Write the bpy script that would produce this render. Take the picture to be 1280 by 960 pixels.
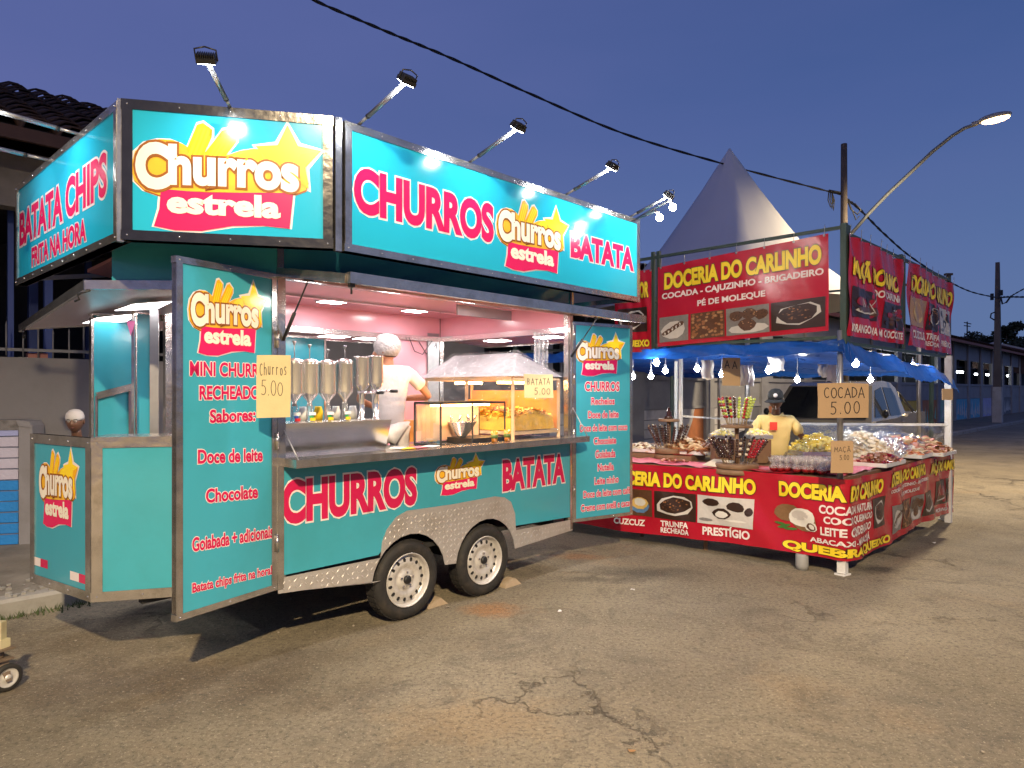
import bpy, bmesh, math, random
from mathutils import Vector, Matrix
from mathutils.geometry import tessellate_polygon
for _o in list(bpy.data.objects):
    bpy.data.objects.remove(_o, do_unlink=True)
SC = bpy.context.scene
COL = SC.collection
R = math.radians
FPX = 850.0      # focal length of the photograph in its own pixels (1280 wide)
HOR = 488.0      # row of the horizon
EYE = 1.6        # camera height

# ---------------------------------------------------------------- camera
cd = bpy.data.cameras.new("camera")
cd.sensor_width = 36.0
cd.lens = FPX / 1280 * 36.0
cd.shift_y = (HOR - 480) / 1280
cd.clip_start = 0.05
cd.clip_end = 2000
cam = bpy.data.objects.new("camera", cd)
COL.objects.link(cam)
cam.location = (0, 0, EYE)
cam.rotation_euler = (R(90), 0, 0)
SC.camera = cam
SC.render.resolution_x = 1024
SC.render.resolution_y = 768
SC.view_settings.view_transform = 'Standard'
SC.view_settings.look = 'None'
SC.view_settings.exposure = 0.0
SC.view_settings.gamma = 1.0
SC.render.engine = 'CYCLES'
SC.cycles.use_denoising = True
SC.cycles.max_bounces = 7
SC.cycles.transparent_max_bounces = 40
SC.cycles.sample_clamp_indirect = 6.0
SC.cycles.caustics_reflective = False
SC.cycles.caustics_refractive = False

# ---------------------------------------------------------------- dusk sky
W = bpy.data.worlds.new("World")
SC.world = W
W.use_nodes = True
nt = W.node_tree
nt.nodes.clear()
out = nt.nodes.new('ShaderNodeOutputWorld')
sky = nt.nodes.new('ShaderNodeTexSky')
sky.sky_type = 'NISHITA'
sky.sun_disc = False
sky.sun_elevation = R(1.0)
sky.sun_rotation = R(200)
bg1 = nt.nodes.new('ShaderNodeBackground')
bg1.inputs['Strength'].default_value = 0.02
nt.links.new(sky.outputs[0], bg1.inputs['Color'])
tc = nt.nodes.new('ShaderNodeTexCoord')
sp = nt.nodes.new('ShaderNodeSeparateXYZ')
nt.links.new(tc.outputs['Generated'], sp.inputs[0])
rz = nt.nodes.new('ShaderNodeValToRGB')
rz.color_ramp.elements[0].position = 0.0
rz.color_ramp.elements[0].color = (0.078, 0.165, 0.350, 1)
rz.color_ramp.elements[1].position = 1.0
rz.color_ramp.elements[1].color = (0.030, 0.050, 0.150, 1)
e = rz.color_ramp.elements.new(0.16); e.color = (0.066, 0.132, 0.325, 1)
e = rz.color_ramp.elements.new(0.34); e.color = (0.044, 0.090, 0.275, 1)
e = rz.color_ramp.elements.new(0.55); e.color = (0.030, 0.066, 0.220, 1)
nt.links.new(sp.outputs[2], rz.inputs[0])
# towards the left (where the sun went down) the dusk turns a little more violet
mr = nt.nodes.new('ShaderNodeMapRange')
mr.inputs[1].default_value = 0.75; mr.inputs[2].default_value = -0.75
nt.links.new(sp.outputs[0], mr.inputs[0])
cn = nt.nodes.new('ShaderNodeTexNoise')
cn.inputs['Scale'].default_value = 1.6; cn.inputs['Detail'].default_value = 4
mpn = nt.nodes.new('ShaderNodeMapping'); mpn.inputs['Scale'].default_value = (1, 1, 4)
nt.links.new(tc.outputs['Generated'], mpn.inputs[0]); nt.links.new(mpn.outputs[0], cn.inputs[0])
ma = nt.nodes.new('ShaderNodeMath'); ma.operation = 'MULTIPLY_ADD'
ma.inputs[1].default_value = 0.75; nt.links.new(cn.outputs[0], ma.inputs[0]); nt.links.new(mr.outputs[0], ma.inputs[2])
mb2 = nt.nodes.new('ShaderNodeMath'); mb2.operation = 'SUBTRACT'; mb2.use_clamp = True
mb2.inputs[1].default_value = 0.42; nt.links.new(ma.outputs[0], mb2.inputs[0])
mx = nt.nodes.new('ShaderNodeMix'); mx.data_type = 'RGBA'
mx.inputs[7].default_value = (0.098, 0.122, 0.335, 1)
nt.links.new(mb2.outputs[0], mx.inputs[0]); nt.links.new(rz.outputs[0], mx.inputs[6])
bg2 = nt.nodes.new('ShaderNodeBackground'); bg2.inputs['Strength'].default_value = 1.05
nt.links.new(mx.outputs[2], bg2.inputs['Color'])
ad = nt.nodes.new('ShaderNodeAddShader')
nt.links.new(bg1.outputs[0], ad.inputs[0]); nt.links.new(bg2.outputs[0], ad.inputs[1])
nt.links.new(ad.outputs[0], out.inputs['Surface'])

# the last glow of the day (very weak, very soft)
sd = bpy.data.lights.new("sun", 'SUN'); sd.energy = 0.12; sd.angle = R(20); sd.color = (1.0, 0.86, 0.8)
sun = bpy.data.objects.new("sun", sd); COL.objects.link(sun)
sun.rotation_euler = (R(70), 0, R(-20))

# ---------------------------------------------------------------- helpers
def lin(c):
    return tuple(((x / 255) / 12.92 if x <= 10 else (((x / 255) + 0.055) / 1.055) ** 2.4) for x in c)

MATS = {}
def mat(name, col, rough=0.5, metal=0.0, var=0.08, vscale=6.0, bump=0.0, bscale=30.0, emit=0.0, ecol=None,
        coat=0.0, trans=0.0, alpha=1.0, rvar=0.0, dirt=None, dscale=2.0, damt=0.4, spec=0.5, sss=0.0, bstretch=None):
    """procedural principled material: colour variation, optional dirt, bump and roughness wear"""
    if name in MATS:
        return MATS[name]
    m = bpy.data.materials.new(name); m.use_nodes = True
    n = m.node_tree; L = n.links; b = n.nodes['Principled BSDF']
    tcn = n.nodes.new('ShaderNodeTexCoord')
    geo = n.nodes.new('ShaderNodeNewGeometry')
    P = geo.outputs['Position']
    b.inputs['Roughness'].default_value = rough
    b.inputs['Metallic'].default_value = metal
    b.inputs['Coat Weight'].default_value = coat
    b.inputs['Coat Roughness'].default_value = 0.06
    b.inputs['Transmission Weight'].default_value = trans
    b.inputs['Alpha'].default_value = alpha
    b.inputs['Specular IOR Level'].default_value = spec
    ns = n.nodes.new('ShaderNodeTexNoise'); ns.inputs['Scale'].default_value = vscale; ns.inputs['Detail'].default_value = 6
    L.new(P, ns.inputs['Vector'])
    mixn = n.nodes.new('ShaderNodeMix'); mixn.data_type = 'RGBA'
    mixn.inputs[6].default_value = (*[max(0, c * (1 - var)) for c in col], 1)
    mixn.inputs[7].default_value = (*[min(1, c * (1 + var)) for c in col], 1)
    L.new(ns.outputs[0], mixn.inputs[0])
    last = mixn.outputs[2]
    if dirt is not None:
        n2 = n.nodes.new('ShaderNodeTexNoise'); n2.inputs['Scale'].default_value = dscale; n2.inputs['Detail'].default_value = 9
        n2.inputs['Roughness'].default_value = 0.65
        L.new(P, n2.inputs['Vector'])
        rr = n.nodes.new('ShaderNodeMapRange'); rr.inputs[1].default_value = 0.48; rr.inputs[2].default_value = 0.72
        rr.inputs[4].default_value = damt
        L.new(n2.outputs[0], rr.inputs[0])
        m2 = n.nodes.new('ShaderNodeMix'); m2.data_type = 'RGBA'
        m2.inputs[7].default_value = (*dirt, 1)
        L.new(rr.outputs[0], m2.inputs[0]); L.new(last, m2.inputs[6]); last = m2.outputs[2]
    L.new(last, b.inputs['Base Color'])
    if rvar:
        r3 = n.nodes.new('ShaderNodeMapRange'); r3.inputs[3].default_value = max(0.02, rough - rvar); r3.inputs[4].default_value = rough + rvar
        n3 = n.nodes.new('ShaderNodeTexNoise'); n3.inputs['Scale'].default_value = 4; n3.inputs['Detail'].default_value = 8
        L.new(P, n3.inputs['Vector']); L.new(n3.outputs[0], r3.inputs[0]); L.new(r3.outputs[0], b.inputs['Roughness'])
    if bump:
        nb = n.nodes.new('ShaderNodeTexNoise'); nb.inputs['Scale'].default_value = bscale; nb.inputs['Detail'].default_value = 5
        if bstretch:
            mp = n.nodes.new('ShaderNodeMapping'); mp.inputs['Scale'].default_value = bstretch
            L.new(P, mp.inputs[0]); L.new(mp.outputs[0], nb.inputs['Vector'])
        else:
            L.new(P, nb.inputs['Vector'])
        bp = n.nodes.new('ShaderNodeBump'); bp.inputs['Strength'].default_value = bump; bp.inputs['Distance'].default_value = 0.02
        L.new(nb.outputs[0], bp.inputs['Height']); L.new(bp.outputs[0], b.inputs['Normal'])
    if emit:
        b.inputs['Emission Color'].default_value = (*(ecol or col), 1)
        b.inputs['Emission Strength'].default_value = emit
    MATS[name] = m
    return m

def tagit(o, label=None, cat=None, group=None, kind=None):
    if label: o['label'] = label
    if cat: o['category'] = cat
    if group: o['group'] = group
    if kind: o['kind'] = kind
    return o

def thing(name, loc, label, cat, group=None, rz=0.0):
    o = bpy.data.objects.new(name, None); o.empty_display_size = 0.1
    COL.objects.link(o); o.location = loc; o.rotation_euler = (0, 0, rz)
    return tagit(o, label, cat, group)

def wpos(o):
    v = Vector((0, 0, 0))
    while o is not None:
        v += Vector(o.location); o = o.parent
    return v

def kids(o):
    return [x for x in bpy.data.objects if x.parent == o]

def copy_tree(o, parent=None, ch=None):
    if ch is None:
        ch = {}
        for x in bpy.data.objects:
            if x.parent: ch.setdefault(x.parent.name, []).append(x)
    c = o.copy(); COL.objects.link(c); c.parent = parent
    for k in ch.get(o.name, []):
        copy_tree(k, c, ch)
    return c

class MB:
    """collects faces and builds ONE mesh object"""
    def __init__(s):
        s.v = []; s.f = []; s.m = []; s.sm = []
    def add(s, vs, fs, mi=0, smooth=False):
        b = len(s.v)
        s.v += [Vector(v) for v in vs]
        for f in fs:
            s.f.append([b + i for i in f]); s.m.append(mi); s.sm.append(smooth)
        return s
    def box(s, c, size, mi=0, rz=0.0, M=None):
        x, y, z = [q / 2 for q in size]
        vs = [Vector((a, b_, c_)) for a in (-x, x) for b_ in (-y, y) for c_ in (-z, z)]
        if M is None: M = Matrix.Rotation(rz, 3, 'Z')
        vs = [M @ v + Vector(c) for v in vs]
        return s.add(vs, [(0, 1, 3, 2), (4, 6, 7, 5), (0, 4, 5, 1), (2, 3, 7, 6), (0, 2, 6, 4), (1, 5, 7, 3)], mi)
    def bar(s, a, b, w, h=None, mi=0):
        """square bar from a to b"""
        a = Vector(a); b = Vector(b); h = h or w
        d = (b - a); L = d.length
        if L < 1e-6: return s
        d.normalize()
        up = Vector((0, 0, 1)) if abs(d.z) < 0.95 else Vector((0, 1, 0))
        x = d.cross(up).normalized(); y = x.cross(d).normalized()
        vs = []
        for p in (a, b):
            for sx, sy in ((-1, -1), (1, -1), (1, 1), (-1, 1)):
                vs.append(p + x * sx * w / 2 + y * sy * h / 2)
        return s.add(vs, [(3, 2, 1, 0), (4, 5, 6, 7), (0, 1, 5, 4), (1, 2, 6, 5), (2, 3, 7, 6), (3, 0, 4, 7)], mi)
    def tube(s, pts, r, n=8, mi=0, cap=True, smooth=True):
        pts = [Vector(p) for p in pts]
        rs = r if isinstance(r, (list, tuple)) else [r] * len(pts)
        b = len(s.v); prev = None
        for i, p in enumerate(pts):
            t = (pts[min(i + 1, len(pts) - 1)] - pts[max(i - 1, 0)]).normalized()
            if prev is None:
                up = Vector((0, 0, 1)) if abs(t.z) < 0.9 else Vector((1, 0, 0))
                x = t.cross(up).normalized()
            else:
                x = (prev - t * prev.dot(t)).normalized()
            prev = x; y = t.cross(x)
            for k in range(n):
                a = 2 * math.pi * k / n
                s.v.append(p + (x * math.cos(a) + y * math.sin(a)) * rs[i])
        for i in range(len(pts) - 1):
            for k in range(n):
                k2 = (k + 1) % n
                s.f.append([b + i * n + k, b + i * n + k2, b + (i + 1) * n + k2, b + (i + 1) * n + k]); s.m.append(mi); s.sm.append(smooth)
        if cap:
            s.f.append([b + k for k in range(n)][::-1]); s.m.append(mi); s.sm.append(False)
            q = b + (len(pts) - 1) * n
            s.f.append([q + k for k in range(n)]); s.m.append(mi); s.sm.append(False)
        return s
    def lathe(s, prof, c=(0, 0, 0), n=16, mi=0, M=None, smooth=True, sc=(1, 1), caps=True):
        """profile [(r, z)] turned about Z"""
        b = len(s.v); c = Vector(c)
        for r, z in prof:
            for k in range(n):
                a = 2 * math.pi * k / n
                v = Vector((r * math.cos(a) * sc[0], r * math.sin(a) * sc[1], z))
                if M is not None: v = M @ v
                s.v.append(v + c)
        for i in range(len(prof) - 1):
            for k in range(n):
                k2 = (k + 1) % n
                s.f.append([b + i * n + k, b + i * n + k2, b + (i + 1) * n + k2, b + (i + 1) * n + k]); s.m.append(mi); s.sm.append(smooth)
        for i, fl in ((0, True), (len(prof) - 1, False)):
            if caps and prof[i][0] > 1e-5:
                q = [b + i * n + k for k in range(n)]
                s.f.append(q[::-1] if fl else q); s.m.append(mi); s.sm.append(False)
        return s
    def ball(s, c, r, n=8, mi=0, M=None):
        rx = r if isinstance(r, (tuple, list)) else (r, r, r)
        h = max(3, n // 2 + 1)
        b = len(s.v); c = Vector(c)
        for i in range(h + 1):
            th = math.pi * i / h
            for k in range(n):
                a = 2 * math.pi * k / n
                v = Vector((math.sin(th) * math.cos(a) * rx[0], math.sin(th) * math.sin(a) * rx[1], -math.cos(th) * rx[2]))
                if M is not None: v = M @ v
                s.v.append(v + c)
        for i in range(h):
            for k in range(n):
                k2 = (k + 1) % n
                s.f.append([b + i * n + k, b + i * n + k2, b + (i + 1) * n + k2, b + (i + 1) * n + k]); s.m.append(mi); s.sm.append(True)
        return s
    def poly(s, fn, pts, lift=0.0, mi=0):
        """flat polygon through a mapping fn(x, y, lift)"""
        tr = tessellate_polygon([[Vector((p[0], p[1], 0)) for p in pts]])
        return s.add([fn(p[0], p[1], lift) for p in pts], [list(t) for t in tr], mi)
    def prism(s, fn, pts, l0, l1, mi=0, mi_side=None):
        """polygon with thickness from lift l0 (back) to l1 (front)"""
        ar = sum(pts[i][0] * pts[(i + 1) % len(pts)][1] - pts[(i + 1) % len(pts)][0] * pts[i][1] for i in range(len(pts)))
        if ar < 0: pts = pts[::-1]
        n = len(pts); tr = tessellate_polygon([[Vector((p[0], p[1], 0)) for p in pts]])
        fr = [fn(p[0], p[1], l1) for p in pts]; bk = [fn(p[0], p[1], l0) for p in pts]
        s.add(fr, [list(t) for t in tr], mi)
        ms = mi if mi_side is None else mi_side
        s.add(bk, [list(t)[::-1] for t in tr], ms)
        s.add(fr + bk, [(i, (i + 1) % n, n + (i + 1) % n, n + i)[::-1] for i in range(n)], ms)
        return s
    def build(s, name, mats, parent=None, label=None, cat=None, group=None, kind=None, recalc=True, origin=None):
        me = bpy.data.meshes.new(name)
        if origin is not None: T = Vector(origin)
        elif parent is not None: T = wpos(parent)
        else:
            xs = [v.x for v in s.v]; ys = [v.y for v in s.v]; zs = [v.z for v in s.v]
            T = Vector(((min(xs) + max(xs)) / 2, (min(ys) + max(ys)) / 2, min(zs)))
        me.from_pydata([v - T for v in s.v], [], s.f)
        if not isinstance(mats, (list, tuple)): mats = [mats]
        for m_ in mats: me.materials.append(m_)
        me.polygons.foreach_set('material_index', s.m)
        me.polygons.foreach_set('use_smooth', s.sm)
        if recalc:
            bm = bmesh.new(); bm.from_mesh(me); bmesh.ops.recalc_face_normals(bm, faces=bm.faces); bm.to_mesh(me); bm.free()
        me.update()
        o = bpy.data.objects.new(name, me); COL.objects.link(o)
        if parent is not None:
            o.parent = parent
            if origin is not None: o.location = T - wpos(parent)
        else: o.location = T
        return tagit(o, label, cat, group, kind)

class Frame:
    """vertical plane: origin and direction on the ground, left to right as seen from the street"""
    def __init__(s, a, b=None, d=None):
        s.a = Vector((a[0], a[1])); 
        s.d = (Vector((b[0], b[1])) - s.a) if b is not None else Vector(d)
        s.L = s.d.length; s.d = s.d.normalized(); s.n = Vector((s.d.y, -s.d.x))
    def pt(s, x, z, l=0.0):
        p = s.a + s.d * x + s.n * l
        return Vector((p.x, p.y, z))
    def __call__(s, x, z, l=0.0): return s.pt(x, z, l)
    def off(s, l):
        f = Frame(s.a + s.n * l, d=s.d); f.L = s.L; return f
    def S(s, px):
        k = (px - 640) / FPX
        return (k * s.a.y - s.a.x) / (s.d.x - k * s.d.y)
    def Z(s, px, py):
        y = s.a.y + s.d.y * s.S(px)
        return EYE - (py - HOR) / FPX * y
    def rect(s, x0, y0t, y0b, x1):
        """rect in plane units from left edge column x0 (rows y0t..y0b) to column x1"""
        return (s.S(x0), s.S(x1), s.Z(x0, y0b), s.Z(x0, y0t))

_tc = {}
def text2d(txt, off):
    k = (txt, off)
    if k in _tc: return _tc[k]
    c = bpy.data.curves.new('t', 'FONT'); c.body = txt
    o = bpy.data.objects.new('t', c); COL.objects.link(o); cand = []
    for res, do in ((4, 0), (5, 0), (3, 0), (6, 0), (4, .002)) if off else ((4, 0),):     # thickened outlines sometimes fold over: keep the middling one
        c.offset = off + do; c.resolution_u = res
        bpy.context.view_layer.update()
        dg = bpy.context.evaluated_depsgraph_get()
        me = bpy.data.meshes.new_from_object(o.evaluated_get(dg)); ar = sum(p.area for p in me.polygons) * (1 if do == 0 else .985)
        cand.append((ar, res, [(v.co.x, v.co.y) for v in me.vertices], [list(p.vertices) for p in me.polygons]))
        bpy.data.meshes.remove(me)
    bpy.data.objects.remove(o, do_unlink=True); bpy.data.curves.remove(c)
    cand.sort(key=lambda q: q[0]); _, _, vs, fs = cand[len(cand) // 2]
    _tc[k] = (vs, fs)
    return _tc[k]

def bisect2(vs, fs, cuts_x, cuts_y):
    bm = bmesh.new()
    bv = [bm.verts.new((x, y, 0)) for x, y in vs]
    for f in fs:
        try: bm.faces.new([bv[i] for i in f])
        except ValueError: pass
    for c in cuts_x:
        bmesh.ops.bisect_plane(bm, geom=bm.verts[:] + bm.edges[:] + bm.faces[:], plane_co=(c, 0, 0), plane_no=(1, 0, 0))
    for c in cuts_y:
        bmesh.ops.bisect_plane(bm, geom=bm.verts[:] + bm.edges[:] + bm.faces[:], plane_co=(0, c, 0), plane_no=(0, 1, 0))
    bm.verts.index_update()
    r = ([(v.co.x, v.co.y) for v in bm.verts], [[v.index for v in f.verts] for f in bm.faces])
    bm.free()
    return r

def put_text(mb, fn, txt, rect, layers, shear=0.0, cuts=None, lift=0.0, arch=0.0):
    """text fitted into rect (x0, x1, z0, z1); layers = [(material index, outline offset)], back to front"""
    multi = any(c in 'MmWwãéÃ' for c in txt)      # glyphs whose thickened outline folds: thickened by shifted copies instead
    b0 = .012 if multi else layers[-1][1]; ex = layers[-1][1] - .012 if multi else 0
    vs0, _ = text2d(txt, b0)
    ax0 = min(v[0] for v in vs0) - ex; ax1 = max(v[0] for v in vs0) + ex; ay0 = min(v[1] for v in vs0) - ex; ay1 = max(v[1] for v in vs0) + ex
    if multi:
        L2 = []
        for mi, off in layers:
            for k in range(10): L2.append((mi, .012, (off - .012) * math.cos(k * math.pi / 5), (off - .012) * math.sin(k * math.pi / 5), k * 1.5e-5))
        layers2 = L2; per = 10
    else: layers2 = [(mi, off, 0, 0, 0) for mi, off in layers]; per = 1
    x0, x1, z0, z1 = rect
    kx = (x1 - x0) / (ax1 - ax0); ky = (z1 - z0) / (ay1 - ay0)
    for i_, (mi, off, ddx, ddy, dl) in enumerate(layers2):
        i = i_ // per
        vs, fs = text2d(txt, off)
        P = []
        for x, y in vs:
            X = x0 + (x + ddx - ax0) * kx; Y = z0 + (y + ddy - ay0) * ky
            t = (X - x0) / max(1e-6, x1 - x0)
            P.append((X, Y + shear * t + arch * math.sin(math.pi * min(1, max(0, t)))))
        if cuts: P, F_ = bisect2(P, fs, cuts[0], cuts[1])
        else: F_ = fs
        mb.add([fn(x, y, lift + 0.0012 * (i + 1) + dl) for x, y in P], F_, mi)
    return mb
# ---------------------------------------------------------------- materials
M_TEAL = mat('teal_vinyl', (0.050, 0.345, 0.450), rough=0.13, var=0.08, vscale=1.5, bump=0.10, bscale=2.2, rvar=0.05, dirt=(0.03, 0.22, 0.23), dscale=1.3, damt=0.35)
M_SIGN = mat('sign_vinyl_cyan', (0.020, 0.42, 0.60), rough=0.14, var=0.04, vscale=1.5, bump=0.05, bscale=2.0, rvar=0.04)
M_PINKL = mat('print_magenta', (0.70, 0.015, 0.11), rough=0.2, var=0.06)
M_REDL = mat('print_crimson', (0.56, 0.012, 0.085), rough=0.2, var=0.06)
M_WHITE = mat('print_white', (0.80, 0.74, 0.72), rough=0.2, var=0.03)
M_CREAM = mat('print_cream', (0.86, 0.80, 0.66), rough=0.2, var=0.06)
M_GOLD = mat('print_gold', (0.90, 0.46, 0.03), rough=0.2, var=0.25, vscale=9)
M_BROWN = mat('print_brown', (0.30, 0.10, 0.015), rough=0.2, var=0.2)
M_YEL = mat('print_yellow', (0.95, 0.68, 0.02), rough=0.2, var=0.1)
M_YEL2 = mat('print_amber', (0.85, 0.42, 0.01), rough=0.2, var=0.1)
M_STEEL = mat('stainless_trim', (0.56, 0.53, 0.50), rough=0.20, metal=0.90, var=0.2, vscale=14, bump=0.12, bscale=14, rvar=0.1, dirt=(0.22, 0.19, 0.15), dscale=9, damt=0.55)
M_STEELD = mat('steel_trim_darkened', (0.10, 0.095, 0.09), rough=0.16, metal=0.9, var=0.3, vscale=14, bump=0.08, bscale=18)  # steel trim with the centre sign frame's dark reflections put into its colour
M_STEELG = mat('polished_steel', (0.86, 0.85, 0.84), rough=0.17, metal=0.86, var=0.08, bump=0.03, bscale=8, rvar=0.04)
M_ALU = mat('aluminium', (0.36, 0.36, 0.37), rough=0.32, metal=0.7, var=0.12, vscale=20, bump=0.05)
M_CHECK = mat('checker_plate', (0.58, 0.55, 0.52), rough=0.38, metal=0.55, var=0.15, vscale=5, rvar=0.1, dirt=(0.25, 0.20, 0.14), dscale=5, damt=0.5)
M_CHECK2 = mat('checker_plate_bar', (0.66, 0.62, 0.58), rough=0.3, metal=0.55, var=0.15, vscale=9)
M_BLACK = mat('black_plastic', (0.015, 0.015, 0.016), rough=0.45, var=0.2)
M_RUBBER = mat('tyre_rubber', (0.018, 0.017, 0.016), rough=0.75, var=0.3, vscale=30, dirt=(0.07, 0.055, 0.04), dscale=12, damt=0.5, bump=0.2, bscale=60)
M_RIM = mat('rim_paint', (0.62, 0.60, 0.57), rough=0.35, metal=0.3, var=0.08, dirt=(0.2, 0.15, 0.1), dscale=14, damt=0.5)
M_PINK = mat('pink_ceiling', (0.86, 0.42, 0.50), rough=0.18, var=0.06, bump=0.05, bscale=3)
M_LAV = mat('pale_underside', (0.62, 0.52, 0.60), rough=0.3, var=0.08)
M_LEDS = mat('led_panel_dim', (1, 1, 1), emit=9, ecol=(1.0, 0.95, 0.96), var=0)
M_LED = mat('led_panel', (1, 1, 1), emit=58, ecol=(1.0, 0.93, 0.90), var=0)
M_LAMPF = mat('floodlight_lens', (1, 1, 1), emit=70, ecol=(0.86, 0.94, 1.0), var=0)
M_DARK = mat('chassis_black', (0.02, 0.02, 0.02), rough=0.8, var=0.3)
M_CARD = mat('cardboard', (0.46, 0.31, 0.17), rough=0.85, var=0.12, vscale=12, bump=0.15, bscale=90, dirt=(0.33, 0.22, 0.12), dscale=6, damt=0.35)
M_CARDP = mat('pale_cardboard', (0.62, 0.50, 0.26), rough=0.8, var=0.1, vscale=12, bump=0.1, bscale=90)
M_INK = mat('marker_ink', (0.035, 0.03, 0.028), rough=0.6, var=0.1)
M_RED = mat('banner_red', (0.42, 0.010, 0.026), rough=0.24, var=0.15, vscale=3, bump=0.22, bscale=9, dirt=(0.30, 0.01, 0.02), dscale=3, damt=0.4)
M_BYEL = mat('banner_yellow', (0.88, 0.66, 0.03), rough=0.35, var=0.12)
M_BWHT = mat('banner_white', (0.78, 0.70, 0.68), rough=0.35, var=0.06)
M_BBLK = mat('banner_black', (0.04, 0.02, 0.01), rough=0.4, var=0.1)
M_GREEN = mat('stall_frame_green', (0.035, 0.06, 0.05), rough=0.5, var=0.2, vscale=15)
M_WPOST = mat('white_post', (0.72, 0.72, 0.70), rough=0.5, var=0.08, dirt=(0.35, 0.3, 0.24), dscale=10, damt=0.4)
M_BULB = mat('bulb_glass', (1, 1, 1), emit=240, ecol=(1.0, 0.97, 0.90), var=0)
M_WOOD = mat('brown_wood', (0.20, 0.115, 0.06), rough=0.6, var=0.35, vscale=16, bump=0.2, bscale=22, bstretch=(1, 1, 5))
M_CLOTHP = mat('pink_tablecloth', (0.72, 0.16, 0.22), rough=0.6, var=0.25, vscale=5, bump=0.3, bscale=10)
M_CONC = mat('concrete', (0.30, 0.29, 0.27), rough=0.85, var=0.15, vscale=4, bump=0.25, bscale=40, dirt=(0.12, 0.10, 0.08), dscale=3, damt=0.6)
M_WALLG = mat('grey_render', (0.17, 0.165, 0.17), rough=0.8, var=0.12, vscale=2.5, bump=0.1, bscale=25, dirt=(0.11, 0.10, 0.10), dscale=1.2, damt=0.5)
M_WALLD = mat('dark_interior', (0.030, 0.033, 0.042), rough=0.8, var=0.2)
M_TILE = mat('clay_tile', (0.060, 0.030, 0.022), rough=0.8, var=0.4, vscale=7, bump=0.3, bscale=30, dirt=(0.035, 0.025, 0.02), dscale=4, damt=0.7)
M_BLUEP = mat('blue_post', (0.02, 0.045, 0.20), rough=0.5, var=0.15)
M_SKIN = mat('dark_skin', (0.135, 0.066, 0.042), rough=0.42, var=0.15, vscale=20, bump=0.05, bscale=120)
M_SKIN2 = mat('warm_skin', (0.50, 0.22, 0.12), rough=0.5, var=0.1, vscale=20)
def glassy(name, col, fac, rough=0.03, bump=0.0, bscale=14, white=0.0, gl=0.5):
    """thin clear sheet: mostly see-through with glossy wrinkles (no refraction)"""
    m = bpy.data.materials.new(name); m.use_nodes = True
    n = m.node_tree; L = n.links; n.nodes.clear()
    o = n.nodes.new('ShaderNodeOutputMaterial'); t = n.nodes.new('ShaderNodeBsdfTransparent'); t.inputs[0].default_value = (*col, 1)
    g = n.nodes.new('ShaderNodeBsdfGlossy'); g.inputs['Roughness'].default_value = rough
    d = n.nodes.new('ShaderNodeBsdfDiffuse'); d.inputs[0].default_value = (0.8, 0.8, 0.8, 1)
    mxs = n.nodes.new('ShaderNodeMixShader'); fr = n.nodes.new('ShaderNodeLayerWeight'); fr.inputs[0].default_value = fac
    geo = n.nodes.new('ShaderNodeNewGeometry')
    mg = n.nodes.new('ShaderNodeMath'); mg.operation = 'MULTIPLY'; mg.inputs[1].default_value = gl; L.new(fr.outputs['Fresnel'], mg.inputs[0]); L.new(mg.outputs[0], mxs.inputs[0]); L.new(t.outputs[0], mxs.inputs[1]); L.new(g.outputs[0], mxs.inputs[2])
    last = mxs.outputs[0]
    if bump:
        nb = n.nodes.new('ShaderNodeTexNoise'); nb.inputs['Scale'].default_value = bscale; nb.inputs['Detail'].default_value = 4; nb.inputs['Distortion'].default_value = 1.2
        L.new(geo.outputs['Position'], nb.inputs['Vector'])
        bp = n.nodes.new('ShaderNodeBump'); bp.inputs['Strength'].default_value = bump; bp.inputs['Distance'].default_value = 0.04
        L.new(nb.outputs[0], bp.inputs['Height']); L.new(bp.outputs[0], g.inputs['Normal']); L.new(bp.outputs[0], fr.inputs['Normal']); L.new(bp.outputs[0], d.inputs['Normal'])
    if white:
        mw = n.nodes.new('ShaderNodeMixShader')
        nz = n.nodes.new('ShaderNodeTexNoise'); nz.inputs['Scale'].default_value = bscale * 0.8; nz.inputs['Detail'].default_value = 7; nz.inputs['Distortion'].default_value = 2.5
        L.new(geo.outputs['Position'], nz.inputs['Vector'])
        mr_ = n.nodes.new('ShaderNodeMapRange'); mr_.inputs[1].default_value = 0.45; mr_.inputs[2].default_value = 0.75; mr_.inputs[3].default_value = white * 0.25; mr_.inputs[4].default_value = white
        L.new(nz.outputs[0], mr_.inputs[0]); L.new(mr_.outputs[0], mw.inputs[0]); L.new(last, mw.inputs[1]); L.new(d.outputs[0], mw.inputs[2]); last = mw.outputs[0]
    L.new(last, o.inputs[0])
    MATS[name] = m
    return m
M_GLASS = glassy('clear_glass', (0.96, 0.98, 0.97), 0.25)
M_PLAST = glassy('clear_plastic_film', (0.96, 0.97, 0.97), 0.3, rough=0.10, bump=0.6, bscale=11, white=0.16, gl=0.45)
M_CARGL = mat('car_glass', (0.01, 0.012, 0.016), rough=0.05, var=0.0)

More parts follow.
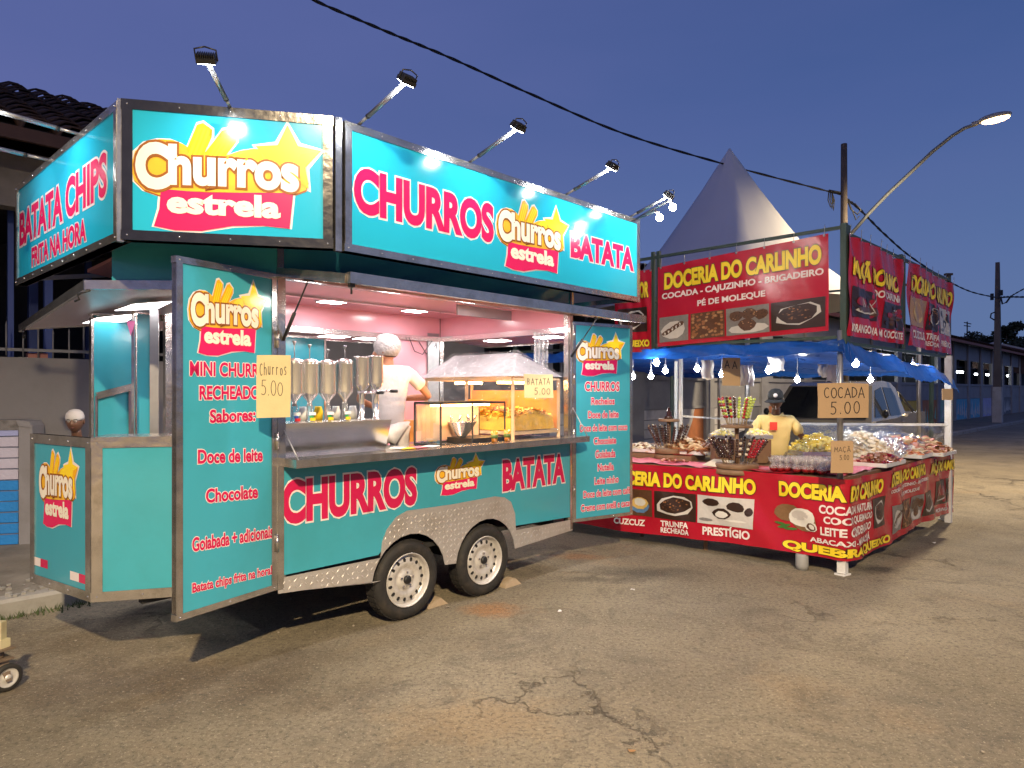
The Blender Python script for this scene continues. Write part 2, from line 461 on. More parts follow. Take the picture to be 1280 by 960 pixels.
# ---------------------------------------------------------------- ground
def asphalt():
    m = bpy.data.materials.new('worn_asphalt'); m.use_nodes = True
    n = m.node_tree; L = n.links; b = n.nodes['Principled BSDF']
    g = n.nodes.new('ShaderNodeNewGeometry'); P = g.outputs['Position']
    def noise(sc, det=6, ro=0.6, dist=0.0):
        q = n.nodes.new('ShaderNodeTexNoise'); q.inputs['Scale'].default_value = sc; q.inputs['Detail'].default_value = det
        q.inputs['Roughness'].default_value = ro; q.inputs['Distortion'].default_value = dist; L.new(P, q.inputs['Vector']); return q.outputs[0]
    def ramp(s_, a, b_, c0=0.0, c1=1.0):
        q = n.nodes.new('ShaderNodeMapRange'); q.inputs[1].default_value = a; q.inputs[2].default_value = b_; q.inputs[3].default_value = c0; q.inputs[4].default_value = c1
        L.new(s_, q.inputs[0]); return q.outputs[0]
    def mixc(f, a, b_):
        q = n.nodes.new('ShaderNodeMix'); q.data_type = 'RGBA'; L.new(f, q.inputs[0])
        for idx, v in ((6, a), (7, b_)):
            if isinstance(v, tuple): q.inputs[idx].default_value = (*v, 1)
            else: L.new(v, q.inputs[idx])
        return q.outputs[2]
    def mul(a, b_):
        q = n.nodes.new('ShaderNodeMath'); q.operation = 'MULTIPLY'; L.new(a, q.inputs[0])
        if isinstance(b_, float): q.inputs[1].default_value = b_
        else: L.new(b_, q.inputs[1])
        return q.outputs[0]
    c = mixc(ramp(noise(0.5, 8, 0.62), 0.32, 0.68), (0.170, 0.143, 0.098), (0.335, 0.285, 0.195))
    c = mixc(ramp(noise(1.7, 9, 0.75, 1.2), 0.50, 0.66, 0, 0.85), c, (0.115, 0.095, 0.066))     # damp dark patches
    c = mixc(ramp(noise(0.9, 7, 0.6, 0.5), 0.58, 0.75, 0, 0.55), c, (0.34, 0.235, 0.125))       # sandy brown spill
    # spills with a place of their own: rusty mud by the wheels, oily dark streaks beside the trailer; the darkest spot is the stall leg's shadow, painted in
    for (sx, sy, rx, ry, col, amt) in ((-.12, 4.95, .28, .16, (.36, .17, .06), .75), (.62, 6.55, .32, .14, (.33, .15, .06), .6), (1.15, 5.95, .55, .22, (.07, .06, .045), .75), (.75, 5.75, .45, .12, (.07, .06, .045), .6), (-1.9, 3.7, 1.2, .5, (.11, .08, .05), .75), (-2.6, 4.3, 1.0, .5, (.13, .10, .06), .7), (3.25, 6.1, .26, .15, (.05, .045, .035), .9), (-.2, 3.3, .5, .3, (.36, .25, .13), .5)):
        q1 = n.nodes.new('ShaderNodeVectorMath'); q1.operation = 'SUBTRACT'; L.new(P, q1.inputs[0]); q1.inputs[1].default_value = (sx, sy, 0)
        q2 = n.nodes.new('ShaderNodeVectorMath'); q2.operation = 'MULTIPLY'; L.new(q1.outputs[0], q2.inputs[0]); q2.inputs[1].default_value = (1 / rx, 1 / ry, 0)
        q3 = n.nodes.new('ShaderNodeVectorMath'); q3.operation = 'LENGTH'; L.new(q2.outputs[0], q3.inputs[0])
        q4 = n.nodes.new('ShaderNodeMath'); q4.operation = 'MULTIPLY_ADD'; L.new(noise(3.5, 6, .7), q4.inputs[0]); q4.inputs[1].default_value = 2.6; L.new(q3.outputs['Value'], q4.inputs[2])
        c = mixc(ramp(q4.outputs[0], 1.6, 2.4, amt, 0.0), c, col)
    c = mixc(ramp(noise(34, 7, 0.9), 0.50, 0.59, 0, 0.78), c, (0.055, 0.046, 0.034))            # aggregate
    c = mixc(ramp(noise(50, 6, 0.9), 0.56, 0.63, 0, 0.85), c, (0.58, 0.50, 0.37))
    vo = n.nodes.new('ShaderNodeTexVoronoi'); vo.feature = 'DISTANCE_TO_EDGE'; vo.inputs['Scale'].default_value = 0.75
    wv = n.nodes.new('ShaderNodeVectorMath'); wv.operation = 'ADD'
    nn = n.nodes.new('ShaderNodeTexNoise'); nn.inputs['Scale'].default_value = 2.3; nn.inputs['Detail'].default_value = 8; nn.inputs['Roughness'].default_value = 0.7; L.new(P, nn.inputs['Vector'])
    L.new(P, wv.inputs[0]); L.new(nn.outputs['Color'], wv.inputs[1]); L.new(wv.outputs[0], vo.inputs['Vector'])
    crack = mul(ramp(vo.outputs['Distance'], 0.0, 0.012, 1, 0), ramp(noise(0.45, 3, 0.5), 0.50, 0.60))
    c = mixc(mul(crack, 0.32), c, (0.035, 0.03, 0.025))
    L.new(c, b.inputs['Base Color'])
    L.new(ramp(noise(1.2), 0.3, 0.7, 0.62, 0.85), b.inputs['Roughness'])
    h = n.nodes.new('ShaderNodeMath'); h.operation = 'MULTIPLY_ADD'; L.new(noise(60, 6, 0.8), h.inputs[0]); h.inputs[1].default_value = 0.5
    L.new(mul(crack, -0.8), h.inputs[2])
    h2 = n.nodes.new('ShaderNodeMath'); h2.operation = 'MULTIPLY_ADD'; L.new(noise(2.5, 6, 0.6), h2.inputs[0]); h2.inputs[1].default_value = 1.6; L.new(h.outputs[0], h2.inputs[2])
    bp = n.nodes.new('ShaderNodeBump'); bp.inputs['Strength'].default_value = 1.0; bp.inputs['Distance'].default_value = 0.02
    L.new(h2.outputs[0], bp.inputs['Height']); L.new(bp.outputs[0], b.inputs['Normal'])
    return m
M_ASPH = asphalt()
g = MB()
g.add([(-300, -100, 0), (500, -100, 0), (500, 700, 0), (-300, 700, 0)], [(0, 1, 2, 3)])
g.build('asphalt_road', M_ASPH, kind='structure')
KF = Frame((-3.52, 4.82), d=(0.7071, 0.7071))      # street-side face of the kerb
WF = Frame((-4.9, 6.8), d=(0.7071, 0.7071))        # face of the long grey wall
M_PAVE = mat('pavement_concrete', (0.20, 0.18, 0.15), rough=0.9, var=0.25, vscale=2.5, bump=0.5, bscale=25, dirt=(0.07, 0.06, 0.045), dscale=1.6, damt=0.8)
g = MB(); g.prism(lambda x, y, l: KF.pt(x, l, -y), [(-25, 0.14), (120, 0.14), (120, 12), (-25, 12)], 0.0, 0.12)
pave = g.build('pavement', M_PAVE, kind='structure')
kerb = MB(); kerb.prism(lambda x, y, l: KF.pt(x, l, -y), [(-25, 0.136), (-24.9, 0.136), (-24.9, 0.12), (-25, 0.12)], 0, 0.1)
kb = kerb.build('kerb', M_CONC, kind='structure')
rng = random.Random(5)
kmesh = None
for i in range(46):
    x = -3.4 + i * 1.0
    if kmesh is None:
        k = MB()
        L_ = 0.985; prof = [(0.0, 0.0), (0.0, 0.105), (0.02, 0.128), (0.134, 0.130), (0.134, 0.0)]
        vs = [Vector((xx, -yy, zz)) for xx in (0, L_ / 2, L_) for yy, zz in prof]
        vs = [Vector((v.x, -v.y, v.z)) for v in vs]
        fs = []
        for a in range(2):
            for q in range(5):
                q2 = (q + 1) % 5
                fs.append((a * 5 + q, a * 5 + q2, a * 5 + 5 + q2, a * 5 + 5 + q))
        fs += [(0, 1, 2, 3, 4), (14, 13, 12, 11, 10)]
        k.add(vs, fs)
        o = k.build('kerb_stone', M_CONC, kb, origin=(0, 0, 0)); kmesh = o
    else:
        o = kmesh.copy(); COL.objects.link(o); o.parent = kb
    p = KF.pt(x, 0)
    o.location = Vector((p.x, p.y, rng.uniform(-0.008, 0.004))) - Vector(kb.location)
    o.rotation_euler = (rng.uniform(-0.01, 0.01), rng.uniform(-0.006, 0.006), R(45) + rng.uniform(-0.008, 0.008))
# weeds and rubble by the kerb
M_WEED = mat('weeds', (0.06, 0.085, 0.03), rough=0.8, var=0.5, vscale=30)
w = MB()
for i in range(900):
    x = rng.uniform(-3.0, 1.1); l = abs(rng.gauss(0, 0.05)) + 0.01
    p = KF.pt(x, 0, l); h = rng.uniform(0.012, 0.06); a = rng.uniform(0, 6.28); ww = rng.uniform(0.003, 0.008)
    dx, dy = math.cos(a) * ww, math.sin(a) * ww
    tip = p + Vector((rng.uniform(-0.03, 0.03), rng.uniform(-0.03, 0.03), h))
    w.add([p + Vector((dx, dy, 0)), p - Vector((dx, dy, 0)), tip], [(0, 1, 2)])
w.build('weeds', M_WEED, label='low weeds growing along the foot of the broken kerb at left', cat='weeds', kind='stuff', recalc=False)
w = MB()
for i in range(260):
    x = rng.uniform(-2.2, 1.2) ; l = -abs(rng.gauss(0.25, 0.2)) - 0.03
    p = KF.pt(x, 0.125, l); s_ = rng.uniform(0.008, 0.03)
    w.box(p + Vector((0, 0, s_ * 0.3)), (s_ * 1.5, s_, s_ * 0.7), rz=rng.uniform(0, 3))
w.build('rubble', M_CONC, label='loose concrete rubble scattered on the pavement beside the trailer nose', cat='rubble', kind='stuff')
w = MB()
for i in range(420):
    y = rng.uniform(2.2, 12) ; x = rng.uniform(-0.8, 0.8) * y
    s_ = rng.uniform(0.003, 0.011)
    w.ball((x, y, s_ * 0.4), (s_, s_ * 0.8, s_ * 0.5), n=5)
w.build('gravel', mat('gravel_chips', (0.30, 0.26, 0.21), rough=0.9, var=0.4, vscale=50), label='tiny stone chips strewn over the asphalt', cat='gravel', kind='stuff')
for (px, py, s_, c) in ((791, 738, 0.02, 'w'), (700, 765, 0.018, 'w'), (1090, 677, 0.05, 'w'), (1165, 679, 0.035, 'w'), (560, 760, 0.015, 'w'), (790, 940, 0.02, 'o')):
    D = EYE * FPX / (py - HOR); X = (px - 640) / FPX * D
    q = MB()
    pts = [(X + s_ * rng.uniform(0.6, 1.3) * math.cos(a), D + s_ * rng.uniform(0.5, 1.0) * math.sin(a), 0.003 + rng.uniform(0, 0.012)) for a in [k * 1.05 for k in range(6)]]
    q.add(pts + [(X, D, 0.01)], [(k, (k + 1) % 6, 6) for k in range(6)])
    cl = {791: 'white paper scrap on the asphalt in front of the red stall', 700: 'small pale paper scrap on the asphalt below the trailer rear wheel', 1090: 'torn white wrapper on the ground under the right table of the stall', 1165: 'crumpled wrapper on the ground near the far right stall leg', 560: 'tiny pale scrap on the asphalt next to the wheel chocks', 790: 'dry leaf on the asphalt at the bottom of the view'}[px]
    q.build('leaf' if c == 'o' else 'litter', mat('dry_leaf', (0.3, 0.16, 0.05)) if c == 'o' else mat('litter_paper', (0.62, 0.6, 0.58), rough=0.7), label=cl, cat='leaf' if c == 'o' else 'litter')
# ================================================================ the churros trailer
U = Vector((0.681, 0.732)); O_ = Vector((0.732, -0.681)); MM = -O_
A = Vector((-1.385, 4.018)); B = Vector((-2.33, 3.77)); C = Vector((-2.955, 4.18)); A2 = A + MM * 1.78
E = A + U * 2.823; E2 = E + MM * 1.78
SIDE = Frame(A, E); CHF = Frame(B, A); END = Frame(C, B); BCH = Frame(A2, C); BACK = Frame(E2, A2); RGT = Frame(E, E2)
ZF, ZC, ZT, ZR = 0.47, 1.18, 2.27, 2.56      # floor, counter, opening top, roof
TR = thing('food_trailer', (A.x, A.y, 0), 'turquoise twin-axle food trailer with raised hatches, steel trim and a ring of lit signs', 'food trailer')

LOGO_A = 750 / 420
def logo(mb, fn, rect, idx, sc=1.0):
    """the trailer's emblem: churro sticks, star, script-like word on gold, ribbon with second word. rect = x0, x1, z0, z1"""
    x0, x1, z0, z1 = rect
    kx = (x1 - x0) / 750.0; kz = (z1 - z0) / 420.0
    P = lambda x, y: (x0 + (x - 490) * kx, z0 + (770 - y) * kz)
    W_, CR, GO, BR, YE, AM, PK = idx
    def pl(pts, lift, mi): mb.poly(fn, [P(*p) for p in pts], lift, mi)
    def grow(pts, d):
        cx = sum(p[0] for p in pts) / len(pts); cy = sum(p[1] for p in pts) / len(pts)
        return [(cx + (p[0] - cx) * (1 + d / max(40, math.hypot(p[0] - cx, p[1] - cy))), cy + (p[1] - cy) * (1 + d / max(40, math.hypot(p[0] - cx, p[1] - cy)))) for p in pts]
    star = []
    cx, cy = 1103, 470
    tips = [(1095, 353), (1232, 440), (1180, 585), (1010, 560), (968, 440)]
    inn = [(1138, 428), (1168, 506), (1100, 548), (1032, 500), (1056, 430)]
    for a_, b_ in zip(tips, inn): star += [a_, b_]
    s1 = [(722, 500), (702, 470), (742, 378), (765, 370), (800, 392), (798, 420), (760, 500)]
    s2 = [(775, 505), (772, 478), (838, 392), (862, 384), (894, 408), (892, 432), (838, 500)]
    ribbon = [(606, 618), (780, 622), (960, 612), (1119, 604), (1104, 738), (1000, 732), (880, 738), (760, 762), (660, 764), (580, 752), (600, 690)]
    body = [(600, 440), (650, 440), (690, 452), (720, 470), (860, 480), (905, 462), (960, 450), (1010, 450), (1130, 470), (1165, 500), (1178, 560), (1170, 590), (1130, 606), (900, 615), (660, 622), (600, 640), (545, 625), (505, 590), (497, 540), (510, 490), (548, 455)]
    # white halo
    for q, d in ((star, 16), (s1, 10), (s2, 10), (ribbon, 9), (body, 9)): pl(grow(q, d), 0.0008, W_)
    pl([(900, 480), (930, 455), (985, 446), (1010, 500), (900, 520)], 0.0009, W_)
    # brown lower rim and gold body
    pl([(p[0] + 2, p[1] + 6) for p in body], 0.0016, BR); pl(body, 0.0024, GO)
    pl([(905, 476), (940, 458), (985, 452), (1005, 500), (900, 500)], 0.0025, YE)
    for q in (s1, s2):
        pl(q, 0.0030, AM)
    for q, dx in ((s1, 1), (s2, 1)):
        for j in range(3):
            a_, b_ = q[1], q[2]
            off = 8 + j * 17
            pl([(a_[0] + off, a_[1] + 18), (b_[0] + off, b_[1] + 10), (b_[0] + off + 10, b_[1] + 12), (a_[0] + off + 10, a_[1] + 22)], 0.0036, YE)
    pl(ribbon, 0.0036, PK)
    # star in two tones
    for i in range(5):
        t = tips[i]; pl([t, inn[i], (cx, cy)], 0.0042, AM if i in (1, 2, 3) else YE); pl([t, (cx, cy), inn[i - 1]], 0.0042, YE if i in (1, 2, 0, 4) else AM)
    pl([(cx, cy - 50), (cx + 45, cy - 12), (cx + 28, cy + 40), (cx - 28, cy + 40), (cx - 45, cy - 12)], 0.0046, YE)
    r = lambda a_, b_, t, bt: (P(a_, 0)[0], P(b_, 0)[0], P(0, bt)[1], P(0, t)[1])
    put_text(mb, fn, 'C', r(512, 640, 452, 622), [(BR, 0.10), (CR, 0.055)], lift=0.0045)
    put_text(mb, fn, 'hurros', r(634, 1142, 455, 604), [(BR, 0.085), (CR, 0.042)], lift=0.0046, arch=6 * kz)
    put_text(mb, fn, 'estrela', r(628, 1068, 620, 704), [(CR, 0.045)], lift=0.0046)
LM = [M_WHITE, M_CREAM, M_GOLD, M_BROWN, M_YEL, M_YEL2, M_PINKL]
def add_logo(parent, fn, rect):
    mb = MB(); logo(mb, fn, rect, (0, 1, 2, 3, 4, 5, 6)); return mb.build('logo', LM, parent, recalc=False)
def add_text(parent, fn, items, fill, back, o1=0.035, o2=0.0, **kw):
    for it in items:
        txt, rect = it[0], it[1]; sh = it[2] if len(it) > 2 else 0.0
        mb = MB(); put_text(mb, fn, txt, rect, [(1, o1), (0, o2)], shear=sh, **kw)
        mb.build('lettering', [fill, back], parent, recalc=False)

def framed_panel(name, parent, F, x0, x1, z0, z1, t, w, facemat, framemat=None, back=None, lift=0.0, rivets=True):
    """sheet with a steel edge trim around it and rivets; returns the sheet"""
    framemat = framemat or M_STEEL
    mb = MB(); mb.prism(F, [(x0, z0), (x1, z0), (x1, z1), (x0, z1)], lift - t, lift, 0, 1)
    sheet = mb.build(name, [facemat, back or framemat], parent)
    fr = MB(); e_ = 0.006
    for a, b in (((x0, z1 - w / 2), (x1, z1 - w / 2)), ((x0, z0 + w / 2), (x1, z0 + w / 2))):
        fr.prism(F, [(a[0] - .004, a[1] - w / 2), (b[0] + .004, a[1] - w / 2), (b[0] + .004, a[1] + w / 2), (a[0] - .004, a[1] + w / 2)], lift - t - 0.003, lift + e_)
    for xx in (x0 + w / 2, x1 - w / 2):
        fr.prism(F, [(xx - w / 2, z0 + w), (xx + w / 2, z0 + w), (xx + w / 2, z1 - w), (xx - w / 2, z1 - w)], lift - t - 0.002, lift + e_ + 0.001)
    fr.build('edge_trim', framemat, sheet)
    if rivets:
        rv = MB(); 
        nx = max(2, int((x1 - x0) / 0.22))
        for i in range(nx + 1):
            for zz in (z0 + w / 2, z1 - w / 2):
                rv.ball(F.pt(x0 + w / 2 + (x1 - x0 - w) * i / nx, zz, lift + e_), 0.005, n=6)
        rv.build('rivets', M_STEELG, sheet, kind='stuff')
    return sheet

# ---- long side: lower panel with wheel arches
wr = 0.276; s1w = SIDE.S(512) ; 
_p = Vector((-0.714, 4.74)); s1w = (_p - A).dot(U); s2w = s1w + 0.753
def arch_path(c, r, zbot, n=12):
    a0 = math.asin(min(0.99, (zbot - wr) / r))
    return [(c - r * math.cos(a0 + (math.pi - 2 * a0) * i / n), wr + r * math.sin(a0 + (math.pi - 2 * a0) * i / n)) for i in range(n + 1)]
ra = 0.325
LS = 2.823
sp_pts = [(0, 0.50)] + arch_path(s1w, ra + 0.02, 0.50) + arch_path(s2w, ra + 0.02, 0.50) + [(LS, 0.47), (LS, ZC - 0.02), (0, ZC - 0.02)]
mb = MB(); mb.prism(SIDE, sp_pts, -0.03, 0.0, 0, 1); side = mb.build('side_panel', [M_TEAL, M_STEEL], TR)
add_text(side, SIDE, [('CHURROS', (SIDE.S(352), SIDE.S(521), 0.795, 1.065)), ('BATATA', (SIDE.S(628), SIDE.S(706), 0.79, 1.045))], M_REDL, M_WHITE, 0.085, 0.052)
add_logo(side, SIDE, (SIDE.S(543), SIDE.S(606), 0.825, 1.115))
# checker plate skirt and mudguard
sk = [(0.0, 0.40), (SIDE.S(380), 0.385), (SIDE.S(475), 0.325)] + arch_path(s1w, ra, 0.325) + arch_path(s2w, ra, 0.315) + [(LS, 0.352), (LS, 0.445), (SIDE.S(644), 0.462),
      (SIDE.S(643), 0.60), (SIDE.S(638), 0.70), (SIDE.S(630), 0.745), (SIDE.S(618), 0.765), (SIDE.S(564), 0.758), (SIDE.S(508), 0.765), (SIDE.S(495), 0.735), (SIDE.S(483), 0.66), (SIDE.S(477), 0.58), (SIDE.S(475), 0.478), (0.0, 0.49)]
mb = MB(); mb.prism(SIDE, sk, 0.002, 0.008, 0)
skirt = mb.build('checker_skirt', [M_CHECK], TR)
def inpoly(x, y, P):
    c = False
    for i in range(len(P)):
        x1_, y1_ = P[i]; x2_, y2_ = P[i - 1]
        if (y1_ > y) != (y2_ > y) and x < (x2_ - x1_) * (y - y1_) / (y2_ - y1_) + x1_: c = not c
    return c
mb = MB(); st = 0.037; i = 0
xx = 0.0
while xx < LS:
    zz = 0.31; j = 0
    while zz < 0.77:
        x_, z_ = xx, zz
        if inpoly(x_ - .012, z_, sk) and inpoly(x_ + .012, z_, sk) and inpoly(x_, z_ + .012, sk) and inpoly(x_, z_ - .012, sk):
            a = math.pi / 4 if (i + j) % 2 else -math.pi / 4
            ca, sa = math.cos(a), math.sin(a); L_, w_ = 0.0170, 0.0045
            q = [(x_ + ca * u_ - sa * v_, z_ + sa * u_ + ca * v_) for u_, v_ in ((-L_, 0), (0, -w_), (L_, 0), (0, w_))]
            vs = [SIDE.pt(p[0], p[1], 0.0082) for p in q] + [SIDE.pt(x_, z_, 0.0112)]
            mb.add(vs, [(0, 1, 4), (1, 2, 4), (2, 3, 4), (3, 0, 4)])
        zz += st; j += 1
    xx += st; i += 1
mb.build('plate_bars', M_CHECK2, skirt, kind='stuff')
# wheel wells and underbody
mb = MB()
mb.prism(lambda x, y, l: SIDE.pt(x, y, l), [(-0.05, 0.47), (LS, 0.47), (LS, 0.50), (-0.05, 0.50)], -1.76, -0.035)
mb.build('floor', M_DARK, TR)
mb = MB()
mb.prism(SIDE, [(s1w - 0.4, 0.5), (s2w + 0.4, 0.5), (s2w + 0.4, 0.72), (s1w - 0.4, 0.72)], -0.36, -0.33)
mb.prism(SIDE, [(s1w - 0.4, 0.70), (s2w + 0.4, 0.70), (s2w + 0.4, 0.72), (s1w - 0.4, 0.72)], -0.33, -0.035)
mb.build('wheel_well', M_DARK, TR)
mb = MB()
for l in (-0.45, -1.35): mb.bar(SIDE.pt(-0.6, 0.43, l), SIDE.pt(LS, 0.43, l), 0.06, 0.09)
for s_ in (s1w, s2w): mb.bar(SIDE.pt(s_, wr, -0.12), SIDE.pt(s_, wr, -1.66), 0.07)
for s_ in (0.2, 2.6): mb.bar(SIDE.pt(s_, 0.43, -0.05), SIDE.pt(s_, 0.43, -1.7), 0.05)
mb.build('chassis', M_DARK, TR)
def wheel(s_, l):
    Mx = Matrix(((U.x, 0, O_.x), (U.y, 0, O_.y), (0, 1, 0)))   # local z -> outward
    Mx = Matrix(((U.x, 0, O_.x), (U.y, 0, O_.y), (0, 1, 0)))
    c = SIDE.pt(s_, wr, l); w = 0.155; k_ = .276 / .29
    mb = MB()
    prof = [(0.185, -w), (0.25, -w), (0.275, -w + .012), (0.288, -w + .035), (0.29, -w / 2), (0.288, -0.032), (0.275, -0.010), (0.25, 0.0), (0.212, -0.002), (0.194, -0.014)]
    mb.lathe([(a * k_, b) for a, b in prof], c, 36, 0, Mx, caps=False)
    ty = mb.build('tyre', M_RUBBER, TR)
    mb = MB()
    for k in range(36):
        a = 2 * math.pi * k / 36
        for zz in (-0.045, -0.078, -0.110):
            mb.box(c + Mx @ Vector((math.cos(a) * 0.2755, math.sin(a) * 0.2755, zz)), (0.008, 0.034, 0.028), M=Mx @ Matrix.Rotation(a, 3, 'Z'))
    mb.build('tread', M_RUBBER, ty, kind='stuff')
    mb = MB()
    mb.lathe([(0.186, -0.016), (0.188, -0.008), (0.185, -0.002), (0.180, -0.006), (0.174, -0.030), (0.168, -0.050), (0.160, -0.052), (0.150, -0.040), (0.120, -0.030), (0.095, -0.034), (0.080, -0.046), (0.066, -0.040), (0.055, -0.030), (0.034, -0.028), (0.001, -0.028)], c, 36, 0, Mx, caps=False)
    rim = mb.build('rim', M_RIM, TR)
    mb = MB()
    for k in range(15):
        a = 2 * math.pi * k / 15
        cc = c + Mx @ Vector((math.cos(a) * 0.137, math.sin(a) * 0.137, -0.036))
        mb.lathe([(0.0135, -0.012), (0.0145, 0.004), (0.012, 0.0045), (0.001, 0.004)], cc, 10, 0, Mx @ Matrix.Rotation(a, 3, 'Z'), sc=(1.15, 0.75))
    mb.build('vent_holes', M_BLACK, rim, kind='stuff')
    mb = MB(); mb.lathe([(0.030, -0.03), (0.030, -0.012), (0.022, -0.006), (0.001, -0.006)], c, 16, 0, Mx)
    mb.build('hub_cap', M_BLACK, rim)
    for k in range(5):
        a = 2 * math.pi * k / 5 + 0.3
        mb = MB(); mb.lathe([(0.008, -0.034), (0.008, -0.018), (0.001, -0.015)], c + Mx @ Vector((math.cos(a) * 0.052, math.sin(a) * 0.052, 0)), 6, 0, Mx, smooth=False)
        mb.build('wheel_nut', M_STEEL, rim)
for s_ in (s1w, s2w):
    wheel(s_, -0.004); wheel(s_, -1.60)
for px, py, nm in ((543, 756, 'front'), (637, 731, 'rear')):
    D = EYE * FPX / (py - HOR); X = (px - 640) / FPX * D
    q = MB(); a = 0.16; 
    M_ = Matrix.Rotation(R(47), 3, 'Z')
    vs = [M_ @ Vector(v) + Vector((X, D, 0)) for v in ((-0.10, -0.05, 0), (0.09, -0.05, 0), (0.09, 0.06, 0), (-0.10, 0.06, 0), (-0.09, -0.045, 0.03), (0.03, -0.04, 0.055), (0.03, 0.05, 0.055), (-0.09, 0.055, 0.03))]
    q.add(vs, [(3, 2, 1, 0), (4, 5, 6, 7), (0, 1, 5, 4), (1, 2, 6, 5), (2, 3, 7, 6), (3, 0, 4, 7)])
    q.build('wheel_chock', mat('stone_chock', (0.40, 0.31, 0.21), rough=0.9, var=0.2, vscale=20, bump=0.5, bscale=60), label='flat stone wedged behind the %s wheel of the trailer' % nm, cat='stone')

# ---- chamfered corner and nose, lower walls
ZN = 1.335
p_ = framed_panel('nose_panel', TR, CHF, 0.0, CHF.L, 0.425, ZN, 0.03, 0.055, M_TEAL)
p_ = framed_panel('end_panel', TR, END, 0.0, END.L - 0.004, 0.425, ZN, 0.03, 0.055, M_TEAL)
x0 = END.S(49); x1 = END.S(99)
add_logo(p_, END, (x0, x1, 0.78, 1.27))
mb = MB()
for (a, b, zt, c0) in ((42, 60, 0.585, 51), (88, 112, 0.565, 99)):
    xa, xm, xb = END.S(a), END.S(c0), END.S(b)
    mb.poly(END, [(xa, zt - .05), (xm, zt - .05), (xm, zt), (xa, zt)], 0.002, 0)
    mb.poly(END, [(xm, zt - .05), (xb, zt - .05), (xb, zt), (xm, zt)], 0.002, 1)
mb.build('reflective_sticker', [M_BWHT, M_REDL], p_, recalc=False)
mb = MB(); mb.prism(BCH, [(0, 0.425), (BCH.L, 0.425), (BCH.L, 1.10), (0, 1.10)], -0.03, 0); mb.build('rear_nose_panel', [M_TEAL], TR)
mb = MB(); mb.prism(BACK, [(0, 0.42), (BACK.L, 0.42), (BACK.L, ZC), (0, ZC)], -0.03, 0, 0, 1); mb.build('rear_wall', [M_TEAL, M_PINK], TR)
mb = MB(); mb.prism(RGT, [(0, 0.42), (RGT.L, 0.42), (RGT.L, ZC), (0, ZC)], -0.03, 0, 0, 1); mb.build('end_wall', [M_TEAL, M_PINK], TR)
# inside counters
mb = MB()
mb.prism(lambda x, y, l: SIDE.pt(x, l, -y), [(0.02, 0.04), (LS - 0.02, 0.04), (LS - 0.02, 0.48), (0.02, 0.48)], 1.15, ZC)
mb.prism(lambda x, y, l: SIDE.pt(x, l, -y), [(0.02, 1.32), (LS - 0.04, 1.32), (LS - 0.04, 1.74), (0.02, 1.74)], 1.05, 1.09)
mb.build('inner_counter', M_STEELG, TR)
# fold-out counter shelf
mb = MB(); xs0, xs1 = 0.02, LS + 0.02
mb.prism(SIDE, [(xs0, 1.15), (xs1, 1.15), (xs1, 1.198), (xs0, 1.198)], 0.005, 0.18)
shelf = mb.build('counter_shelf', M_STEEL, TR)
mb = MB()
for s_ in (xs0 + 0.02, xs1 - 0.02):
    mb = MB(); mb.tube([SIDE.pt(s_, 1.19, 0.175), SIDE.pt(s_, 1.45 if s_ > 1 else 1.36, 0.005)], 0.004, 6)
    mb.build('shelf_chain', M_ALU, shelf)

# ---- corner posts, header beams, fascia, ceiling, roof
PO = MB()
posts = [(A + U * .0, 0.42, ZR), (E, 0.36, ZR), (A2, 0.42, ZR), (E2, 0.42, ZR)]
for p, z0, z1 in posts:
    mb = MB(); q = p - O_ * 0.03 * (1 if p in (A, E) else -1)
    q = p + (O_ * -0.028 if (p == A or p == E) else O_ * 0.028) + (U * 0.028 if (p == A or p == A2) else U * -0.028)
    mb.box((q.x, q.y, (z0 + z1) / 2), (0.05, 0.05, z1 - z0), rz=math.atan2(U.y, U.x))
    mb.build('corner_post', M_STEEL, TR)
mb = MB(); p = SIDE.pt(0.0, 0, 0.006); 
mb.prism(SIDE, [(-0.004, 0.42), (0.036, 0.42), (0.036, ZT), (-0.004, ZT)], 0.0, 0.009); mb.build('post_trim', M_STEEL, TR); mb = MB()
mb.prism(SIDE, [(LS - 0.036, 0.36), (LS, 0.36), (LS, ZT), (LS - 0.036, ZT)], 0.0, 0.009)
mb.build('post_trim', M_STEEL, TR)
# nose posts (chamfer corners)
for p in (B,):
    c_ = p + Vector((0.045, 0.03))
    mb = MB(); mb.box((c_.x, c_.y, (ZN + 2.2) / 2 + 0), (0.028, 0.028, 2.2 - ZN), rz=0.3)
    if p is C: mb.build('nose_post', M_STEEL, TR)
# opening posts seen through the nose
def stick(px, D, z0, z1, w, name, m=M_STEEL, d=0.04):
    X = (px - 640) / FPX * D
    mb = MB(); mb.box((X, D, (z0 + z1) / 2), (w, d, z1 - z0), rz=0.4); return mb.build(name, m, TR)
stick(193, 4.55, 1.30, 2.2, 0.052, 'window_post', M_ALU)
stick(166.5, 4.72, 1.22, 2.2, 0.018, 'window_post', M_STEEL)
mb = MB()
mb.prism(CHF, [(0.0, 1.318), (CHF.L, 1.318), (CHF.L, 1.34), (0.0, 1.34)], -0.28, 0.012)
mb.build('nose_shelf', M_STEEL, TR)
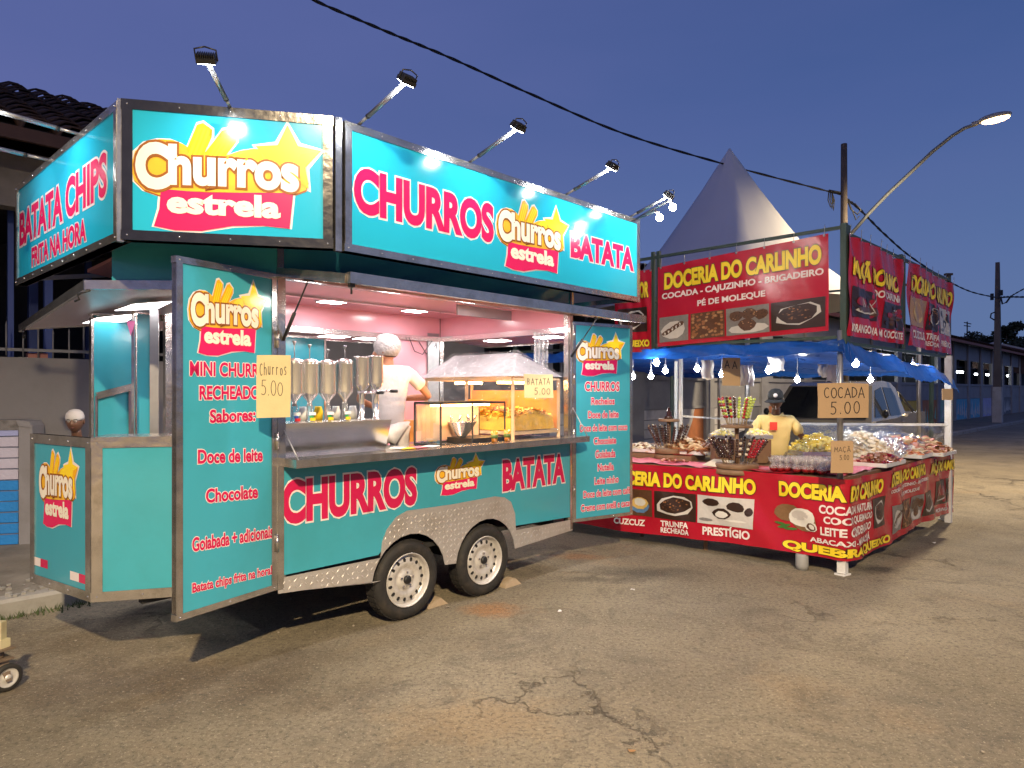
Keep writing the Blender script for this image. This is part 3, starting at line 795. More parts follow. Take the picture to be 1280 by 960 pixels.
# fascia above the hatches
FZ0, FZ1 = ZT, ZR
for nm, F, l0 in (('fascia', SIDE, 0), ('fascia', RGT, 0), ('fascia', BACK, 0)):
    mb = MB(); mb.prism(F, [(0, FZ0), (F.L, FZ0), (F.L, FZ1), (0, FZ1)], -0.03, 0, 0, 1)
    fo = mb.build(nm, [M_TEAL, M_PINK], TR)
    mb = MB(); mb.prism(F, [(0, FZ0 - .004), (F.L, FZ0 - .004), (F.L, FZ0 + .035), (0, FZ0 + .035)], 0.001, 0.012); mb.prism(F, [(0, FZ1 - .04), (F.L, FZ1 - .04), (F.L, FZ1), (0, FZ1)], 0.001, 0.011)
    if F is SIDE:
        mb.prism(F, [(-0.012, FZ0), (0.03, FZ0), (0.03, FZ1), (-0.012, FZ1)], 0.012, 0.02); mb.prism(F, [(LS - .03, FZ0), (LS, FZ0), (LS, FZ1), (LS - .03, FZ1)], 0.012, 0.02)
    mb.build('edge_trim', M_STEEL, fo)
mb = MB(); mb.prism(CHF, [(0.10, 2.2), (CHF.L, 2.2), (CHF.L, FZ1), (0.10, FZ1)], -0.03, 0, 0, 1); fo = mb.build('fascia', [M_TEAL, M_PINK], TR)
CI = C + Vector((.19, .20)); BI = B + Vector((.10, .10))      # roof and ceiling stop short of the sign ring
hexa = [A, BI, CI, A2, E2, E]
mb = MB(); mb.prism(lambda x, y, l: Vector((x, y, l)), [(p.x, p.y) for p in hexa], ZR - 0.012, ZR + 0.02); mb.build('roof', M_STEEL, TR)
mb = MB(); 
ci = [A - O_ * .03, E - O_ * .03 - U * .03, E2 + O_ * .03 - U * .03, A2 + O_ * .03, CI + Vector((.03, 0)), BI]
mb.prism(lambda x, y, l: Vector((x, y, l)), [(p.x, p.y) for p in ci], 2.36, 2.38); ceil = mb.build('ceiling', M_PINK, TR)
for l in (-0.5, -1.2):
    mb = MB(); mb.bar(SIDE.pt(0.1, 2.352, l), SIDE.pt(LS - 0.05, 2.352, l), 0.05, 0.012); mb.build('ceiling_trim', M_STEELG, ceil)
# header rails of the rear and right openings
mb = MB(); mb.bar(BACK.pt(0, 2.14, -0.03), BACK.pt(BACK.L, 2.14, -0.03), 0.05, 0.05); mb.build('header_rail', M_STEELG, TR)
mb = MB(); mb.bar(RGT.pt(0, 2.14, -0.03), RGT.pt(RGT.L, 2.14, -0.03), 0.05, 0.05); mb.build('header_rail', M_STEELG, TR)
for F in (BACK, RGT):
    mb = MB(); mb.prism(F, [(0, 2.16), (F.L, 2.16), (F.L, 2.36), (0, 2.36)], -0.045, -0.035); mb.build('inner_header', M_PINK, TR)
# pink inner wall section and grey post near the back corner
mb = MB(); xa = BACK.S(487); xb = BACK.S(529)
xa, xb = sorted((BACK.L - 0.0 - 0, 0))[::-1], 0
def backs(px):      # position on the rear plane seen at column px, measured with a frame running the same way as SIDE
    f = Frame(A2, E2); return f.S(px)
BK = Frame(A2, E2)
mb.prism(BK, [(backs(487), 1.09), (backs(531), 1.09), (backs(531), 2.16), (backs(487), 2.16)], 0.005, 0.03); mb.build('inner_wall', M_PINK, TR)
mb = MB(); mb.prism(BK, [(backs(531), 1.09), (backs(545), 1.09), (backs(545), 2.2), (backs(531), 2.2)], 0.0, 0.05); mb.build('rear_post', M_ALU, TR)

# ---- hatches (front, rear, right end, nose)
def hatch(F, x0, x1, zh, zl, d, leds, name='hatch', under=M_PINK, lipw=0.05):
    """panel hinged at the opening head and held out almost level"""
    th = 0.028
    def g_(x, y, l):   # x along, y outward fraction, l thickness
        return F.pt(x, zh + (zl - zh) * y + l, d * y + 0.004)
    mb = MB(); mb.prism(g_, [(x0, 0.0), (x1, 0.0), (x1, 1.0), (x0, 1.0)], 0, th, 0, 1)
    h = mb.build(name, [M_STEEL, under], TR)
    mb = MB()
    mb.prism(F, [(x0 - .005, zl - 0.012), (x1 + .005, zl - 0.012), (x1 + .005, zl + 0.046), (x0 - .005, zl + 0.046)], d - 0.012, d + 0.022)
    for xx in (x0, x1):
        mb.bar(F.pt(xx, zh + th / 2, 0.01), F.pt(xx, zl + th / 2, d - 0.014), 0.03, 0.052)
    mb.build('edge_trim', M_STEEL, h)
    for (cx, cy) in leds:
        mb = MB(); a, b_ = 0.15 / 1, 0.085 / d
        mb.prism(g_, [(cx - a, cy - b_), (cx + a, cy - b_), (cx + a, cy + b_), (cx - a, cy + b_)], -0.005, -0.001, 1); mb.poly(g_, [(cx - a + .01, cy - b_ + .02), (cx + a - .01, cy - b_ + .02), (cx + a - .01, cy + b_ - .02), (cx - a + .01, cy + b_ - .02)], -0.006, 0); mb.build('led_panel', [M_LED, M_WPOST], h)
    return h
hf = hatch(SIDE, 0.0, LS, 2.285, 2.165, 0.74, [(0.55, 0.62), (1.35, 0.62), (2.2, 0.62), (2.62, 0.62)])
for s_, z_ in ((0.0, 1.90), (LS, 1.90)):
    mb = MB(); a = SIDE.pt(s_ + (0.03 if s_ == 0 else -0.03), z_, 0.012); b = SIDE.pt(s_ + (0.03 if s_ == 0 else -0.03), 2.23, 0.30)
    m_ = a.lerp(b, 0.45); mb.tube([a, m_], 0.011, 8); mb.tube([m_, b], 0.005, 8); mb.box(b, (0.05, 0.03, 0.03), rz=0.8)
    mb.build('gas_strut', M_BLACK, hf)
mb = MB(); q = SIDE.pt(0.02, 2.15, 0.735); mb.box(q, (0.03, 0.02, 0.03), rz=.8); mb.tube([q, q + Vector((0.0, 0, -0.05))], 0.006, 6); mb.build('latch', M_BLACK, hf)
hb = hatch(BACK, 0.0, BACK.L, 2.15, 2.13, 0.72, [], name='rear_hatch')
for px, py in ((368, 423), (430, 428), (270, 410)):
    pass
for cx in (0.55, 0.95, 1.75, 2.15, 2.6):
    mb = MB(); x = BACK.L - cx
    mb.prism(lambda a_, b_, l: BACK.pt(a_, 2.15 - 0.0278 * b_ + l, b_), [(x - .14, .27), (x + .14, .27), (x + .14, .47), (x - .14, .47)], -0.005, -0.001, 1); mb.poly(lambda a_, b_, l: BACK.pt(a_, 2.15 - 0.0278 * b_ + l, b_), [(x - .13, .28), (x + .13, .28), (x + .13, .46), (x - .13, .46)], -0.006, 0); mb.build('led_panel', [M_LED, M_WPOST], hb)
hr = hatch(RGT, 0.0, RGT.L, 2.15, 2.10, 0.72, [(0.55, 0.45), (1.25, 0.45)], name='end_hatch')
mb = MB()
mb.tube([BK.pt(backs(541), 2.10, 0.05), BK.pt(backs(548), 1.75, 0.02)], [0.006, 0.012], 6)
mb.tube([BK.pt(backs(520), 2.10, 0.05), BK.pt(backs(530), 1.98, 0.04), BK.pt(backs(541), 2.08, 0.05)], 0.004, 6)
mb.build('gas_strut', M_BLACK, hb)
# ceiling lights
for (s_, l) in ((0.5, -0.35), (1.2, -0.35), (2.0, -0.35), (0.5, -1.3), (1.2, -1.3), (2.1, -1.3)):
    mb = MB(); mb.prism(lambda a_, b_, l_: SIDE.pt(a_, 2.36 + l_, -b_), [(s_ - .11, -l - .11), (s_ + .11, -l - .11), (s_ + .11, -l + .11), (s_ - .11, -l + .11)], -0.009, -0.001, 1); mb.poly(lambda a_, b_, l_: SIDE.pt(a_, 2.36 + l_, -b_), [(s_ - .10, -l - .10), (s_ + .10, -l - .10), (s_ + .10, -l + .10), (s_ - .10, -l + .10)], -0.010, 0); mb.build('led_panel', [M_LED, M_WPOST], ceil)
# nose awning: one sheet over the chamfer and the nose, seen from below
def p3(px, py, D): return Vector(((px - 640) / FPX * D, D, EYE - (py - HOR) / FPX * D))
N2 = Vector((B.x - .02, B.y - .02, 2.17)); N1 = p3(25, 412, 5.35); NR = p3(186, 402, 5.9); NF = Vector((A.x, A.y, 2.20)); NB_ = Vector((A2.x, A2.y, 2.18))
mb = MB()
top = [N2, N1, NR, NB_, NF]
vs = [v + Vector((0, 0, 0.0)) for v in top] + [v + Vector((0, 0, 0.03)) for v in top]
mb.add(vs, [(0, 1, 2), (0, 2, 3), (0, 3, 4)], 1); mb.add(vs, [(7, 6, 5), (8, 7, 5), (9, 8, 5)], 0)
aw = mb.build('nose_hatch', [M_STEEL, M_LAV], TR, recalc=False)
mb = MB(); mb.bar(N1 + Vector((0, 0, .01)), N2 + Vector((0, 0, .012)), 0.02, 0.055); mb.bar(N2 + Vector((0, 0, .012)), NF + Vector((0, 0, .02)), 0.02, 0.05); mb.bar(N1 + Vector((0, 0, .01)), NR, 0.02, 0.03)
mb.build('edge_trim', M_STEEL, aw)
mb = MB()
for t in (0.0,):
    q = N2 + Vector((-0.02, -0.01, -0.03)); mb.tube([q + Vector((.05, 0, .01)), q + Vector((-.02, 0, -.01)), q + Vector((-.01, 0, -.04)), q + Vector((-.035, 0, -.05))], 0.006, 6)
q = N1 + Vector((.03, 0, -.02)); mb.tube([q, q + Vector((0, 0, -.05))], 0.012, 6)
mb.build('latch', M_BLACK, aw)
def onplane(px, py):     # point of the awning underside seen at a pixel
    n_ = (N1 - N2).cross(NF - N2).normalized(); d_ = Vector(((px - 640) / FPX, 1, -(py - HOR) / FPX)); o_ = Vector((0, 0, EYE))
    return o_ + d_ * ((N2 - o_).dot(n_) / d_.dot(n_))
LDR = (Vector((-0.5, 1.0, 0)))
for quad in (((143, 386), (166, 378), (216, 374), (196, 384)), ((103, 402), (122, 395), (172, 390), (158, 400))):
    vs = [onplane(*q_) - Vector((0, 0, 0.004)) for q_ in quad]
    mb = MB(); mb.add(vs + [v - Vector((0, 0, .008)) for v in vs], [(0, 1, 2, 3), (7, 6, 5, 4), (0, 4, 5, 1), (1, 5, 6, 2), (2, 6, 7, 3), (3, 7, 4, 0)], 1); mb.add([v - Vector((0, 0, .009)) for v in vs], [(0, 1, 2, 3)], 0); mb.build('led_panel', [M_LEDS, M_WPOST], aw)

# upper leaves seen through the nose opening
def fleaf(name, pxa, Da, pxb, Db, z0, z1, m, fw=0.02):
    a = Vector(((pxa - 640) / FPX * Da, Da)); b = Vector(((pxb - 640) / FPX * Db, Db))
    F = Frame(a, b); return F, framed_panel(name, TR, F, 0, F.L, z0, z1, 0.025, fw, m, rivets=False)
F_, lf = fleaf('door_leaf', 113.5, 4.9, 168, 5.15, 0.9, 2.16, M_TEAL, 0.018)
mb = MB(); mb.bar(F_.pt(F_.S(120), 1.56, 0.01), F_.pt(F_.S(166), 1.63, 0.01), 0.02, 0.05); mb.bar(F_.pt(F_.S(120), 1.56, 0.01), F_.pt(F_.S(120), 1.25, 0.01), 0.012, 0.014); mb.bar(F_.pt(F_.S(163), 1.61, 0.01), F_.pt(F_.S(163), 1.25, 0.01), 0.02, 0.03)
mb.build('edge_trim', M_STEEL, lf)
F_, lf = fleaf('door_leaf', 169, 4.85, 189, 4.95, 0.9, 2.16, M_TEAL, 0.01)
# rear leaf, folded out behind (dark teal seen through the opening)
F_ = Frame(BK.pt(backs(352), 0, -0.10).xy, BK.pt(backs(416), 0, -0.12).xy)
framed_panel('door_leaf', TR, F_, 0, F_.L, 0.9, 2.10, 0.025, 0.02, M_TEAL, rivets=False)
# pennant hanging in the nose window
q = p3(158, 401, 4.6); mb = MB(); mb.add([q, q + Vector((0.055, 0.01, 0)), q + Vector((0.028, 0.0, -0.10)), q + Vector((0.0, 0.004, 0)), q + Vector((0.055, 0.014, 0)), q + Vector((0.028, 0.004, -0.10))], [(0, 1, 2), (5, 4, 3), (0, 2, 5, 3), (1, 4, 5, 2), (0, 3, 4, 1)])
mb.build('pennant', mat('pink_cloth', (0.62, 0.16, 0.36), rough=0.8), label='small pink triangular pennant hanging in the nose window of the trailer', cat='pennant')

# ---- menu doors
MD = Frame((-1.705, 3.45), A)
md = framed_panel('menu_door', TR, MD, 0.0, MD.L - 0.012, 0.425, 2.285, 0.032, 0.034, M_TEAL)
def mrow(F, txt, xa, xb, yta, yba, ytb=None):
    """a text row: left column xa with rows yta..yba, right column xb"""
    s0, s1 = F.S(xa), F.S(xb); z1 = F.Z(xa, yta); z0 = F.Z(xa, yba)
    sh = 0.0
    if ytb is not None: sh = F.Z(xb, ytb) - z1
    return (txt, (s0, s1, z0, z1), sh)
add_logo(md, MD, (MD.S(234), MD.S(334), MD.Z(285, 447), MD.Z(318, 352)))
add_text(md, MD, [mrow(MD, 'MINI CHURROS', 237, 340, 451, 470), mrow(MD, 'RECHEADOS', 249, 330, 482, 500), mrow(MD, 'Sabores:', 262, 319, 512, 529), mrow(MD, 'Doce de leite', 247, 328, 562, 580, 560.5),
                  mrow(MD, 'Chocolate', 257, 322, 611, 629, 606), mrow(MD, 'Goiabada + adicionais', 240, 341, 672, 690, 656), mrow(MD, 'Batata chips frita na hora!!', 240, 342, 729, 745, 706)], M_REDL, M_WHITE, 0.075, 0.032)
RD = Frame(E + O_ * 0.01, (1.138, 6.45))
rd = framed_panel('menu_door', TR, RD, 0.0, RD.L, 0.42, 2.215, 0.032, 0.03, M_TEAL)
add_logo(rd, RD, (RD.S(719), RD.S(781), RD.Z(750, 471), RD.Z(762, 416)))
rows = [('CHURROS', 731, 774, 477, 489), ('Recheios', 739, 768, 497, 506), ('Doce de leite', 735, 773, 514, 523), ('Doce de leite com coco', 725, 784, 531, 540), ('Chocolate', 742, 770, 547, 556), ('Goiabada', 744, 769, 563, 573),
        ('Nutella', 747, 767, 580, 589), ('Leite ninho', 743, 773, 597, 606), ('Doce de leite com café', 729, 788, 614, 623), ('Creme com avelã e cacau', 726, 789, 631, 640)]
add_text(rd, RD, [mrow(RD, *r_) for r_ in rows], M_REDL, M_WHITE, 0.075, 0.026)
mb = MB()
for z_ in (0.7, 1.2, 1.7, 2.1): mb.tube([SIDE.pt(LS + .008, z_ - .05, 0.016), SIDE.pt(LS + .008, z_ + .05, 0.016)], 0.010, 8)
mb.build('hinge', M_STEEL, rd)
mb = MB()
for z_ in (0.7, 1.3, 1.9): mb.tube([SIDE.pt(-.010, z_ - .05, 0.016), SIDE.pt(-.010, z_ + .05, 0.016)], 0.010, 8)
mb.build('hinge', M_STEEL, md)

# ---- ring of signs
SL = Frame((-0.905, 3.68), (-0.905 + .681 * 2.93, 3.68 + .732 * 2.93)); SCF = Frame((-1.965, 3.425), (-0.962, 3.648)); SE_ = Frame((-3.56, 4.885), (-1.99, 3.43))
ZS0, ZS1 = 2.355, 3.06
def sign(F, z0=ZS0, z1=ZS1, w=0.042, fm_=None):
    s_ = framed_panel('sign_panel', TR, F, 0.0, F.L, z0, z1, 0.06, w, M_SIGN, fm_)
    return s_
sl = sign(SL); sc = sign(SCF, 2.36, 3.07, 0.05, M_STEELD); se = sign(SE_)
z1 = SL.Z(441, 208); z0 = SL.Z(441, 267)
add_text(sl, SL, [('CHURROS', (SL.S(442), SL.S(617), 2.575, 2.835)), ('BATATA', (SL.S(713), SL.S(792), 2.605, 2.80))], M_PINKL, M_WHITE, 0.085, 0.05)
add_logo(sl, SL, (SL.S(619), SL.S(711), SL.Z(665, 343), SL.Z(690, 257)))
add_logo(sc, SCF, (SCF.S(162), SCF.S(404), SCF.Z(280, 293), SCF.Z(340, 154)))
add_text(se, SE_, [('BATATA CHIPS', (SE_.S(25), SE_.S(134), 2.615, 2.85)), ('FRITA NA HORA', (SE_.S(40), SE_.S(108), 2.43, 2.56))], M_PINKL, M_WHITE, 0.085, 0.04)
# corner posts of the ring and brackets down to the roof
mb = MB(); q = SCF.pt(SCF.L + 0.025, 0, -0.02); mb.box((q.x, q.y, 2.71), (0.035, 0.035, 0.72), rz=.6); mb.build('sign_post', M_STEEL, TR)
mb = MB(); q = SCF.pt(-0.012, 0, -0.015); mb.box((q.x, q.y, 2.71), (0.03, 0.03, 0.72), rz=.6); mb.build('sign_post', M_STEEL, TR)
for s_ in (0.15, 1.4, 2.6, 2.86):
    mb = MB(); a = SL.pt(s_, ZS0 + 0.02, -0.07); b = SL.pt(s_, 2.57, -0.60)
    mb.bar(a, SL.pt(s_, ZS0 + 0.02, -0.60) + Vector((0, 0, 0.21)), 0.025); mb.bar(SL.pt(s_, ZS1 - .1, -0.07), b, 0.025); mb.build('sign_bracket', M_STEEL, TR)
for a, b in ((SE_.pt(1.75, 2.38, -.07), Vector((-2.3, 4.2, 2.56))), (SE_.pt(1.2, 2.38, -.07), Vector((-2.55, 4.6, 2.56))), (SE_.pt(0.3, 2.38, -.07), Vector((-2.75, 5.2, 2.5))), (p3(155, 349, 4.6), p3(218, 330, 4.2))):
    mb = MB(); mb.bar(a, b, 0.028); mb.build('sign_bracket', M_ALU, TR)
# return side of the ring at the right end (backs of the panels)
q0 = SL.pt(SL.L, 0, -0.06).xy; F_ = Frame(q0, q0 + MM * 1.1)
mb = MB(); mb.bar(F_.pt(0, ZS0 + .03), F_.pt(1.1, ZS0 + .03), 0.04); mb.bar(F_.pt(0, ZS1 - .03), F_.pt(1.1, ZS1 - .03), 0.04); mb.build('sign_frame', M_STEEL, TR)
mb = MB(); mb.prism(SL, [(2.0, ZT), (2.9, ZT), (2.9, ZS0 + .05), (2.0, ZS0 + .05)], -1.3, -1.28); mb.build('grey_backing', mat('grey_sheet', (0.30, 0.27, 0.29), rough=0.5, var=0.1), TR)

# ---- floodlights on arms
def flood(root, tip, aim, power=24.0):
    root = Vector(root); tip = Vector(tip); aim = Vector(aim)
    mb = MB(); m1 = root.lerp(tip, 0.25)
    mb.tube([root, m1], 0.009, 8); mb.tube([m1 - (tip - root) * 0.01, m1 + (tip - root) * .02], 0.014, 8, 1); mb.tube([m1, tip], 0.013, 8)
    fl = mb.build('floodlight', [M_ALU, M_BLACK], TR)
    z = (aim - tip).normalized(); x = z.cross(Vector((0, 0, 1))).normalized(); y = z.cross(x)
    Mx = Matrix((x, y, z)).transposed()
    c = tip + z * 0.0
    mb = MB()
    mb.box(c + Mx @ Vector((0, 0, -0.005)), (0.085, 0.062, 0.020), M=Mx)
    for k in range(-4, 5): mb.box(c + Mx @ Vector((k * 0.0095, 0, -0.024)), (0.003, 0.056, 0.020), M=Mx)
    for sx in (-1, 1): mb.tube([c + Mx @ Vector((sx * 0.047, 0, -0.004)), c + Mx @ Vector((sx * 0.047, 0, -0.05)), c + Mx @ Vector((0, 0, -0.062))], 0.004, 5)
    mb.build('lamp_housing', M_BLACK, fl)
    mb = MB(); mb.box(c + Mx @ Vector((0, 0, 0.0075)), (0.074, 0.050, 0.002), M=Mx); mb.build('lens', M_LAMPF, fl)
    ld = bpy.data.lights.new('floodlight_lamp', 'SPOT'); ld.energy = power; ld.spot_size = R(125); ld.spot_blend = 0.8; ld.shadow_soft_size = 0.03; ld.color = (0.90, 0.96, 1.0)
    lo = bpy.data.objects.new('floodlight_lamp', ld); COL.objects.link(lo)
    lo.parent = fl; lo.location = c + z * 0.02 - wpos(fl); lo.rotation_euler = (-z).to_track_quat('Z', 'Y').to_euler()
for s_, dx in ((SL.S(449), 0.0), (SL.S(588), 0.0), (SL.S(708), 0.0)):
    flood(SL.pt(s_, ZS1, -.03), SL.pt(s_ + .01, ZS1 + 0.12, 0.40), SL.pt(s_, 2.72, 0.0))
flood(SL.pt(SL.S(789), ZS1, -.03), SL.pt(SL.S(789) - .02, ZS1 + 0.10, 0.36), SL.pt(SL.S(785), 2.8, 0.0), power=18)
flood(SCF.pt(SCF.S(288), ZS1 + .01, -.03), SCF.pt(SCF.S(280), 3.12, 0.40), SCF.pt(0.5, 2.66, 0.0), power=15)
flood(SE_.pt(SE_.S(98), ZS1, -.03), SE_.pt(SE_.S(98) - .02, 3.09, 0.48), SE_.pt(SE_.S(98), 2.72, 0.0), power=30)
flood(SE_.pt(SE_.S(60), ZS1, -.03), SE_.pt(SE_.S(60) - .05, 3.09, 0.55), SE_.pt(SE_.S(60), 2.72, 0.0), power=22)
# two lit bulbs on the last arm
a = SL.pt(SL.L - .02, ZS1, -.05)
for (px, py, D) in ((841, 259, 5.35), (824.5, 272, 5.3)):
    t = p3(px, py, D)
    mb = MB(); mb.tube([a, t + Vector((-0.03, 0, 0.05)), t + Vector((0, 0, .035))], 0.010, 6); ar = mb.build('lamp_arm', M_ALU, TR)
    mb = MB(); mb.ball(t, 0.028, 10); mb.build('bulb', M_BULB, ar)
# ================================================================ the red sweets stall
K = Vector((2.865, 5.865)); TL0 = Vector((0.0, 8.245)); TR1 = Vector((5.40, 8.40)); KB = TL0 + (TR1 - K)
TLF = Frame(TL0, K); TRF = Frame(K, TR1)
ST = thing('sweets_stall', (K.x, K.y, 0), 'sweets stall wrapped in red printed banners under a sagging blue tarpaulin', 'market stall')
def wrinkle(s_, z):
    return 0.010 * math.sin(s_ * 5.3 + z * 3.1) + 0.006 * math.sin(s_ * 13.0 - z * 9.0 + 1.0) + 0.004 * math.sin(s_ * 23 + z * 17)
def diag(s_, z, amt=0.030):
    # pulled folds, strongest where the cloth hangs from its ties
    return amt * (abs(math.sin((s_ * 1.0 + z * 1.2) * 4.0)) ** 3) * 0.8 + wrinkle(s_, z)
def lower_map(s_, z, l):
    """runs round the stall's corner: s<0 on the left side, s>0 on the right"""
    w = diag(s_, z)
    r = 0.05
    if s_ < -r: p = TLF.a + TLF.d * (TLF.L + s_) + TLF.n * (0.03 + w + l)
    elif s_ > r: p = TRF.a + TRF.d * s_ + TRF.n * (0.03 + w + l)
    else:
        t = (s_ + r) / (2 * r)
        n = (TLF.n * (1 - t) + TRF.n * t).normalized()
        pa = TLF.a + TLF.d * (TLF.L - r); pb = TRF.a + TRF.d * r
        p = (pa * (1 - t) ** 2 + Vector((K.x, K.y)) * 2 * t * (1 - t) + pb * t * t) + n * (0.03 + w + l)
    zz = z - 0.02 * math.sin(s_ * 2.1) * (1 if z < 0.3 else 0.4)
    return Vector((p.x, p.y, zz))
def sheet(fn, x0, x1, z0, z1, st=0.05):
    mb = MB(); nx = max(1, int((x1 - x0) / st)); nz = max(1, int((z1 - z0) / st))
    vs = [fn(x0 + (x1 - x0) * i / nx, z0 + (z1 - z0) * j / nz, 0) for j in range(nz + 1) for i in range(nx + 1)]
    fs = [(j * (nx + 1) + i, j * (nx + 1) + i + 1, (j + 1) * (nx + 1) + i + 1, (j + 1) * (nx + 1) + i) for j in range(nz) for i in range(nx)]
    mb.add(vs, fs, 0, True); return mb
def cuts(x0, x1, z0, z1, st=0.05):
    return ([x0 + st * i for i in range(1, int((x1 - x0) / st) + 1)], [z0 + st * i for i in range(1, int((z1 - z0) / st) + 1)])
def btext(parent, fn, txt, rect, kind='y', shear=0.0):
    mb = MB()
    c = cuts(rect[0] - .1, rect[1] + .1, rect[2] - .05, rect[3] + .05, 0.06)
    if kind == 'y': put_text(mb, fn, txt, rect, [(1, 0.09), (0, 0.052)], cuts=c, lift=0.006, shear=shear)
    elif kind == 'w': put_text(mb, fn, txt, rect, [(0, 0.035)], cuts=c, lift=0.006, shear=shear)
    mb.build('lettering', [M_BYEL if kind == 'y' else M_BWHT, M_BBLK], parent, recalc=False)
FOODM = {}
def fm(name, c, var=0.3): 
    return mat('print_' + name, c, rough=0.35, var=var, vscale=40)
BRW = fm('cocoa', (0.10, 0.045, 0.022)); TAN = fm('tan', (0.42, 0.24, 0.11)); CHO = fm('dark_cocoa', (0.035, 0.016, 0.010)); PEA = fm('peanut', (0.30, 0.13, 0.05)); PALE = fm('pale_plate', (0.55, 0.52, 0.48), .1); GRY = fm('grey_cloth', (0.20, 0.19, 0.18)); LGR = fm('leaf_green', (0.05, 0.16, 0.03)); BLUED = fm('blue_dish', (0.10, 0.22, 0.42)); COCO = fm('coconut_flesh', (0.72, 0.70, 0.64), .08); HUSK = fm('coconut_husk', (0.20, 0.11, 0.05)); RUBY = fm('ruby', (0.30, 0.01, 0.02)); MAIZ = fm('maize', (0.66, 0.45, 0.14))
def ell(cx, cy, rx, ry, n=14, a=0.0, jit=0.0, rg=None):
    P = []
    for k in range(n):
        t = 2 * math.pi * k / n; q = 1 + (rg.uniform(-jit, jit) if rg else 0)
        x, y = rx * q * math.cos(t), ry * q * math.sin(t)
        P.append((cx + x * math.cos(a) - y * math.sin(a), cy + x * math.sin(a) + y * math.cos(a)))
    return P
def picture(parent, fn, rect, kind, seed=1):
    """printed food picture on a banner: ground colour and many small shapes"""
    x0, x1, z0, z1 = rect; w, h = x1 - x0, z1 - z0; rg = random.Random(seed)
    ms = [BRW, TAN, CHO, PEA, PALE, GRY, LGR, BLUED, COCO, HUSK, RUBY, MAIZ, M_BWHT]
    I = {m.name.replace('print_', ''): i for i, m in enumerate(ms)}
    mb = MB(); P = lambda x, y: (x0 + x * w, z0 + y * h)
    def blob(cx, cy, rx, ry, m, lift, a=0, n=10, jit=0.12):
        pts = [P(*q) for q in ell(cx, cy, rx, ry, n, a, jit, rg)]; lift = .005 + (lift - .005) * 2.2
        if max(rx * w, ry * h) > .045:     # large shapes are cut up so that they follow the folds
            tr = tessellate_polygon([[Vector((p[0], p[1], 0)) for p in pts]]); xs = [p[0] for p in pts]; ys = [p[1] for p in pts]
            v2, f2 = bisect2(pts, [list(t) for t in tr], [min(xs) + .02 * i for i in range(1, int((max(xs) - min(xs)) / .02) + 1)], [min(ys) + .05 * i for i in range(1, int((max(ys) - min(ys)) / .05) + 1)])
            mb.add([fn(x, y, lift) for x, y in v2], f2, I[m])
        else: mb.poly(fn, pts, lift, I[m])
    bgm = {'truffle': 'grey_cloth', 'rolls': 'grey_cloth', 'peanut': 'cocoa', 'prestigio': 'pale_plate', 'bowl': 'dark_cocoa', 'coconut': None, 'corn': 'tan', 'apple': 'dark_cocoa', 'grape': 'dark_cocoa', 'cuz': 'cocoa'}[kind]
    if bgm:
        nx = max(1, int(w / .06)); nz = max(1, int(h / .06))
        for i in range(nx):
            for j in range(nz):
                mb.poly(fn, [P(i / nx, j / nz), P((i + 1) / nx, j / nz), P((i + 1) / nx, (j + 1) / nz), P(i / nx, (j + 1) / nz)], 0.005, I[bgm])
    c = lambda a: min(0.92, max(0.08, a))
    if kind == 'peanut':
        for i in range(90): blob(c(rg.random()), c(rg.random()), .05, .045, rg.choice(['peanut', 'cocoa', 'peanut', 'tan']), 0.0065 + i * 2e-5, rg.random() * 3, 7)
    elif kind == 'rolls':
        blob(.5, .45, .42, .35, 'pale_plate', .0062)
        for i in range(5):
            blob(.22 + i * .13, .35 + i * .08, .13, .09, 'cocoa', .0066 + i * 3e-4, .5); blob(.20 + i * .13, .33 + i * .08, .03, .06, 'coconut_flesh', .0068 + i * 3e-4)
            for j in range(5): blob(.16 + i * .13 + j * .035, .34 + i * .08 + rg.uniform(-.04, .04), .012, .03, 'dark_cocoa', .0070 + i * 3e-4, .5, 5)
    elif kind == 'truffle':
        blob(.5, .2, .45, .18, 'pale_plate', .006)
        for x, y, r in ((.25, .7, .17), (.55, .72, .18), (.82, .66, .16), (.5, .36, .20)):
            blob(x, y, r, r * 1.15, 'cocoa', .0065)
            for j in range(16): blob(x + rg.uniform(-r, r) * .7, y + rg.uniform(-r, r) * .8, .018, .016, rg.choice(['dark_cocoa', 'tan', 'dark_cocoa']), .0070, rg.random() * 3, 5)
    elif kind == 'bowl':
        blob(.5, .5, .44, .34, 'pale_plate', .006, .5); blob(.5, .52, .38, .30, 'dark_cocoa', .0064, .5)
        for j in range(40):
            a = rg.random() * 6.3; r = rg.random() ** .5; blob(.5 + math.cos(a) * r * .30, .53 + math.sin(a) * r * .24, .03, .02, rg.choice(['cocoa', 'dark_cocoa', 'peanut']), .0068, rg.random() * 3, 5)
    elif kind == 'prestigio':
        blob(.25, .78, .16, .14, 'dark_cocoa', .006); blob(.70, .68, .15, .17, 'dark_cocoa', .006, .5); blob(.92, .55, .07, .15, 'dark_cocoa', .006)
        blob(.45, .42, .17, .18, 'dark_cocoa', .0064); blob(.45, .38, .12, .12, 'coconut_flesh', .0068); blob(.15, .15, .13, .06, 'grey_cloth', .006); blob(.7, .2, .2, .04, 'coconut_flesh', .006)
    elif kind == 'coconut':
        blob(.30, .62, .30, .28, 'coconut_husk', .0060, .2, 14, .05); blob(.66, .40, .26, .32, 'coconut_husk', .0064, 0, 14, .05); blob(.60, .52, .30, .30, 'coconut_flesh', .0068, .2, 14, .08); blob(.56, .58, .18, .16, 'pale_plate', .0072, .2, 12, .05); blob(.80, .28, .14, .16, 'coconut_flesh', .0072, .2); blob(.80, .26, .10, .12, 'cocoa', .0075, .2)
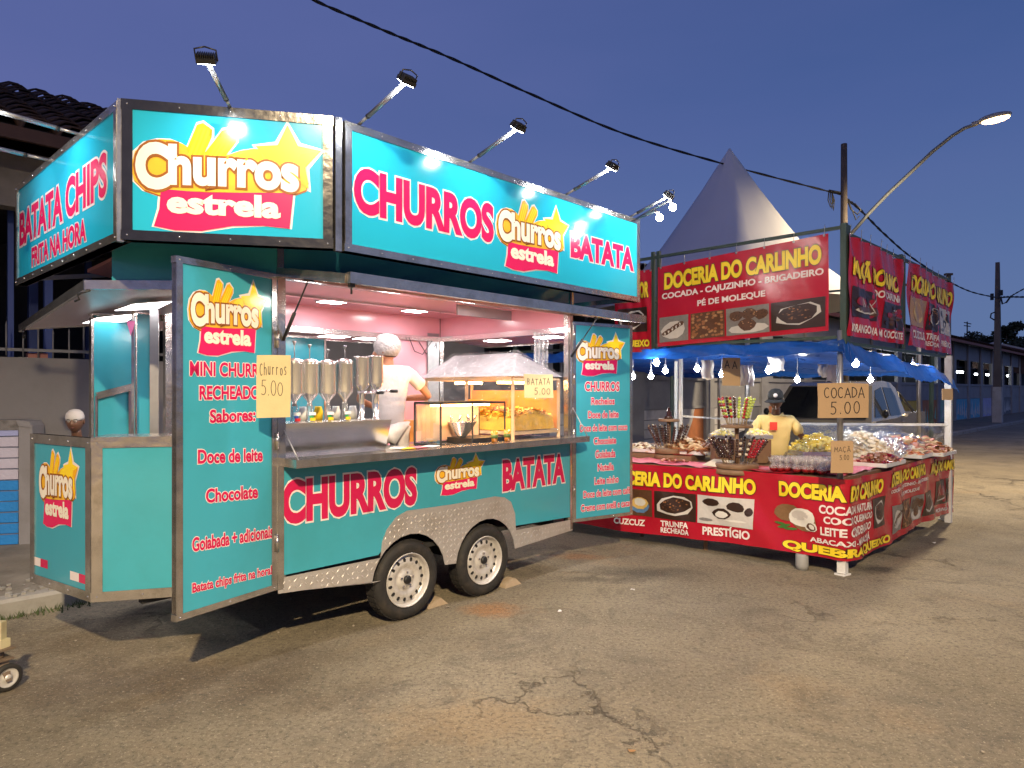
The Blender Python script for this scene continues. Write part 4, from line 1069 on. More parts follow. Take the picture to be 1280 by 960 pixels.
        for i in range(8): blob(.56 + rg.uniform(-.2, .2), .56 + rg.uniform(-.2, .2), .02, .05, 'coconut_flesh', .0078, rg.random() * 3, 6)
        blob(.22, .18, .17, .05, 'leaf_green', .0066, .5); blob(.15, .25, .14, .04, 'leaf_green', .0068, -.2); blob(.36, .12, .14, .04, 'leaf_green', .0070, .1)
    elif kind == 'cuz':
        blob(.5, .4, .42, .28, 'blue_dish', .006); blob(.5, .5, .36, .24, 'maize', .0064); blob(.5, .52, .26, .15, 'coconut_flesh', .0068)
    elif kind == 'corn':
        blob(.45, .5, .30, .40, 'maize', .006, .2); blob(.52, .55, .18, .3, 'tan', .0064, .2)
    elif kind == 'apple':
        for i in range(9): blob(.2 + rg.random() * .6, .2 + rg.random() * .6, .13, .15, rg.choice(['ruby', 'cocoa', 'ruby']), .006 + i * 2e-4)
        for i in range(7): blob(.2 + rg.random() * .6, .3 + rg.random() * .5, .012, .22, 'pale_plate', .0082, rg.uniform(-.6, .6), 6)
        blob(.45, .25, .34, .10, 'pale_plate', .0085, .1); blob(.45, .29, .32, .09, 'cocoa', .0088, .1)
    elif kind == 'grape':
        for i in range(18): blob(.15 + rg.random() * .7, .15 + rg.random() * .7, .10, .10, rg.choice(['dark_cocoa', 'cocoa', 'ruby']), .006 + i * 1e-4)
        for i in range(5): blob(.2 + rg.random() * .6, .3 + rg.random() * .5, .03, .03, 'coconut_flesh', .0082)
    mb.build('food_print', ms, parent, recalc=False)

# lower banner, round two sides
LZ0, LZ1 = 0.13, 0.835
lsp = -TLF.L
TSL = lambda px: TLF.S(px) - TLF.L
TSR = lambda px: TRF.S(px)
lb = sheet(lower_map, lsp, TRF.L, LZ0, LZ1, 0.045).build('table_banner', M_RED, ST)
Lf = lambda x, y, l=0.0: lower_map(x, y, l)
full0 = TSL(793) - (TSL(945) - TSL(793)) * 3.3 / 15.5
btext(lb, Lf, 'DOCERIA DO CARLINHO', (full0, TSL(946), 0.615, 0.765))
for a, b, k, sd_ in ((-3.1, TSL(786), 'truffle', 3), (TSL(788), TSL(817), 'cuz', 4), (TSL(820), TSL(872), 'bowl', 5), (TSL(874), TSL(944), 'prestigio', 6)): picture(lb, Lf, (a, b, 0.30, 0.575), k, sd_)
btext(lb, Lf, 'CUZCUZ', (TSL(772), TSL(808), 0.205, 0.27), 'w'); btext(lb, Lf, 'TRUNFA', (TSL(828), TSL(863), 0.225, 0.285), 'w'); btext(lb, Lf, 'RECHEADA', (TSL(828), TSL(864), 0.160, 0.215), 'w'); btext(lb, Lf, 'PRESTÍGIO', (TSL(881), TSL(940), 0.185, 0.285), 'w')
btext(lb, Lf, 'DOCERIA DO CARLINHO', (TSL(976), TSR(1097), 0.635, 0.775)); picture(lb, Lf, (TSL(969), TSL(1028), 0.315, 0.60), 'coconut', 7)
x1_ = TSR(1084)
for t, a, z_ in (('COCADA NATURAL', 1026, 0.555), ('COCO QUEIMADO', 1032, 0.46), ('LEITE CONDENSADO', 1028, 0.365), ('ABACAXI - MARACUJÁ', 1014, 0.27)):
    btext(lb, Lf, t, (TSL(a), x1_ - .02, z_ - 0.03, z_ + 0.045), 'w')
btext(lb, Lf, 'QUEBRA QUEIXO', (TSL(980), TSR(1104), 0.145, 0.235)); picture(lb, Lf, (TSR(1086), TSR(1100), 0.33, 0.60), 'bowl', 8)
btext(lb, Lf, 'DOCERIA DO CARLINHO', (TSR(1105), TSR(1151), 0.665, 0.79)); btext(lb, Lf, 'COCADA - CAJUZINHO - BRIGADEIRO', (TSR(1106), TSR(1154), 0.59, 0.635), 'w'); btext(lb, Lf, 'PÉ DE MOLEQUE', (TSR(1119), TSR(1142), 0.52, 0.57), 'w')
for a, b, k, sd_ in ((1109, 1121, 'rolls', 9), (1121, 1134, 'peanut', 10), (1135, 1147, 'truffle', 11), (1148, 1160, 'bowl', 12)): picture(lb, Lf, (TSR(a), TSR(b) - .02, 0.20, 0.47), k, sd_)
btext(lb, Lf, 'MAÇÃ DO AMOR', (TSR(1157), TRF.L - 0.03, 0.62, 0.80)); picture(lb, Lf, (TSR(1164), TSR(1176), 0.27, 0.55), 'apple', 13); picture(lb, Lf, (TSR(1177), TRF.L - 0.04, 0.27, 0.55), 'grape', 14)
btext(lb, Lf, 'MORANGO - UVA', (TSR(1166), TRF.L - 0.06, 0.18, 0.225), 'w')
# table tops
def LP(F, x, d): p = F.a + F.d * x - F.n * d; return (p.x, p.y)
mb = MB(); idf = lambda x, y, l: Vector((x, y, l))
mb.prism(idf, [LP(TLF, 0, 0.02), LP(TLF, TLF.L - 0.03, 0.02), LP(TLF, TLF.L - 0.1, 0.85), LP(TLF, 0, 0.85)], 0.80, 0.835)
mb.build('table_top', M_WOOD, ST)
mb = MB(); mb.prism(idf, [LP(TRF, 0.0, 0.03), LP(TRF, TRF.L, 0.03), LP(TRF, TRF.L, 0.95), LP(TRF, 0.62, 0.95)], 0.80, 0.834); mb.build('table_top', M_WOOD, ST)
# table cloths: pink and red pieces with uneven edges
def cloth(name, F, x0, x1, d0, d1, z, m, seed, label=None):
    rg = random.Random(seed)
    def fn(x, y, l): 
        w = 0.006 * math.sin(x * 17 + y * 9 + seed) + 0.004 * math.sin(x * 31 - y * 23)
        p = F.a + F.d * (x) - F.n * y; return Vector((p.x, p.y, z + 0.008 + w))
    mb = sheet(fn, x0, x1, d0, d1, 0.05)
    return mb.build(name, m, label=label, cat='tablecloth')
MC_RED = mat('red_cloth', (0.42, 0.01, 0.02), rough=0.5, var=0.2, bump=0.3, bscale=8)
cloth('tablecloth', TLF, 0.3, 2.62, 0.0, 0.45, 0.838, M_CLOTHP, 1, 'pink patterned cloth on the left table of the red stall')
cloth('tablecloth', TLF, 2.66, 3.3, 0.0, 0.50, 0.84, MC_RED, 2, 'plain red plastic cloth under the candied apples at the stall corner')
cloth('tablecloth', TRF, 0.12, 1.45, 0.05, 0.85, 0.842, M_CLOTHP, 3, 'pink cloth on the right table, behind the small apple price card')
cloth('tablecloth', TLF, 0.5, 2.1, 0.46, 0.84, 0.90, MC_RED, 4, 'dark red cloth over the raised back shelf behind the chocolate skewers')
mb = MB(); mb.prism(idf, [LP(TLF, 0.5, 0.47), LP(TLF, 2.1, 0.47), LP(TLF, 2.1, 0.83), LP(TLF, 0.5, 0.83)], 0.836, 0.896); mb.build('shelf_board', M_WOOD, ST)
# legs under the tables
for F, x, d in ((TLF, TLF.L - 0.02, 0.03), (TRF, TRF.L - 0.04, 0.05), (TRF, 1.1, 0.5), (TRF, 1.9, 0.1), (TRF, 2.7, 0.3), (TLF, 2.4, 0.15), (TLF, 1.6, 0.3), (TLF, 0.8, 0.1), (TRF, TRF.L - .1, 0.9), (TLF, 0.05, 0.8)):
    p = LP(F, x, d); mb = MB()
    big = (F is TLF and x > 3) or (F is TRF and x > 3.4)
    if big: mb.box((p[0], p[1], 0.42), (0.07, 0.07, 0.80), rz=.78); mb.box((p[0], p[1], 0.008), (0.11, 0.09, 0.014), rz=.6)
    else: mb.bar((p[0], p[1], 0), (p[0] + .02, p[1], 0.8), 0.035)
    mb.build('leg', M_WPOST if big else M_WOOD, ST)
# frame carrying the upper banners
UZ0, UZ1 = 2.06, 3.03
def fpost(p, z0, z1, w=0.045, m=M_GREEN, name='frame_post'):
    mb = MB(); mb.box((p[0], p[1], (z0 + z1) / 2), (w, w, z1 - z0), rz=R(45)); mb.build(name, m, ST)
mb = MB(); mb.tube([(K.x - .03, K.y + .01, .83), (K.x - .03, K.y + .01, 2.12)], .024, 12); mb.build('pipe_post', M_ALU, ST)
fpost(K, 2.0, UZ1 + .01, 0.05); fpost(LP(TRF, 0.055, 0.0), 2.0, UZ1, 0.05)
xl = TLF.S(820)
for F, xs in ((TLF, (xl - .03, xl + .03, 0.05)), (TRF, (TRF.S(1126), TRF.S(1129) , TRF.L - 0.01))):
    for x in xs: fpost(LP(F, x, 0.0), UZ0 - .03, UZ1 - (0.0 if F is TLF else 0.03), 0.035)
for F, L_ in ((TLF, TLF.L), (TRF, TRF.L)):
    dz = 0.0 if F is TLF else -0.05
    for z_ in (UZ1 - .02, UZ0):
        mb = MB(); mb.bar(F.pt(0.02, z_ + (dz if F is TRF else -.08 if z_ > 2.5 else 0)), F.pt(L_, z_ + (dz if F is TRF else 0)), 0.028); mb.build('frame_rail', M_GREEN, ST)
mb = MB(); mb.bar(Vector((*KB, UZ1 - .08)), Vector((*TR1, UZ1 - .08)), 0.028); mb.bar(Vector((*KB, UZ1 - .08)), Vector((*TL0, UZ1 - .08)), 0.028); mb.bar(Vector((*KB, 0)), Vector((*KB, UZ1)), 0.045); mb.build('frame_rail', M_GREEN, ST)
def upper(F, pxa, pxb, z0a, z1a, z0b, z1b, seed, wr=1.0, curl=0.0):
    xa, xb = F.S(pxa), F.S(pxb)
    def fn(u_, v_, l=0.0):
        za = z0a + (z1a - z0a) * v_; zb = z0b + (z1b - z0b) * v_
        z = za + (zb - za) * u_
        w = wr * (0.006 * math.sin(u_ * 9 + v_ * 5 + seed) + 0.004 * math.sin(u_ * 25 + v_ * 9) )
        if wr > 1.5: w += 0.012 * abs(math.sin(u_ * 16 + v_ * 2.0)) + 0.01 * math.sin(u_ * 40 + v_ * 7)
        p = F.a + F.d * (xa + (xb - xa) * u_) + F.n * (0.03 + w + l)
        return Vector((p.x, p.y, z))
    nx, nz = 40, 24
    mb = MB(); vs = [fn(i / nx, j / nz) for j in range(nz + 1) for i in range(nx + 1)]
    mb.add(vs, [(j * (nx + 1) + i, j * (nx + 1) + i + 1, (j + 1) * (nx + 1) + i + 1, (j + 1) * (nx + 1) + i) for j in range(nz) for i in range(nx)], 0, True)
    b = mb.build('banner', M_RED, ST)
    tie = MB()
    for i in range(7):
        q = fn(0.02 + i * .16, 0.985, 0.004); tie.lathe([(0.006, 0), (0.011, 0.001), (0.011, 0.003), (0.006, 0.003)], q, 8, M=Matrix.Rotation(math.atan2(F.n.y, F.n.x), 3, 'Z') @ Matrix.Rotation(R(90), 3, 'Y'))
        tie.tube([q, q + Vector((0.006, 0.004, 0.09))], 0.003, 4)
    tie.build('eyelets', M_ALU, b, kind='stuff')
    return b, fn
def ut(b, fn, txt, r, kind='y', sh=0.0):
    mb = MB(); c = ([0.05 * i for i in range(1, 20)], [])
    fn2 = lambda x, y, l: fn(x, y, l)
    put_text(mb, fn2, txt, r, [(1, 0.09), (0, 0.052)] if kind == 'y' else [(0, 0.035)], cuts=c, lift=0.005, shear=sh)
    mb.build('lettering', [M_BYEL if kind == 'y' else M_BWHT, M_BBLK], b, recalc=False)
b1, f1 = upper(TLF, 824, 1037, 2.045, 2.86, 2.12, 2.965, 0)
ut(b1, f1, 'DOCERIA DO CARLINHO', (0.045, 0.965, 0.70, 0.91)); ut(b1, f1, 'COCADA - CAJUZINHO - BRIGADEIRO', (0.03, 0.975, 0.565, 0.66), 'w'); ut(b1, f1, 'PÉ DE MOLEQUE', (0.26, 0.67, 0.43, 0.53), 'w')
for a, b, k, s_ in ((.015, .205, 'rolls', 21), (.22, .43, 'peanut', 22), (.44, .69, 'truffle', 23), (.70, .985, 'bowl', 24)): picture(b1, f1, (a, b, 0.05, 0.36), k, s_)
b2, f2 = upper(TLF, 770, 816, 2.0, 2.84, 2.0, 2.85, 3)
ut(b2, f2, 'DO AMOR', (0.2, 0.93, 0.66, 0.86)); picture(b2, f2, (0.1, 0.9, 0.25, 0.55), 'bowl', 25); ut(b2, f2, 'QUEIXO', (0.3, 0.95, 0.05, 0.15))
b3, f3 = upper(TRF, 1054.5, 1123, 2.07, 2.95, 2.07, 2.92, 5, 2.0)
ut(b3, f3, 'MAÇÃ DO AMOR', (0.04, 0.95, 0.56, 0.82), sh=-0.02); ut(b3, f3, 'DO CARLINHO', (0.48, 0.97, 0.47, 0.55), 'w'); picture(b3, f3, (0.05, 0.52, 0.20, 0.50), 'apple', 26); picture(b3, f3, (0.60, 0.96, 0.15, 0.44), 'grape', 27); ut(b3, f3, 'MORANGO - UVA COM CHOCOLATE', (0.03, 0.96, 0.045, 0.13), 'w')
b4, f4 = upper(TRF, 1130, 1185, 2.07, 2.95, 2.04, 2.90, 7, 1.6)
ut(b4, f4, 'DOCERIA DO CARLINHO', (0.05, 0.97, 0.66, 0.87)); ut(b4, f4, 'CUZCUZ', (0.09, 0.34, 0.10, 0.20), 'w'); ut(b4, f4, 'TRUNFA', (0.41, 0.64, 0.13, 0.21), 'w'); ut(b4, f4, 'RECHEADA', (0.41, 0.64, 0.05, 0.11), 'w'); ut(b4, f4, 'PRESTÍGIO', (0.71, 0.96, 0.08, 0.18), 'w')
for a, b, k, s_ in ((.05, .36, 'corn', 28), (.39, .66, 'bowl', 29), (.69, .97, 'prestigio', 30)): picture(b4, f4, (a, b, 0.25, 0.60), k, s_)
# blue tarpaulin over the stall
M_TARP = mat('blue_tarpaulin', (0.010, 0.055, 0.25), rough=0.3, var=0.25, vscale=4, bump=0.5, bscale=7, rvar=0.1)
_n = M_TARP.node_tree; _t = _n.nodes.new('ShaderNodeBsdfTranslucent'); _t.inputs[0].default_value = (0.02, 0.16, 0.75, 1); _m = _n.nodes.new('ShaderNodeMixShader'); _m.inputs[0].default_value = 0.22
_o = [q for q in _n.nodes if q.type == 'OUTPUT_MATERIAL'][0]; _n.links.new(_n.nodes['Principled BSDF'].outputs[0], _m.inputs[1]); _n.links.new(_t.outputs[0], _m.inputs[2]); _n.links.new(_m.outputs[0], _o.inputs[0])
def tarp(u_, v_):
    """u along the left side to the corner K and v along the right side, both 0..1; flaps beyond the edges hang"""
    eu = 0.06; uu = min(1, max(0, u_)); vv = min(1, max(0, v_))
    base = TL0 + (K - TL0) * uu + (TR1 - K) * vv
    out_ = Vector((0, 0)); drop = 0.0
    hang = 0.0
    if v_ < 0: out_ += TLF.n * (-v_) * 0.5; hang += -v_ * .75
    if u_ > 1: out_ += TRF.n * (u_ - 1) * 0.5; hang += (u_ - 1) * 1.0
    if v_ > 1: out_ += TRF.d * (v_ - 1) * 1.0; hang += (v_ - 1) * 0.5
    if u_ < 0: out_ -= TLF.d * (-u_); hang += -u_ * .6
    d = min(uu, 1 - uu, vv, 1 - vv)
    z = 2.055 + 0.10 * min(1, d * 2.2) - 0.22 * vv ** .8 - 0.035 * abs(math.sin(uu * 9.4)) * (1 - min(1, vv * 5)) - 0.05 * abs(math.sin(vv * 8)) * (1 - min(1, (1 - uu) * 5))
    z -= hang
    z += 0.010 * math.sin(u_ * 31 + v_ * 12) + 0.008 * math.sin(v_ * 43 - u_ * 21) + 0.010 * abs(math.sin(u_ * 37 - v_ * 60)) + 0.008 * abs(math.sin(u_ * 90 + v_ * 41))
    p = base + out_
    wob = 0.02 * math.sin(u_ * 50 + v_ * 35) * (1 if hang > 0 else 0)
    return Vector((p.x + wob * .7, p.y + wob * .7, z))
mb = MB(); N = 72; vs = []
for j in range(N + 1):
    for i in range(N + 1):
        vs.append(tarp(-0.03 + 1.20 * i / N, -0.16 + 1.27 * j / N))
mb.add(vs, [(j * (N + 1) + i, j * (N + 1) + i + 1, (j + 1) * (N + 1) + i + 1, (j + 1) * (N + 1) + i) for j in range(N) for i in range(N)], 0, True)
mb.build('tarpaulin', M_TARP, ST)
# white posts
for px, D, zt, w in ((851, 7.7, 2.05, 0.034), (1185.5, 8.25, 2.02, 0.068), (845, 9.2, 2.0, 0.03)):
    X = (px - 640) / FPX * D; mb = MB(); mb.box((X, D, zt / 2), (w, w, zt), rz=.8); mb.build('white_post', M_WPOST, ST)
X = (1163 - 640) / FPX * 9.4; mb = MB(); mb.bar((X, 9.4, 0), (X + .02, 9.4, 2.1), 0.04); mb.build('frame_post', M_GREEN, ST)
mb = MB(); mb.bar(p3(992, 530, 8.4), p3(1186, 531, 8.25), 0.03); mb.bar(p3(851, 520, 7.7), p3(1000, 530, 8.4), 0.02); mb.build('plastic_rail', M_WPOST, ST)
# clear plastic sheet wall behind and over the trays on the right
def pl1(u_, v_, l=0):
    a = p3(1000, 531, 8.35); b = p3(1186, 532, 8.2); bot_a = TRF.pt(0.9, 0.86, -0.75); bot_b = TRF.pt(TRF.L, 0.86, -0.02)
    t = a.lerp(b, u_); q = bot_a.lerp(bot_b, u_); p = q.lerp(t, v_)
    return p + Vector((0.02 * math.sin(u_ * 21 + v_ * 6), 0.02 * math.cos(u_ * 17 + v_ * 9), 0.012 * math.sin(u_ * 33)))
mb = MB(); nx, nz = 50, 8
mb.add([pl1(i / nx, j / nz) for j in range(nz + 1) for i in range(nx + 1)], [(j * (nx + 1) + i, j * (nx + 1) + i + 1, (j + 1) * (nx + 1) + i + 1, (j + 1) * (nx + 1) + i) for j in range(nz) for i in range(nx)], 0, True)
mb.build('plastic_sheet', M_PLAST, ST)
# string of wires and ropes under the tarpaulin
# ---------------------------------------------------------------- bulbs
bl = [(820.6, 453.4, 7.0, 'large bulb nearest the trailer menu door, left of the white stall post'), (791, 470.6, 8.3, 'leftmost low bulb beside the edge of the right menu door'), (813.6, 470.6, 8.4, 'low bulb right below the large bulb at the stall left end'), (831.6, 463.6, 8.2, 'bulb just left of the white stall post'),
      (871.4, 461, 8.0, 'bulb just right of the white stall post, beside a hanging white bag'), (902, 468, 8.6, 'bulb half hidden behind the hanging brown cardboard'), (961, 463, 6.9, 'bright bulb above the vendor, in front of the white box'), (996.6, 474.7, 8.2, 'low bulb between the vendor and the COCADA price card'),
      (1069.7, 455, 7.0, 'bright bulb right of the stall corner post, just under the tarpaulin'), (1092, 451, 7.6, 'highest bulb, under the tarpaulin above the pickup'), (1088, 474.7, 8.3, 'low bulb just right of the COCADA price card'), (1141, 458, 7.9, 'bulb tucked under the right end of the blue tarpaulin')]
M_SOCK = mat('bulb_socket', (0.75, 0.75, 0.74), rough=0.4)
for px, py, D, lb_ in bl:
    c = p3(px, py, D); t = thing('light_bulb', c, lb_, 'light bulb', 'bulbs hanging in the sweets stall')
    mb = MB(); mb.lathe([(0.001, -0.034), (0.016, -0.030), (0.030, -0.012), (0.032, 0.004), (0.024, 0.022), (0.013, 0.036)], c, 12); mb.build('glass', M_BULB, t)
    mb = MB(); mb.lathe([(0.014, 0.034), (0.016, 0.040), (0.016, 0.075), (0.006, 0.080)], c, 10); mb.build('socket', M_SOCK, t)
    mb = MB(); mb.tube([c + Vector((0, 0, .08)), c + Vector((0.004, 0.003, max(.1, 1.99 - c.z)))], 0.003, 5); mb.build('cord', M_SOCK, t)

# ---------------------------------------------------------------- hand-lettered price cards
def stroke(mb, fn, pts, w, lift, mi=0):
    for a, b in zip(pts[:-1], pts[1:]):
        dx, dy = b[0] - a[0], b[1] - a[1]; L_ = math.hypot(dx, dy) or 1e-6; nx, ny = -dy / L_ * w / 2, dx / L_ * w / 2; ex, ey = dx / L_ * w * .3, dy / L_ * w * .3
        mb.poly(fn, [(a[0] + nx - ex, a[1] + ny - ey), (a[0] - nx - ex, a[1] - ny - ey), (b[0] - nx + ex, b[1] - ny + ey), (b[0] + nx + ex, b[1] + ny + ey)], lift, mi)
def arcp(cx, cy, rx, ry, a0, a1, n=10): return [(cx + rx * math.cos(R(a0 + (a1 - a0) * i / n)), cy + ry * math.sin(R(a0 + (a1 - a0) * i / n))) for i in range(n + 1)]
GL = {'C': [arcp(.5, .5, .45, .5, 50, 310)], 'O': [arcp(.5, .5, .45, .5, 0, 360, 14)], '0': [arcp(.5, .5, .42, .5, 0, 360, 14)], 'A': [[(0, 0), (.5, 1), (1, 0)], [(.2, .35), (.8, .35)]], 'D': [[(.1, 0), (.1, 1)], [(.1, 1)] + arcp(.1, .5, .8, .5, 90, -90, 8)],
      '5': [[(.9, 1), (.25, 1), (.2, .58)] + arcp(.4, .3, .45, .32, 110, -130, 8)], 'B': [[(.1, 0), (.1, 1)], [(.1, 1)] + arcp(.1, .75, .6, .25, 90, -90, 6), [(.1, .5)] + arcp(.1, .25, .7, .25, 90, -90, 6)], 'T': [[(0, 1), (1, 1)], [(.5, 1), (.5, 0)]],
      'h': [[(.1, 0), (.1, 1)], [(.1, .45)] + arcp(.45, .4, .35, .22, 160, 0, 5) + [(.8, 0)]], 'u': [[(.1, .6), (.1, .2)] + arcp(.4, .2, .3, .2, 180, 360, 5), [(.72, .6), (.72, 0)]], 'r': [[(.2, .6), (.2, 0)], [(.2, .4)] + arcp(.5, .35, .3, .22, 150, 60, 4)], 'o': [arcp(.45, .3, .35, .3, 0, 360, 10)], 's': [arcp(.45, .45, .25, .15, 30, 230, 5) + arcp(.4, .15, .28, .15, 80, -140, 5)],
      'M': [[(0, 0), (.1, 1), (.5, .4), (.9, 1), (1, 0)]], 'Ç': [arcp(.5, .5, .45, .5, 50, 310), [(.5, 0), (.6, -.15), (.4, -.25)]], 'Ã': [[(0, 0), (.5, 1), (1, 0)], [(.2, .35), (.8, .35)], [(.2, 1.15), (.4, 1.25), (.6, 1.15), (.8, 1.25)]], '.': [[(.4, 0), (.5, .06)]], ',': [[(.5, .1), (.4, -.1)]], ' ': []}
def hand(mb, fn, txt, x, z, cw, ch, gap, w, seed=0, lift=0.004):
    rg = random.Random(seed)
    for c in txt:
        if c in '.,': ww = cw * .35
        else: ww = cw
        dz = rg.uniform(-.06, .06) * ch; sc_ = rg.uniform(.92, 1.08)
        for st_ in GL[c]: stroke(mb, fn, [(x + p[0] * ww, z + dz + p[1] * ch * sc_) for p in st_], w, lift)
        x += ww + gap
def card(px0, px1, py0, py1, D, yaw, lines, m, label, name='price_card', th=0.006, ink=0.008):
    cx = ((px0 + px1) / 2 - 640) / FPX * D; w = (px1 - px0) / FPX * D / max(.5, math.cos(yaw)); z1 = EYE - (py0 - HOR) / FPX * D; z0 = EYE - (py1 - HOR) / FPX * D
    d = Vector((math.cos(yaw), math.sin(yaw))); F = Frame(Vector((cx, D)) - d * w / 2, d=d)
    rg = random.Random(int(px0)); h = z1 - z0; j = lambda: rg.uniform(-.015, .015) * w
    t = thing(name, (cx, D, z0), label, 'price card')
    mb = MB(); mb.prism(F, [(0 + j(), z0 + j()), (w * .5, z0 + j() * .7), (w + j(), z0 + j()), (w + j(), (z0 + z1) / 2), (w + j(), z1 + j()), (w * .45, z1 + j() * .7), (0 + j(), z1 + j()), (j(), (z0 + z1) / 2)], -th, 0)
    mb.build('board', m, t)
    for i, (tx, x, z, cw, ch, gp) in enumerate(lines):
        mb = MB(); hand(mb, F, tx, x * w, z0 + z * h, cw * w, ch * h, gp * w, ink * w, seed=i + int(px0), lift=0.0015); mb.build('handwriting', M_INK, t, recalc=False)
    return F, w, z0, z1
card(1021.5, 1087, 479, 522, 5.72, 0.06, [('COCADA', 0.12, 0.58, 0.115, 0.30, 0.02), ('5.00', 0.24, 0.12, 0.13, 0.32, 0.05)], M_CARD, 'large brown cardboard price card reading COCADA 5.00 on the stall corner post', ink=.018)
card(1038.5, 1067, 551, 591, 5.62, 0.05, [('MAÇÃ', 0.15, 0.66, 0.15, 0.15, 0.04), ('5.00', 0.38, 0.40, 0.10, 0.15, 0.03)], M_CARD, 'small brown cardboard card reading MAÇÃ 5.00 at the corner of the stall table', ink=.02)
card(321.5, 362, 444, 522, 3.78, 0.10, [('Churros', 0.10, 0.68, 0.085, 0.20, 0.035), ('5.00', 0.13, 0.36, 0.17, 0.22, 0.03)], M_CARDP, 'pale cardboard price card reading Churros 5.00 on the left menu door edge', ink=.02)
card(655, 692, 468, 497, 5.62, 0.5, [('BATATA', 0.10, 0.56, 0.105, 0.26, 0.03), ('5.00', 0.34, 0.14, 0.13, 0.26, 0.04)], M_CARDP, 'pale cardboard price card reading BATATA 5.00 on the potato case', ink=.018)
card(1177, 1192, 486, 500, 8.05, 0.2, [], M_CARD, 'blank brown cardboard square tied to the far right white post')
F_, w, z0, z1 = card(903, 926, 447, 482, 6.75, 0.1, [('A', 0.55, 0.62, 0.25, 0.25, 0.05), ('A', 0.12, 0.62, 0.25, 0.25, 0.05)], M_CARD, 'folded brown cardboard wrapped in clear plastic, hanging under the tarpaulin', ink=.05)
# hanging bags
M_BAGW = mat('white_bag', (0.72, 0.71, 0.70), rough=0.45, var=0.06, bump=0.5, bscale=18)
def bag(px0, px1, py0, py1, D, label, name='plastic_bag', cat='bag', flare=0.0, thick=0.05):
    a = p3(px0, py1, D); b = p3(px1, py0, D); w = b.x - a.x; h = b.z - a.z; mb = MB(); n = 8; vs = []
    rg = random.Random(int(px0)); ph = rg.random() * 6
    for s_ in (-1, 1):
        for j in range(n + 1):
            for i in range(n + 1):
                u_, v_ = i / n, j / n
                bul = thick * (math.sin(math.pi * u_) ** .6) * (math.sin(math.pi * min(1, v_ * .9 + .1)) ** .6) * .5
                x = a.x + w * (0.5 + (u_ - 0.5) * (1 + flare * (1 - v_))) + .006 * math.sin(v_ * 9 + ph)
                vs.append((x, D + s_ * (bul + .002) + .006 * math.sin(u_ * 14 + ph), a.z + h * v_ + .01 * math.sin(u_ * 7 + ph) * (1 - v_)))
    M_ = (n + 1) ** 2
    for s_ in (0, 1): mb.add([], [])
    mb.add(vs, [(j * (n + 1) + i, j * (n + 1) + i + 1, (j + 1) * (n + 1) + i + 1, (j + 1) * (n + 1) + i) for j in range(n) for i in range(n)] + [(M_ + j * (n + 1) + i, M_ + (j + 1) * (n + 1) + i, M_ + (j + 1) * (n + 1) + i + 1, M_ + j * (n + 1) + i + 1) for j in range(n) for i in range(n)], 0, True)
    mb.build(name, M_BAGW, label=label, cat=cat)
bag(877, 892, 450, 474, 7.0, 'white paper bag hanging right of the bulb beside the thin white post')
bag(926, 941, 456, 482, 6.9, 'white plastic bag flaring at the bottom beside the hanging cardboard', flare=.25)
bag(960, 980, 445, 464, 7.1, 'boxy white bag hanging over the vendor cap', thick=.14)
bag(1022, 1036, 455, 471, 6.6, 'crumpled white bag left of the stall corner post', flare=-.2)
bag(1033, 1046, 456, 477, 6.5, 'long white plastic bag hanging against the stall corner post', flare=.1)

# ---------------------------------------------------------------- skewers on tiered stands
M_CHOC = mat('chocolate_glaze', (0.045, 0.018, 0.010), rough=0.22, var=0.3, vscale=60, coat=.3)
M_GRN = mat('green_grape', (0.50, 0.62, 0.10), rough=0.2, var=0.2, coat=.5); M_RFR = mat('red_fruit', (0.38, 0.012, 0.02), rough=0.18, var=0.25, coat=.6); M_WCH = mat('white_chocolate', (0.72, 0.62, 0.48), rough=0.3)
M_STK = mat('bamboo_stick', (0.55, 0.40, 0.20), rough=0.7)
def skewer_proto(kind):
    t = thing('fruit_skewer', (0, 0, 0), 'x', 'fruit skewer')
    mb = MB(); mb.tube([(0, 0, 0), (0, 0, 0.30)], 0.0028, 5); mb.build('stick', M_STK, t)
    mats_ = {'choc': [M_CHOC, M_CHOC], 'green': [M_GRN, M_CHOC], 'red': [M_RFR, M_CHOC], 'mix': [M_RFR, M_GRN], 'white': [M_CHOC, M_WCH]}[kind]
    for k in range(7):
        mb = MB(); mb.ball((0, 0, 0.095 + k * 0.030), (0.0155, 0.0155, 0.0145), 8)
        mb.build('fruit', mats_[k % 2] if kind in ('mix', 'white') else mats_[0], t)
        if kind == 'green' or kind == 'red':
            pass
    return t
PROT = {k: skewer_proto(k) for k in ('choc', 'green', 'red', 'mix', 'white')}
for p in PROT.values(): p.location = (0, 0, -50)
CH = {}
for x in bpy.data.objects:
    if x.parent: CH.setdefault(x.parent.name, []).append(x)
used = set()
def place_skewer(kind, base, az, tilt, label, group):
    src = PROT[kind]
    if kind in used: o = copy_tree(src, None, CH)
    else: o = src; used.add(kind)
    o.location = base; o.rotation_euler = (Matrix.Rotation(az, 3, 'Z') @ Matrix.Rotation(tilt, 3, 'Y')).to_euler()
    o['label'] = label; o['group'] = group; o['category'] = 'fruit skewer'
def stand(px, pyb, D, tiers, label):
    """tiers: (radius, height, z above the table) slotted wooden discs on a post"""
    c = p3(px, pyb, D); t = thing('skewer_stand', c, label, 'display stand')
    zt = max(z + h for r, h, z in tiers)
    mb = MB(); mb.lathe([(0.022, 0), (0.022, zt)], c, 10); mb.build('post', M_WOOD, t)
    for r, h, z in tiers:
        mb = MB(); mb.lathe([(r, z), (r * 1.02, z + h * .1), (r * 1.0, z + h * .9), (r * .97, z + h), (0.02, z + h)], c, 20); mb.build('tier', M_WOOD, t)
    return c
rg = random.Random(3)
